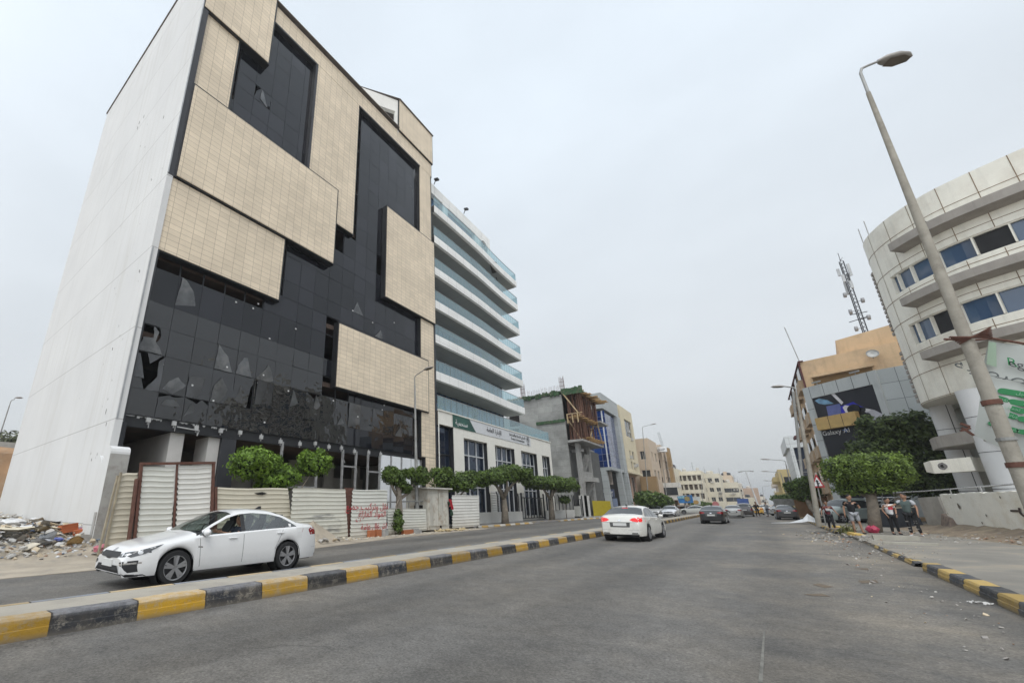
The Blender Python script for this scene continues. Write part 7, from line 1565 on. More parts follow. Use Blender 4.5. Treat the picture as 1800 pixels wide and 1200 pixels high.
# nearest lamp, a concrete pole standing just outside the frame's lower right
pb = (3.25, 10.95, .1); M_cpole = pm('weathered_concrete_pole', (.33, .305, .26), .9, .15, 3, .5, 30, dirt=(.2, .18, .15), dsc=2.2)
pt_ = (*atZ(1508, 118, 10.4), 10.4); hd_ = atZ(1597, 92, 10.75); dd = Vector((hd_[0] - pt_[0], hd_[1] - pt_[1])); 
NL = streetlamp('tall nearest street lamp on a weathered concrete pole holding the torn banner', pb, pt_, (dd.x, dd.y), arm=dd.length * .42, rb=.10, rt=.036, head=dd.length * .60, mat=M_cpole, drop=.14)
def onpole(z): f = (z - pb[2]) / (pt_[2] - pb[2]); return Vector(pb).lerp(Vector(pt_), f)
# banner with its rusty brackets
BN = thing('torn_banner', 'torn white banner with green pills and Arabic lettering tied behind the near lamp pole', 'banner', (3.3, 11.3, 2.4))
YB = 11.35; K4 = [atY(1738, 598, YB), atY(1900, 622, YB), atY(1905, 850, YB), atY(1712, 765, YB)]; rows = []
for i in range(15):
    a = i / 14; row = []
    for j in range(11):
        b = j / 10; tx = K4[0][0] * (1 - a) + K4[1][0] * a; tz = K4[0][1] * (1 - a) + K4[1][1] * a; bx_ = K4[3][0] * (1 - a) + K4[2][0] * a; bz = K4[3][1] * (1 - a) + K4[2][1] * a
        row.append((tx * (1 - b) + bx_ * b, YB + .03 * math.sin(a * 9 + b * 4) + .03 * math.sin(b * 7), tz * (1 - b) + bz * b))
    rows.append(row)
g = MB(); g.grid(rows); ban = g.build('banner_sheet', pm('banner_vinyl', (.40, .42, .40), .55, .05, 1.5), BN, smooth=True)
def bp(u, v, k=.05): x, z = atY(u, v, YB - k); return (x, YB - k, z)
M_grn = pm('banner_green', (.02, .19, .065), .5, .08); M_gpale = pm('banner_pale_green', (.27, .36, .27), .55, .05)
g = MB(); g.poly([bp(1738, 600), bp(1751, 602), bp(1752, 645), bp(1734, 640)]); g.build('pale_stripe', M_gpale, ban)
ux = Vector(bp(1800, 708)) - Vector(bp(1757, 697))
def pill(u0, v0, u1, v1, hh):
    hh *= .72
    a = Vector(bp(u0, v0)); b = Vector(bp(u1, v1)); d = (b - a).normalized(); n = Vector((-d.z, 0, d.x)); n = n if n.z > 0 else -n; pts = []
    for k in range(9): an = PI / 2 + PI * k / 8; pts.append(tuple(a + d * math.cos(an) * hh + n * math.sin(an) * hh))
    for k in range(9): an = -PI / 2 + PI * k / 8; pts.append(tuple(b + d * math.cos(an) * hh + n * math.sin(an) * hh))
    g = MB(); g.poly(pts); o = g.build('green_pill', M_grn, ban)
    c = (a + b) / 2; text('pill_lettering', arab(random.choice(['جراحة', 'تجميل', 'عيادات', 'تقويم'])), hh * 1.3, pm('pill_text', (.25, .42, .3)), o, (c.x, c.y - .02, c.z), d, n, .001)
for q in ((1762, 687, 1840, 700, .07), (1733, 692, 1733, 693, .06), (1756, 700, 1766, 703, .065), (1780, 706, 1850, 718, .065), (1733, 705, 1734, 706, .06), (1764, 714, 1795, 722, .065), (1768, 727, 1782, 732, .065), (1797, 736, 1850, 745, .065), (1742, 744, 1750, 746, .05), (1775, 754, 1784, 756, .055), (1793, 758, 1850, 768, .055)): pill(*q)
c = Vector(bp(1775, 634)); text('banner_lettering', 'R', .20, M_grn, ban, tuple(Vector(bp(1779, 637))), ux, (0.15, 0, 1), .001); text('banner_lettering', 'egal', .19, M_char, ban, tuple(Vector(bp(1796, 642))), ux, (.15, 0, 1), .001)
text('banner_lettering', arab('التخصصيه'), .26, pm('banner_ink', (.10, .11, .11)), ban, tuple(Vector(bp(1776, 662))), ux, (.1, 0, 1), .001, sx=1.15)
g = MB(); p1 = onpole(4.15); g.tube([p1 + Vector((-.25, -.05, .06)), p1 + Vector((.1, .1, 0)), Vector((K4[0][0] + .05, YB, K4[0][1] + .02)), Vector((K4[1][0], YB, K4[1][1] + .02))], .018, 6)
for k in range(6): g.bar(p1 + Vector((-.22 + .02 * k, -.18 + .02 * k, .05 - .025 * k)), p1 + Vector((.25, -.05 - .02 * k, -.04 + .03 * k)), .035, .02)
g.build('top_bracket', M_rust, BN)
g = MB(); a = bp(1690, 751, 0); g.bar(a, bp(1712, 765, 0), .03); g.bar(bp(1688, 744, 0), bp(1705, 750, 0), .035); g.bar(bp(1688, 757, 0), bp(1706, 752, 0), .035); g.build('lower_bracket', M_rust, BN)
for z in (3.05, 2.05): c = onpole(z); g = MB(); g.lathe([(.098, -.04), (.11, -.04), (.11, .04), (.098, .04)], (c.x, c.y, z), 16); g.build('pole_clamp', M_rust, BN)
c = onpole(2.45); g = MB(); g.lathe([(.098, -.025), (.108, -.025), (.108, .025), (.098, .025)], (c.x, c.y, 2.45), 16); g.build('cable_tie', M_galv, BN)
# other lamps
streetlamp('street lamp with a short arm rising behind the corrugated sheet and the cream block', (-17.0, 21.3, 0), (-17.1, 21.2, 10.1), (1, .1), .75, .12, .05, .75)
tb = (*gnd(1440, 925, .1), .1); tz = atY(1398, 680, tb[1]); streetlamp('street lamp on a thick pole leaning beside the phone advert', tb, (tz[0], tb[1], tz[1]), (-1, 0), .55, .15, .07, .75, drop=.15, mat=M_cpole)
g = MB(); g.tube([(tb[0] - .17, tb[1] + .1, 3.3), (tz[0] - .17, tb[1] + .1, tz[1] - .3)], .08, 8); o = g.build('cable_duct', M_galv, NL.parent); tag(o, 'grey duct pipe strapped along the leaning lamp pole by the advert', 'pipe')
for u0, v0, ut, vt, Y, lab, d in ((1402, 905, 1380, 809, 78, 'thin street lamp with its head over the glass grid building', -1), (1392, 903, 1372, 830, 100, 'smaller street lamp past the glass grid building', -1), (1378, 899, 1366, 846, 140, 'tiny street lamp against the yellowish block', -1), (1142, 900, 1129, 750, 96, 'street lamp in front of the peach block with square windows', 1), (1175, 898, 1166, 824, 110, 'street lamp silhouetted above the arcaded balconies', 1), (1237, 895, 1232, 842, 150, 'pale street lamp in front of the cream blocks', 1), (1345, 893, 1340, 855, 230, 'far street lamp beyond the tall twin headed mast', 1)):
    xb, _ = atY(u0, v0, Y); xt, zt = atY(ut, vt, Y); streetlamp(lab, (xb, Y, .1), (xt, Y, zt), (d, 0), 1.6, .10, .06, 1.1)
Y = 150; xb, _ = atY(1335, 893, Y); xt, zt = atY(1311, 829, Y)
t = thing('twin_head_mast', 'tall slim lighting mast with a ring of lamps rising from the end of the median', 'light mast', (xb, Y, 0)); g = MB(); g.tube([(xb, Y, 0), (xt, Y, zt)], [.22, .13], 8); g.build('pole', pm('mast_white', (.5, .5, .5)), t); g = MB(); g.tube([(xt - 1.6, Y, zt - .1), (xt - 1.1, Y, zt + .25), (xt + 1.1, Y, zt + .25), (xt + 1.6, Y, zt - .1)], .1, 6); g.build('crossarm', M_galv, t)
for s in (-1, 1): g = MB(); g.obox((xt + s * 1.3, Y, zt + .1), (.9, .5, .22)); g.build('lamp_head', M_galv, t)
y, z = atX(20, 702, -60); yb, zb = atX(-14, 800, -60); streetlamp('thin leaning street lamp at the far left edge of the view', (-60, yb, 3), (-60, y, z), (.2, 1), .25, .07, .05, .6)
# warning sign
SGN = thing('warning_sign', 'red bordered triangular road sign facing the traffic beside the leaning lamp pole', 'road sign', (3.0, 40.3, .1))
a = atY(1434, 832, 40.2); b = atY(1426, 857, 40.2); c = atY(1451, 856, 40.2); T = [Vector((p[0], 40.2, p[1])) for p in (a, b, c)]; ce = (T[0] + T[1] + T[2]) / 3
g = MB(); g.hexa([p + Vector((0, .02, 0)) for p in T], T); g.build('red_border', pm('sign_red', (.42, .03, .035), .5, .1), SGN)
I = [ce + (p - ce) * .66 + Vector((0, -.01, 0)) for p in T]; g = MB(); g.poly(I); g.build('white_field', M_sw, SGN)
g = MB(); ar_ = [(-.05, -.32), (.05, -.32), (.05, -.12), (.14, -.03), (.11, .02), (.05, -.02), (.05, .1), (.11, .1), (0, .26), (-.11, .1), (-.05, .1)]; k = .85; g.poly([(ce.x + u * k, 40.17, ce.z + v * k) for u, v in ar_]); g.build('arrow_symbol', M_sb, SGN)
g = MB(); g.tube([(ce.x - .15, 40.3, .1), (ce.x, 40.3, ce.z + .5)], .04, 8); g.build('post', M_galv, SGN)

# ---- corrugated fence ----
def sheetmat(name, col, rust=.3, smear=0):
    m, t, b = newmat(name); P = pos(t); f = rng(t, noise(t, P, .9, 6, .65), .35, .7, 0, 1); c = mixc(t, f, c4(col, .93), c4(col, 1.06))
    d = rng(t, noise(t, mapv(t, P, (1, 1, .35)), 2.6, 8, .75), .60, .72, 0, rust); c = mixc(t, d, c, (.25, .16, .09, 1)); s = nn('ShaderNodeSeparateXYZ', t); t.links.new(P, s.inputs[0])
    c = mixc(t, rng(t, s.outputs[2], .1, .8, .35, 0), c, (.36, .29, .20, 1))
    if smear: c = mixc(t, rng(t, noise(t, mapv(t, P, (1, .5, 2.4), (0, 2.1, .3)), 1.0, 4, .6), .56, .68, 0, smear), c, (.17, .17, .17, 1))
    t.links.new(c, b.inputs['Base Color']); b.inputs['Roughness'].default_value = .6; return m
M_sh = [sheetmat('sheet_cream', (.56, .52, .42), .25), sheetmat('sheet_white', (.60, .60, .55), .2), sheetmat('sheet_dirty', (.58, .57, .50), .3, .9), sheetmat('sheet_white_b', (.66, .65, .61), .25)]
def sheet(name, label, x, corners, mat, pitch=.185, amp=.022, group='corrugated fence sheets', top_wobble=.01, tilt=0.0, cat='fence panel'):
    """corners: (y,z) bottom-left, bottom-right, top-right, top-left"""
    t = thing(name, label, cat, (x, corners[0][0], 0), 0, group) if name else None
    (y0, z0), (y1, z1), (y2, z2), (y3, z3) = corners; rows = []; n = 26; hh = max(z3 - z0, z2 - z1); m = int(hh / pitch * 6)
    for j in range(m + 1):
        f = j / m; ph = f * hh / pitch; k = ph % 1; off = (0, 0, 0, .3, 1, .2)[j % 6] * amp * 1.1; row = []
        for i in range(n + 1):
            a = i / n; yb = y0 + (y1 - y0) * a; yt = y3 + (y2 - y3) * a; zb = z0 + (z1 - z0) * a; zt = z3 + (z2 - z3) * a + (top_wobble * math.sin(a * 7 + y0))
            e = (.03 * (k > .5) if i in (0, n) else 0) * (1 if i == 0 else -1); row.append((x + off + .006 * math.sin(a * 5 + f * 3) - tilt * f, yb + (yt - yb) * f + e, zb + (zt - zb) * f))
        rows.append(row)
    g = MB(); g.grid(rows); o = g.build('corrugated_sheet', mat, t, smooth=25); return t, o
A = lambda u, v, x=-16.5: atX(u, v, x)
t, o = sheet('fence_panel', 'narrow leaning cream sheet between the white wall and the gate', -16.9, [(A(190, 940, -16.9)[0], .1), (A(226, 950, -16.9)[0], .1), A(243, 830, -16.9), A(212, 832, -16.9)], M_sh[0])
g = MB(); a = A(188, 940, -16.9); b = A(212, 830, -16.9); g.bar((-16.85, a[0], .1), (-16.85, b[0], b[1]), .10, .05); g.bar((-16.95, a[0] - .12, .1), (-16.95, b[0] - .05, b[1] - .1), .10, .05); g.build('timber_batten', pm('weathered_timber', (.30, .26, .19), .9, .25, 5), t)
GT = thing('sheet_gate', 'tall two leaf gate of corrugated sheets in a rusty frame behind the white sedan', 'gate', (-16.6, 5.6, 0))
x = -16.6; yl0, zl = A(240, 935, x); yl1, ztl = A(248, 815, x); ym, ztm = A(311, 815, x); yr_, ztr = A(375, 813, x); yb0 = A(236, 948, x)[0]; ymb = A(306, 948, x)[0]; yrb = A(372, 940, x)[0]
for i, (a, b, c_, d_) in enumerate((((yl0 + .06, .1), (ymb - .05, .1), (ym - .04, ztm - .12), (yl1 + .05, ztl - .08)), ((ymb + .06, .1), (yrb - .05, .1), (yr_ - .05, ztr - .06), (ym + .05, ztm - .06)))): _, o = sheet(None, '', x, [a, b, c_, d_], M_sh[1 + 2 * i]); o.parent = GT; o.name = 'gate_leaf'; o.data.transform(Matrix.Translation(-Vector((-16.6, 5.6, 0))))
g = MB(); g.bar((x + .03, yl0, .0), (x + .03, yl1, ztl), .09); g.bar((x + .03, yrb, 0), (x + .03, yr_, ztr), .09); g.bar((x + .03, ymb, 0), (x + .03, ym, ztm), .06); g.bar((x + .04, yl1 - .05, ztl), (x + .04, yr_ + .05, ztr), .09); g.bar((x, yrb + .2, 0), (x, yr_ + .22, ztr - .9), .1); g.bar((x, yl0 - .16, 0), (x, yl1 - .05, ztl - .5), .26, .04); g.build('rusty_frame', M_rust, GT)
sheet('fence_panel', 'long torn cream sheet directly behind the roof of the near sedan', -16.65, [(A(378, 948)[0], .1), (A(520, 950)[0], .1), A(510, 858), A(379, 856)], M_sh[0], top_wobble=.02)
o = COL.objects[-1] if False else None
y, z = A(457, 867, -16.6); g = MB(); g.poly([(-16.60, y - .28, z + .02), (-16.60, y - .1, z - .05), (-16.60, y + .12, z - .06), (-16.60, y + .34, z + .01), (-16.60, y + .1, z + .07), (-16.60, y - .12, z + .03)]); tz_ = g.build('torn_slit', M_dark, [q for q in COL.objects if q.get('label', '').startswith('long torn')][0])
sheet('fence_panel', 'white sheet smeared with grey paint between the torn cream one and the red graffiti', -16.45, [(A(513, 857)[0], .03), (A(611, 948)[0], .03), A(606, 859), A(513, 857)], M_sh[2], tilt=.0)
tG, o = sheet('fence_panel', 'sheet covered in red Arabic graffiti above three orange blocks', -16.45, [(A(613, 948)[0], .03), (A(677, 943)[0], .03), A(680, 861), A(618, 860)], M_sh[1])
M_rs = pm('red_spray', (.42, .03, .04), .7, .3, 12)
for u, v, s_, sz in ((647, 890, 'نقل وتركيب جميع', .46), (655, 903, 'المواد العازلة', .44), (658, 925, 'اشغال عامة', .42), (630, 912, 'ت', .4)):
    y, z = A(u, v, -16.41); text('graffiti', arab(s_), sz, M_rs, tG, (-16.405, y, z), (0, 1, 0), (0, 0, 1), .002, sx=.95)
g = MB(); y0 = A(610, 900)[0]; g.box((-16.62, y0 - .15, 0), (-16.56, y0 + .5, 2.45)); g.build('rusty_backing', M_rust, tG)
sheet('fence_panel', 'low sheet under the hanging branch left of the white shed', -16.55, [(A(683, 940)[0], .12), (A(752, 932)[0], .12), A(750, 893), A(681, 893)], M_sh[1], pitch=.15)
sheet('fence_panel', 'white sheet beneath the dark clipped tree right of the shed', -16.6, [(A(797, 928)[0], .12), (A(845, 918)[0], .12), A(844, 870), A(796, 870)], M_sh[3], pitch=.2)
g = MB(); a = A(681, 882, -16.9); b = A(752, 880, -16.9); g.bar((-16.9, a[0], a[1]), (-16.9, b[0], b[1]), .07); y0 = A(720, 890, -16.9)[0]; [g.bar((-16.9, a[0] + (b[0] - a[0]) * k / 4, .5), (-16.9, a[0] + (b[0] - a[0]) * k / 4, a[1]), .05) for k in range(5)]
tag(g.build('pipe_rail', M_galv), 'grey pipe rail just above the low corrugated sheet', 'railing')
# white broken boundary wall end beside the block
g = MB(); a = [(0, .1), (1.05, .1), (1.05, 3.35)] + [(.82 + .23 * math.cos(q), 3.5 + .22 * math.sin(q)) for q in (0, .5, 1, 1.57, 2.1, 2.7)] + [(.5, 3.3), (.42, 3.15), (.34, 3.3), (.2, 3.42), (0, 3.45)]
g.prism(a, lambda u, v, d: (-19.5 + u * 1.3, 5.05 + d, v), 0, .62); _bw = MB(); _bw.box((-18.13, 5.05, .1), (-18.11, 5.66, 3.42)); _bw.box((-18.4, 5.02, .1), (-18.2, 5.045, 1.4)); 
tag(g.build('broken_wall_end', M_sidew), 'white chipped wall end with a rounded top at the corner of the blank side wall', 'wall')
_bw.build('chipped_face', pm('chipped_plaster', (.36, .35, .33), .9, .12, 1.5, .4, 15, dirt=(.24, .22, .2), dsc=2), [q for q in COL.objects if q.name == 'broken_wall_end'][0])
# shed
SD = thing('white_shed', 'small rust streaked white shed with peeling doors and a flat roof', 'shed', (-16.8, 22.3, 0)); x = -16.5
y0 = A(757, 930)[0]; y1 = A(788, 926)[0]; zt = A(763, 858)[1]; M_shd = pm('peeling_white_metal', (.56, .54, .48), .7, .08, 2, .2, 30, dirt=(.26, .17, .10), dsc=1.8, streak=.8)
g = MB(); g.box((-18.3, y0 - .25, .12), (x, y1 + .1, zt - .05)); g.build('body', M_shd, SD); g = MB(); g.box((-18.5, y0 - .6, zt - .04), (x + .25, y1 + .25, zt + .05)); g.build('flat_roof', pm('roof_board', (.5, .48, .44), .8, .1), SD)
for i in range(2):
    g = MB(); a = y0 - .2 + (y1 - y0 + .2) * i / 2; b = a + (y1 - y0 + .2) / 2 - .1; g.box((x + .01, a, .35), (x + .06, b, zt - .35 + .1 * i)); g.build('door', M_shd, SD)
g = MB(); g.box((x + .005, y0 + 1.0, .15), (x + .05, y0 + 1.12, .8)); g.box((-17.6, y0 - .27, .9), (-16.9, y0 - .26, 1.6)); g.build('dark_gap', M_dark, SD)
CLT = thing('hanging_cloth', 'red and dark green cloth hanging at the right edge of the white shed', 'cloth', (-16.3, 24, 1)); y, z = A(792, 887, -16.35)
for dy, dz, s_, m_ in ((0, .12, .26, pm('cloth_red', (.40, .02, .03), .9, .2)), (.12, -.1, .2, pm('cloth_red', (.4, .02, .03))), (.05, -.45, .22, pm('cloth_dark_green', (.02, .05, .03))), (-.18, .05, .15, pm('cloth_dark_green', (.02, .05, .03)))):
    g = MB(); rows = [[(-16.35 + .06 * math.sin(i * 1.7 + j), y + dy + (i - 2) * s_ * .35 + U(-.03, .03), z + dz + (j - 2) * s_ * .5 + U(-.04, .04)) for j in range(5)] for i in range(5)]; g.grid(rows); g.build('cloth_fold', m_, CLT, smooth=True)
# orange hollow blocks and bits along the fence foot
M_hb = tilem('hollow_clay', (.42, .15, .065), 'yz', .06, .5, (.22, .07, .03), .006, .06, .85)
for u0, u1, vt, vb, lab in ((650, 660, 931, 945, 'left upright orange hollow block at the foot of the red graffiti'), (663, 671, 930, 944, 'right upright orange hollow block at the foot of the red graffiti'), (710, 727, 934, 940, 'orange hollow block lying on its side by the low sheet')):
    a = A(u0, vb, -16.15); b = A(u1, vt, -16.15); t = thing('hollow_block', lab, 'brick', (-16.15, a[0], .03), 0, 'orange hollow blocks at the fence'); g = MB(); g.box((-16.35, a[0], .02), (-16.15, b[0], max(b[1], .25))); g.build('clay_body', M_hb, t)
for u, lab, s_ in ((731, 'grey concrete block next to the lying orange one', .3), (738, 'smaller grey concrete block near the shed foot', .22), (676, 'grey block under the corner of the graffiti sheet', .34)):
    y = A(u, 937, -16.2)[0]; g = MB(); g.obox((-16.25, y, s_ / 2), (s_, s_ * 1.2, s_), .2); tag(g.build('concrete_block', M_conc), lab, 'concrete block', 'grey blocks at the fence')

# ---- rubble ----
def hh_(x, y):
    q = min(max((-16.3 - x) / 3.2, 0), 1); q = q * q * (3 - 2 * q)
    return q * (.62 + .028 * max(0, -20 - x)) + .10 * math.sin(x * 1.3 + y * .7) * q + .06 * math.sin(x * 3.1 - y * 2.3) * q
def rub(u, v, z0=0):       # where the sight line through a photo pixel meets the heap
    r = ray(u, v)
    for k in range(800):
        x = -12 - k * .1; q = x / r[0]; y = r[1] * q; z = H + r[2] * q
        if z <= hh_(x, y) or y > 5.2: break
    return float(x), float(min(y, 5.2)), hh_(x, min(y, 5.2))
g = MB(); rows = []
for i in range(70):
    x = -15.4 - (i / 69) ** 1.6 * 75; rows.append([(x, -26 + j * .42 + (.0), hh_(x, -26 + j * .42) + U(-.03, .03) * (x < -16.8)) for j in range(75)])
g.grid(rows); tag(g.build('rubble_ground', M_dirt), kind='structure')
def eb(u, v, x): y, z = atX(u, v, x); return y, z
g = MB(); rows = []
ya, za = eb(34, 790, -62)
for i in range(22):
    y = -30 + i * 4; rows.append([(-52 + U(-1, 1), y, .8), (-55 + U(-1, 1), y, 2.6 + U(-.4, .4)), (-57 + U(-.8, .8), y, za - 1.2 + U(-.3, .3)), (-58.5, y, za - .2 + U(-.1, .1)), (-90, y, za)])
g.grid(rows); tag(g.build('earth_bank', pm('red_earth', (.34, .21, .12), .95, .25, .6, .8, 6, dirt=(.40, .31, .22), dsc=.5)), kind='structure')
g = MB(); g.box((-59.5, -30, za - .3), (-58.4, 40, za + .3)); tag(g.build('bank_kerb_wall', M_conc), 'low dark wall along the top of the earth bank', 'wall')
RB_ = MB(); cols = [(.42, .40, .37), (.34, .32, .29), (.5, .49, .47), (.46, .38, .27), (.28, .26, .24), (.52, .47, .38), (.56, .56, .56), (.3, .2, .14), (.2, .24, .3)]
M_rub = [pm('rubble_tone_%s' % w_, c, .9, .15, 4) for w_, c in zip('abcdefghi', cols)]
def chunk(g, x, y, z, s, mi, flat=1.0):
    n = random.choice((4, 5, 5, 6)); a0 = U(0, 6); Mx = Matrix.Rotation(U(-.7, .7), 3, 'X') @ Matrix.Rotation(U(-.7, .7), 3, 'Y') @ Matrix.Rotation(U(0, 6), 3, 'Z'); c = Vector((x, y, z))
    lo = []; hi = []
    for i in range(n): a = a0 + 2 * PI * i / n; r = s * U(.6, 1.1); lo.append(c + Mx @ Vector((math.cos(a) * r, math.sin(a) * r, -s * .3 * flat))); r *= U(.7, 1); hi.append(c + Mx @ Vector((math.cos(a) * r, math.sin(a) * r, s * .3 * flat * U(.7, 1.3))))
    g.hexa(lo, hi, mi)
for k in range(5200):
    if k < 2600: x, y, _ = rub(U(-40, 245), U(900, 985))
    else: x = -17.2 - random.random() ** 1.2 * 30; y = U(-3, 5.3)
    if x > -17.0 or x < -60 or y > 5.3: continue
    dens = min(1, (-16.9 - x) / 2.5)
    if random.random() > dens: continue
    s = random.choice((.03, .04, .06, .08, .12)) * U(.6, 1.2) * (1 + max(0, -20 - x) * .03)
    chunk(RB_, x, y, hh_(x, y) + s * .2 + (.15 if random.random() < .2 else 0), s, random.choice((0, 0, 1, 2, 3, 4, 5, 6, 7, 0, 1, 8) if s < .12 else (0, 1, 2, 3, 5)), U(.2, 1))
tag(RB_.build('rubble', M_rub), kind='stuff')
SH_ = MB()
for k in range(240):
    x = -17.6 - random.random() * 24; y = U(1.5, 5.2); s = U(.12, .34); chunk(SH_, x, y, hh_(x, y) + .12 + s * .15, s, random.choice((0, 2, 3, 5, 6)), .12)
tag(SH_.build('rubble_boards', M_rub), kind='stuff')
def bag(label, u, v, s, col, name='plastic_bag', cat='bag', fl=.6, z0=.7, X=None, sub=18):
    x, y, z = rub(u, v, z0) if X is None else X; g = MB(); rows = []
    for i in range(9):
        th = PI * i / 8; rows.append([(x + math.sin(th) * math.cos(a) * s * U(.75, 1.15), y + math.sin(th) * math.sin(a) * s * 1.3 * U(.75, 1.15), z + s * fl * (.8 + math.cos(th)) * U(.85, 1.1)) for a in [2 * PI * j / sub for j in range(sub)]])
    g.grid(rows, close=True); m = pm(name + '_%d' % (col[0] * 100 + col[2] * 10), col, .4, .2, 5, .5, 12, spec=.6); return tag(g.build(name, m, smooth=45), label, cat)
bag('pink plastic bag on the rubble nearest the front of the white sedan', 188, 944, .24, (.52, .16, .20), z0=.75)
bag('small bright pink rag behind the orange clay block in the rubble', 143, 931, .15, (.60, .12, .30), 'pink_rag', 'cloth', z0=.95)
bag('blue violet plastic bag in front of the orange clay block', 98, 951, .17, (.12, .15, .42), 'blue_bag', 'bag', .4)
bag('white sack with a dark hollow lying on the rubble at far left', 20, 925, .36, (.6, .6, .6), 'white_sack', 'sack', .45, 1.0)
bag('blue cloth scrap beside the cream board in the rubble', 48, 935, .25, (.05, .12, .28), 'blue_cloth', 'cloth', .2, .9)
x, y, z = rub(117, 940, .8); t = thing('clay_block', 'large ribbed orange clay block lying on the rubble heap', 'brick', (x, y, z)); g = MB(); g.obox((x, y, z + .22), (.28, .5, .28), .25, (.15, -.12)); [g.obox((x + .145, y - .02, z + .13 + .075 * k), (.03, .48, .04), .25, (.15, -.12)) for k in range(4)]; g.build('ribbed_body', pm('clay_orange', (.40, .12, .05), .85, .12, 4), t)
x, y, z = rub(142, 943, .7); g = MB(); g.obox((x, y, z + .15), (.25, .5, .16), -.3, (.2, .1)); tag(g.build('clay_block', pm('clay_orange', (.40, .12, .05))), 'broken smaller orange clay block right of the large ribbed one', 'brick')
for u, v, sx_, sy_, col, rz, lab, nm in ((88, 938, .9, .7, (.52, .44, .30), .4, 'crumpled tan cardboard box flap left of the orange clay block', 'cardboard'), (20, 938, 1.6, 1.2, (.60, .54, .42), .1, 'large cream board lying flat at the left of the rubble', 'cream_board'), (68, 962, .5, .55, (.52, .53, .55), .5, 'white torn board at the front edge of the rubble', 'white_board'), (78, 958, .55, .4, (.5, .52, .55), 1.2, 'pale grey board overlapping the white torn one', 'grey_board'), (165, 952, .45, .5, (.55, .54, .56), .2, 'pale board left of the pink plastic bag', 'pale_board'), (60, 908, 1.4, .3, (.30, .27, .22), 0, 'long weathered plank on top of the heap against the wall', 'plank'), (95, 915, .8, .9, (.32, .30, .27), .9, 'dark tilted slab in the middle of the heap', 'slab'), (130, 962, .35, .4, (.42, .28, .12), .7, 'brown folded cardboard at the front of the heap', 'cardboard')):
    x, y, z = rub(u, v, .75); g = MB(); rows = [[(x + (i - 2) * sx_ * .25, y + (j - 2) * sy_ * .25, z + .16 + .05 * math.sin(i * 1.9 + j * 1.3 + u) + .10 * (i - 2) * math.sin(rz)) for j in range(5)] for i in range(5)]; lo = [[(a, b, c - .03) for a, b, c in r] for r in rows]; g.grid(rows); g.grid(lo); tag(g.build(nm, pm(nm + '_%d' % u, col, .85, .1, 3)), lab, 'board')
# earth heap leaning on the smeared sheet
g = MB(); rows = []; y0, z0 = A(545, 925, -16.2)
for i in range(14):
    a = 2 * PI * i / 14; rows.append([(-16.0 + math.cos(a) * r * 1.0, y0 + math.sin(a) * r * 1.7, .55 * (1 - r) ** 1.1 * 1.7 + U(-.03, .03)) for r in (1.0, .75, .5, .25, .0)])
rows.append(rows[0]); g.grid(rows); tag(g.build('dirt_heap', M_dirt, smooth=True), kind='stuff')
g = MB()
for k in range(420):
    u = U(540, 850); y = A(u, 935, -16.0)[0]; x = -15.9 + abs(random.gauss(0, .35)) ; s = U(.02, .07) * (1.4 if random.random() < .1 else 1); chunk(g, x - .3, y, s * .3, s, random.choice((0, 1, 3, 5)), .7)
for k in range(50): y0_, _ = A(548, 930, -16); chunk(g, -16 + U(-.6, .9), y0_ + U(-1.2, 1.6), .15, U(.06, .18), random.choice((0, 1, 3, 5)), .8)
tag(g.build('fence_foot_debris', M_rub), kind='stuff')
g = MB(); y0 = A(775, 932)[0]; [chunk(g, -16.1 + U(-.2, .5), y0 + U(-1.2, 2.4), .08, U(.08, .2), 0, .8) for k in range(26)]; tag(g.build('yellow_sand_lumps', pm('yellow_sand', (.5, .40, .24), .95, .15, 3)), kind='stuff')
# ---- right pavement debris ----
bag('crumpled pink red plastic bag at the feet of the black tee youth', 0, 0, .26, (.55, .05, .12), 'pink_bag', 'bag', .75, X=(*gnd(1536, 936, .11), .11))
x, y = gnd(1446, 912, .1); t = thing('yellow_barrier', 'yellow leaning plastic barrier behind the boy in maroon', 'barrier', (x, y, .1)); g = MB(); g.bar((x - .35, y, .12), (x - .0, y, 1.0), .3, .12); g.box((x - .45, y - .15, .11), (x + .35, y + .15, .3)); g.build('barrier_body', pm('barrier_yellow', (.55, .48, .03), .6, .1), t)
x, y = gnd(1410, 920, .0); t = thing('fallen_panel', 'bent white metal panel lying at the road edge behind the dark grey sedan', 'panel', (x, y, 0)); g = MB(); rows = [[(x - 1.9, y - .2, .03), (x - 1.9, y + .4, .03)], [(x - .7, y - .3, .05), (x - .7, y + .6, .08)], [(x + .0, y - .4, .12), (x + .15, y + .6, .35)], [(x + .35, y - .4, .2), (x + .5, y + .6, .75)], [(x + 1.0, y - .4, .1), (x + 1.0, y + .5, .3)]]; g.grid(rows); g.build('bent_sheet', pm('white_sheet_metal', (.68, .68, .68), .4, .05), t)
for (u, v, sx_, sy_, sz_, rz, lab) in ((1575, 949, 1.25, .3, .17, .02, 'grey concrete beam lying on the pavement in front of the men'), (1600, 957, 1.3, .22, .08, -.05, 'thin concrete slab lying just in front of the grey beam')):
    x, y = gnd(u, v, .11); g = MB(); g.obox((x, y, .11 + sz_ / 2), (sx_, sy_, sz_), rz); tag(g.build('concrete_beam', pm('pale_concrete', (.36, .34, .29), .9, .12, 3, .4, 20)), lab, 'concrete beam')
for u, v, lab in ((1507, 943, 'yellow painted kerb fragment tilted in the rubble by the black tee youth'), (1475, 929, 'yellow kerb fragment behind the shoes of the boy in maroon')):
    x, y = gnd(u, v, .05); g = MB(); g.obox((x, y, .13), (.5, .34, .14), .5, (.2, .15)); tag(g.build('kerb_fragment', pm('yellow_kerb_paint', (.55, .38, .12), .85, .15, 5)), lab, 'kerb stone')
g = MB()
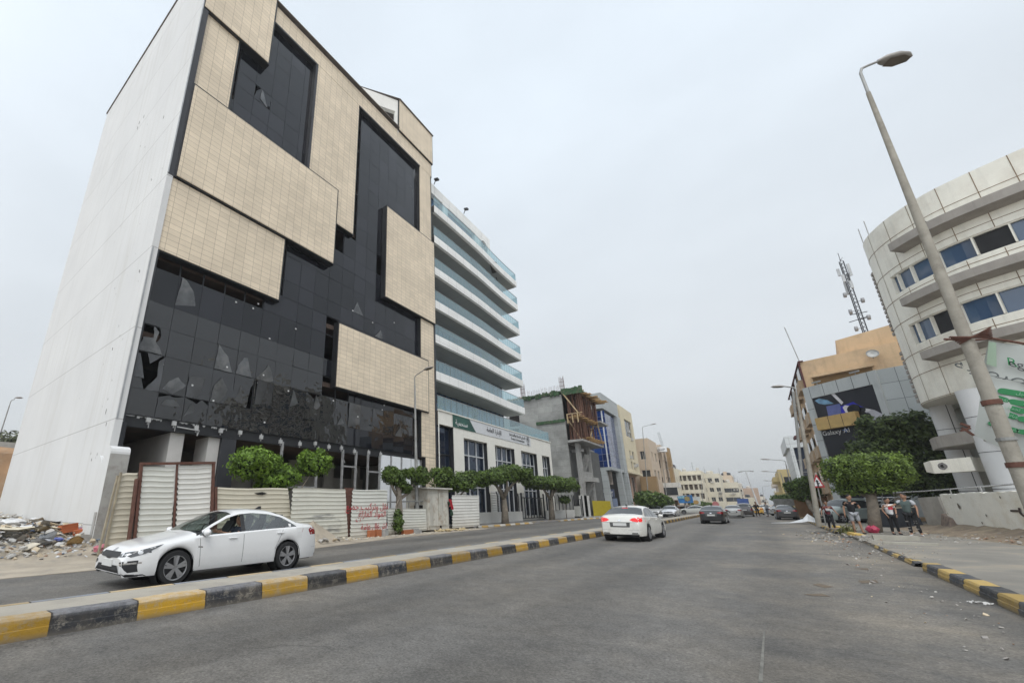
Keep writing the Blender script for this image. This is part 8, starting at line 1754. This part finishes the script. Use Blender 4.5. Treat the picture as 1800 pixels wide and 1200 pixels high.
for k in range(900):
    m_ = random.random()
    if m_ < .45: y = 17 + random.random() * 16; x = 2.75 + random.gauss(0, .45 + .03 * (y - 16)); z = .02 if x < 2.7 else .12
    elif m_ < .75: y = U(24, 36); x = U(5.2, 7.6); z = .12 + .15 * max(0, x - 6.4)
    else: y = U(3, 30); x = 2.2 - abs(random.gauss(0, .5)); z = .01
    s = abs(random.gauss(0, .017)) + .006; chunk(g, x, y, z, s * (2.2 if y > 24 else 1), random.choice((0, 1, 1, 3, 4, 4, 7)), .7)
tag(g.build('pavement_debris', M_rub), kind='stuff')
g = MB(); rows = []
for i in range(30): y = 36.5 - i * .5; xb = 7.35 + (36.5 - y) / 14 * 1.0; rows.append([(xb - 1.7 + U(-.2, .2), y, .105), (xb - 1.0 + U(-.15, .15), y, .17 + U(-.02, .05)), (xb - .45, y, .30 + U(-.05, .06)), (xb + .08, y, .5 + U(-.06, .06))])
g.grid(rows); tag(g.build('dirt_bank', pm('brown_earth', (.21, .165, .12), .95, .3, 2.5, .9, 9, dirt=(.32, .26, .18), dsc=1.5), smooth=True), kind='stuff')
g = MB(); rows = []; x0, y0 = gnd(1790, 932, .2)
for i in range(18):
    a = 2 * PI * i / 18; rows.append([(x0 + math.cos(a) * r * 1.3 * U(.85, 1.15), y0 + math.sin(a) * r * 3.2 * U(.85, 1.1), .12 + .34 * (1 - r) + U(0, .05)) for r in (1, .8, .55, .3, 0)])
rows.append(rows[0]); g.grid(rows); tag(g.build('burnt_heap', pm('charred_black', (.018, .017, .017), .95, .4, 8, 1, 20), smooth=30), 'black burnt heap at the foot of the pocked wall on the right', 'ash heap')
p, d = lump((0, 0, .2), (.35, .35, .3), 160, 2, .9); wd = thing('weed_tuft', 'dry weed tuft growing at the broken kerb by the black tee youth', 'weed', (3.05, 29.5, .05)); leaves(p, d, .09, 'foliage', leafmat('leaf_dry', (.16, .17, .07)), wd, 3)
x, y = gnd(1717, 1060); g = MB(); [chunk(g, x + U(-.10, .14), y + U(-.08, .08), .02, U(.01, .035), 6, .4) for k in range(16)]; tag(g.build('paper_litter', [M_rub[2]] * 9), 'scrap of crumpled white litter beside the near right kerb', 'litter')
# ---- billboard and awnings by the far carriageway ----
BB = thing('blue_billboard', 'blue roadside billboard with a golden emblem in front of the arcaded block', 'billboard', (-12, 100, 0)); Yb = 104
def q4(pts, Y=Yb): return [(*[atY(u, v, Y)[0]], Y, atY(u, v, Y)[1]) for u, v in pts]
g = MB(); q = q4([(1190, 872), (1216, 869), (1219, 883), (1194, 884)]); g.hexa([(a, b + .2, c) for a, b, c in q], q); g.build('board', pm('billboard_blue', (.02, .13, .33), .45, .6, .35), BB)
g = MB(); q = q4([(1191, 872.5), (1202, 871), (1203, 875.5), (1192, 876.5)], Yb - .1); g.poly(q); pq = g.build('pale_block', pm('billboard_pale', (.25, .5, .6)), BB); cx = sum(a[0] for a in q) / 4; cz = sum(a[2] for a in q) / 4; text('billboard_lettering', arab('مصرف ليبيا'), .28, M_sb, pq, (cx, Yb - .14, cz), (1, 0, 0), (0, 0, 1), .005)
x, z = atY(1208, 876, Yb - .12); g = MB(); g.poly([(x + (1.0 if k % 2 == 0 else .5) * math.cos(PI * k / 8) * .75, Yb - .12, z + (1.0 if k % 2 == 0 else .5) * math.sin(PI * k / 8) * .75) for k in range(16)]); g.build('golden_emblem', pm('billboard_gold', (.30, .24, .10)), BB)
for u in (1203, 1213): x, z = atY(u, 884, Yb); g = MB(); g.tube([(x, Yb + .3, 0), (x, Yb + .3, z + .5)], .12, 6); g.build('post', M_galv, BB)
SB = thing('white_shop_board', 'white shop board with a food picture right of the blue billboard', 'shop sign', (-10, 108, 0)); g = MB(); q = q4([(1217, 873), (1230, 872), (1232, 886), (1220, 887)], 107); g.hexa([(a, b + .2, c) for a, b, c in q], q); g.build('board', pm('board_white', (.55, .57, .55)), SB); x, z = atY(1223, 882, 106.9); g = MB(); g.poly([(x + .55 * math.cos(PI * k / 5), 106.88, z + .4 * math.sin(PI * k / 5)) for k in range(10)]); g.build('food_picture', pm('food_tan', (.45, .28, .1)), SB)
SF = thing('low_shop_row', 'row of low dark shopfronts under the billboards', 'shops', (-12, 112, 0)); xl, _ = atY(1192, 890, 112); xr, _ = atY(1250, 890, 112); _, zt = atY(1220, 888, 112); g = MB(); g.box((xl, 112, 0), (xr, 118, zt + .2)); g.build('wall', pm('shop_brick', (.16, .07, .05), .9, .4, .5), SF)
for k in range(4): g = MB(); a = xl + (xr - xl) * k / 4; g.box((a + .4, 111.85, 0), (a + (xr - xl) / 4 - .4, 111.95, zt - .2)); g.build('shopfront', M_dark, SF)
g = MB(); g.box((xl, 111.2, zt - .1), (xr, 112, zt + .1)); g.build('awning', pm('awning_pale', (.5, .48, .44)), SF)
KS = thing('tan_low_house', 'low tan wall and house behind the small clipped tree before the billboard', 'house', (-17, 100, 0)); xl, _ = atY(1148, 890, 102); g = MB(); g.box((xl, 102.2, 0), (xl + 3.4, 104, 2.6)); g.build('wall', M_bei, KS)
GW = MB(); a = atX(1098, 884, -18); GW.box((-18.2, 89.5, .1), (-17.9, 100, 1.6)); tag(GW.build('grey_block_wall', tilem('blockwork', (.3, .29, .27), 'yz', .6, .3, (.2, .2, .19), .02, .1, .9)), 'grey blockwork garden wall in front of the cream apartment block', 'wall')
BT = thing('blue_truck', 'small blue truck cab half hidden behind the dark sport utility car', 'truck', (-2.2, 97, 0)); x, z = atY(1307, 887, 97); g = MB(); g.hexa([(x - .9, 97, .9), (x + .9, 97, .9), (x + .9, 99, .9), (x - .9, 99, .9)], [(x - .8, 97.2, 2.5), (x + .8, 97.2, 2.5), (x + .8, 99, 2.5), (x - .8, 99, 2.5)]); g.build('cab', pm('truck_blue', (.03, .07, .22), .5, .2), BT); g = MB(); g.box((x - .9, 97.1, .3), (x + .9, 101, .95)); g.build('chassis', M_trim, BT)
RS = thing('round_red_sign', 'round faded red sign above the roof of the near black sedan', 'road sign', (-6, 90, 0)); x, z = atY(1258, 886, 90); g = MB(); g.lathe([(0, 0), (.5, 0), (.5, .05), (0, .05)], (0, 0, 0), 18, 'Y'); g.v = [(p[0] + x, p[1] + 90, p[2] + z) for p in g.v]; g.build('disc', pm('faded_red', (.42, .16, .16)), RS); g = MB(); g.tube([(x, 90.1, 0), (x, 90.1, z)], .06, 6); g.build('post', M_galv, RS)
# tan car shelter behind the right hand cars
CP = thing('car_shelter', 'grey mesh car shelter over the far end of the right pavement', 'shelter', (6, 66, 0)); a = atY(1362, 884, 66); b = atY(1400, 884, 66); g = MB(); g.hexa([(a[0], 66, a[1] - .3), (b[0], 66, b[1] - .3), (b[0], 72, b[1] - .3), (a[0], 72, a[1] - .3)], [(a[0], 66, a[1] + .5), (b[0], 66, b[1] + .5), (b[0], 72, b[1] + .5), (a[0], 72, a[1] + .5)]); g.build('canopy', pm('shelter_grey', (.2, .2, .19), .8, .3, 3), CP)
for p in (a, b): g = MB(); g.tube([(p[0], 66, 0), (p[0], 66, p[1])], .06, 6); g.build('post', M_galv, CP)
BR = thing('tan_yard_wall', 'rust tan wall behind the leaning trunks of the small right tree', 'wall', (5.5, 66, 0)); a = atY(1398, 890, 64); b = atY(1462, 890, 64); _, zt = atY(1430, 873, 64); g = MB(); g.box((a[0], 64, .1), (b[0], 64.3, zt)); g.build('wall', pm('rust_tan_render', (.26, .15, .08), .9, .3, 1), BR)
# worn paint line and patches on the asphalt
def patch_sheet(name, pts, mat, z=.004, kind='structure'): g = MB(); g.poly([(*gnd(u, v), z) for u, v in pts]); tag(g.build(name, mat), kind=kind)
patch_sheet('worn_lane_line', [(1333, 1200), (1337, 1160), (1342, 1110), (1345, 1109), (1343, 1160), (1341, 1200)], pm('worn_white_paint', (.15, .145, .13), .9, .3, 9))
g = MB(); [g.poly([(*gnd(u, v), .005) for u, v in P_]) for P_ in ([(1428, 1027), (1440, 1025), (1466, 1031), (1450, 1033)], [(1508, 1020), (1540, 1019), (1545, 1024), (1515, 1025)], [(1412, 1044), (1445, 1043), (1460, 1048), (1430, 1047)], [(1500, 999), (1525, 998), (1528, 1002)])]; 
tag(g.build('dust_stains', pm('stain_brown', (.14, .11, .08), .95, .2, 5)), kind='structure')

# ---- dusty air ----
g = MB(); g.box((-1520, -320, -2.0), (1520, 2520, 60.0)); hz = g.build('haze', [])
m = bpy.data.materials.new('dusty_air'); m.use_nodes = True; t = m.node_tree; t.nodes.clear(); o = nn('ShaderNodeOutputMaterial', t); v = nn('ShaderNodeVolumePrincipled', t)
v.inputs['Color'].default_value = (.80, .82, .84, 1); v.inputs['Density'].default_value = .0007; v.inputs['Anisotropy'].default_value = .2; t.links.new(v.outputs[0], o.inputs['Volume']); hz.data.materials.append(m); tag(hz, kind='stuff')
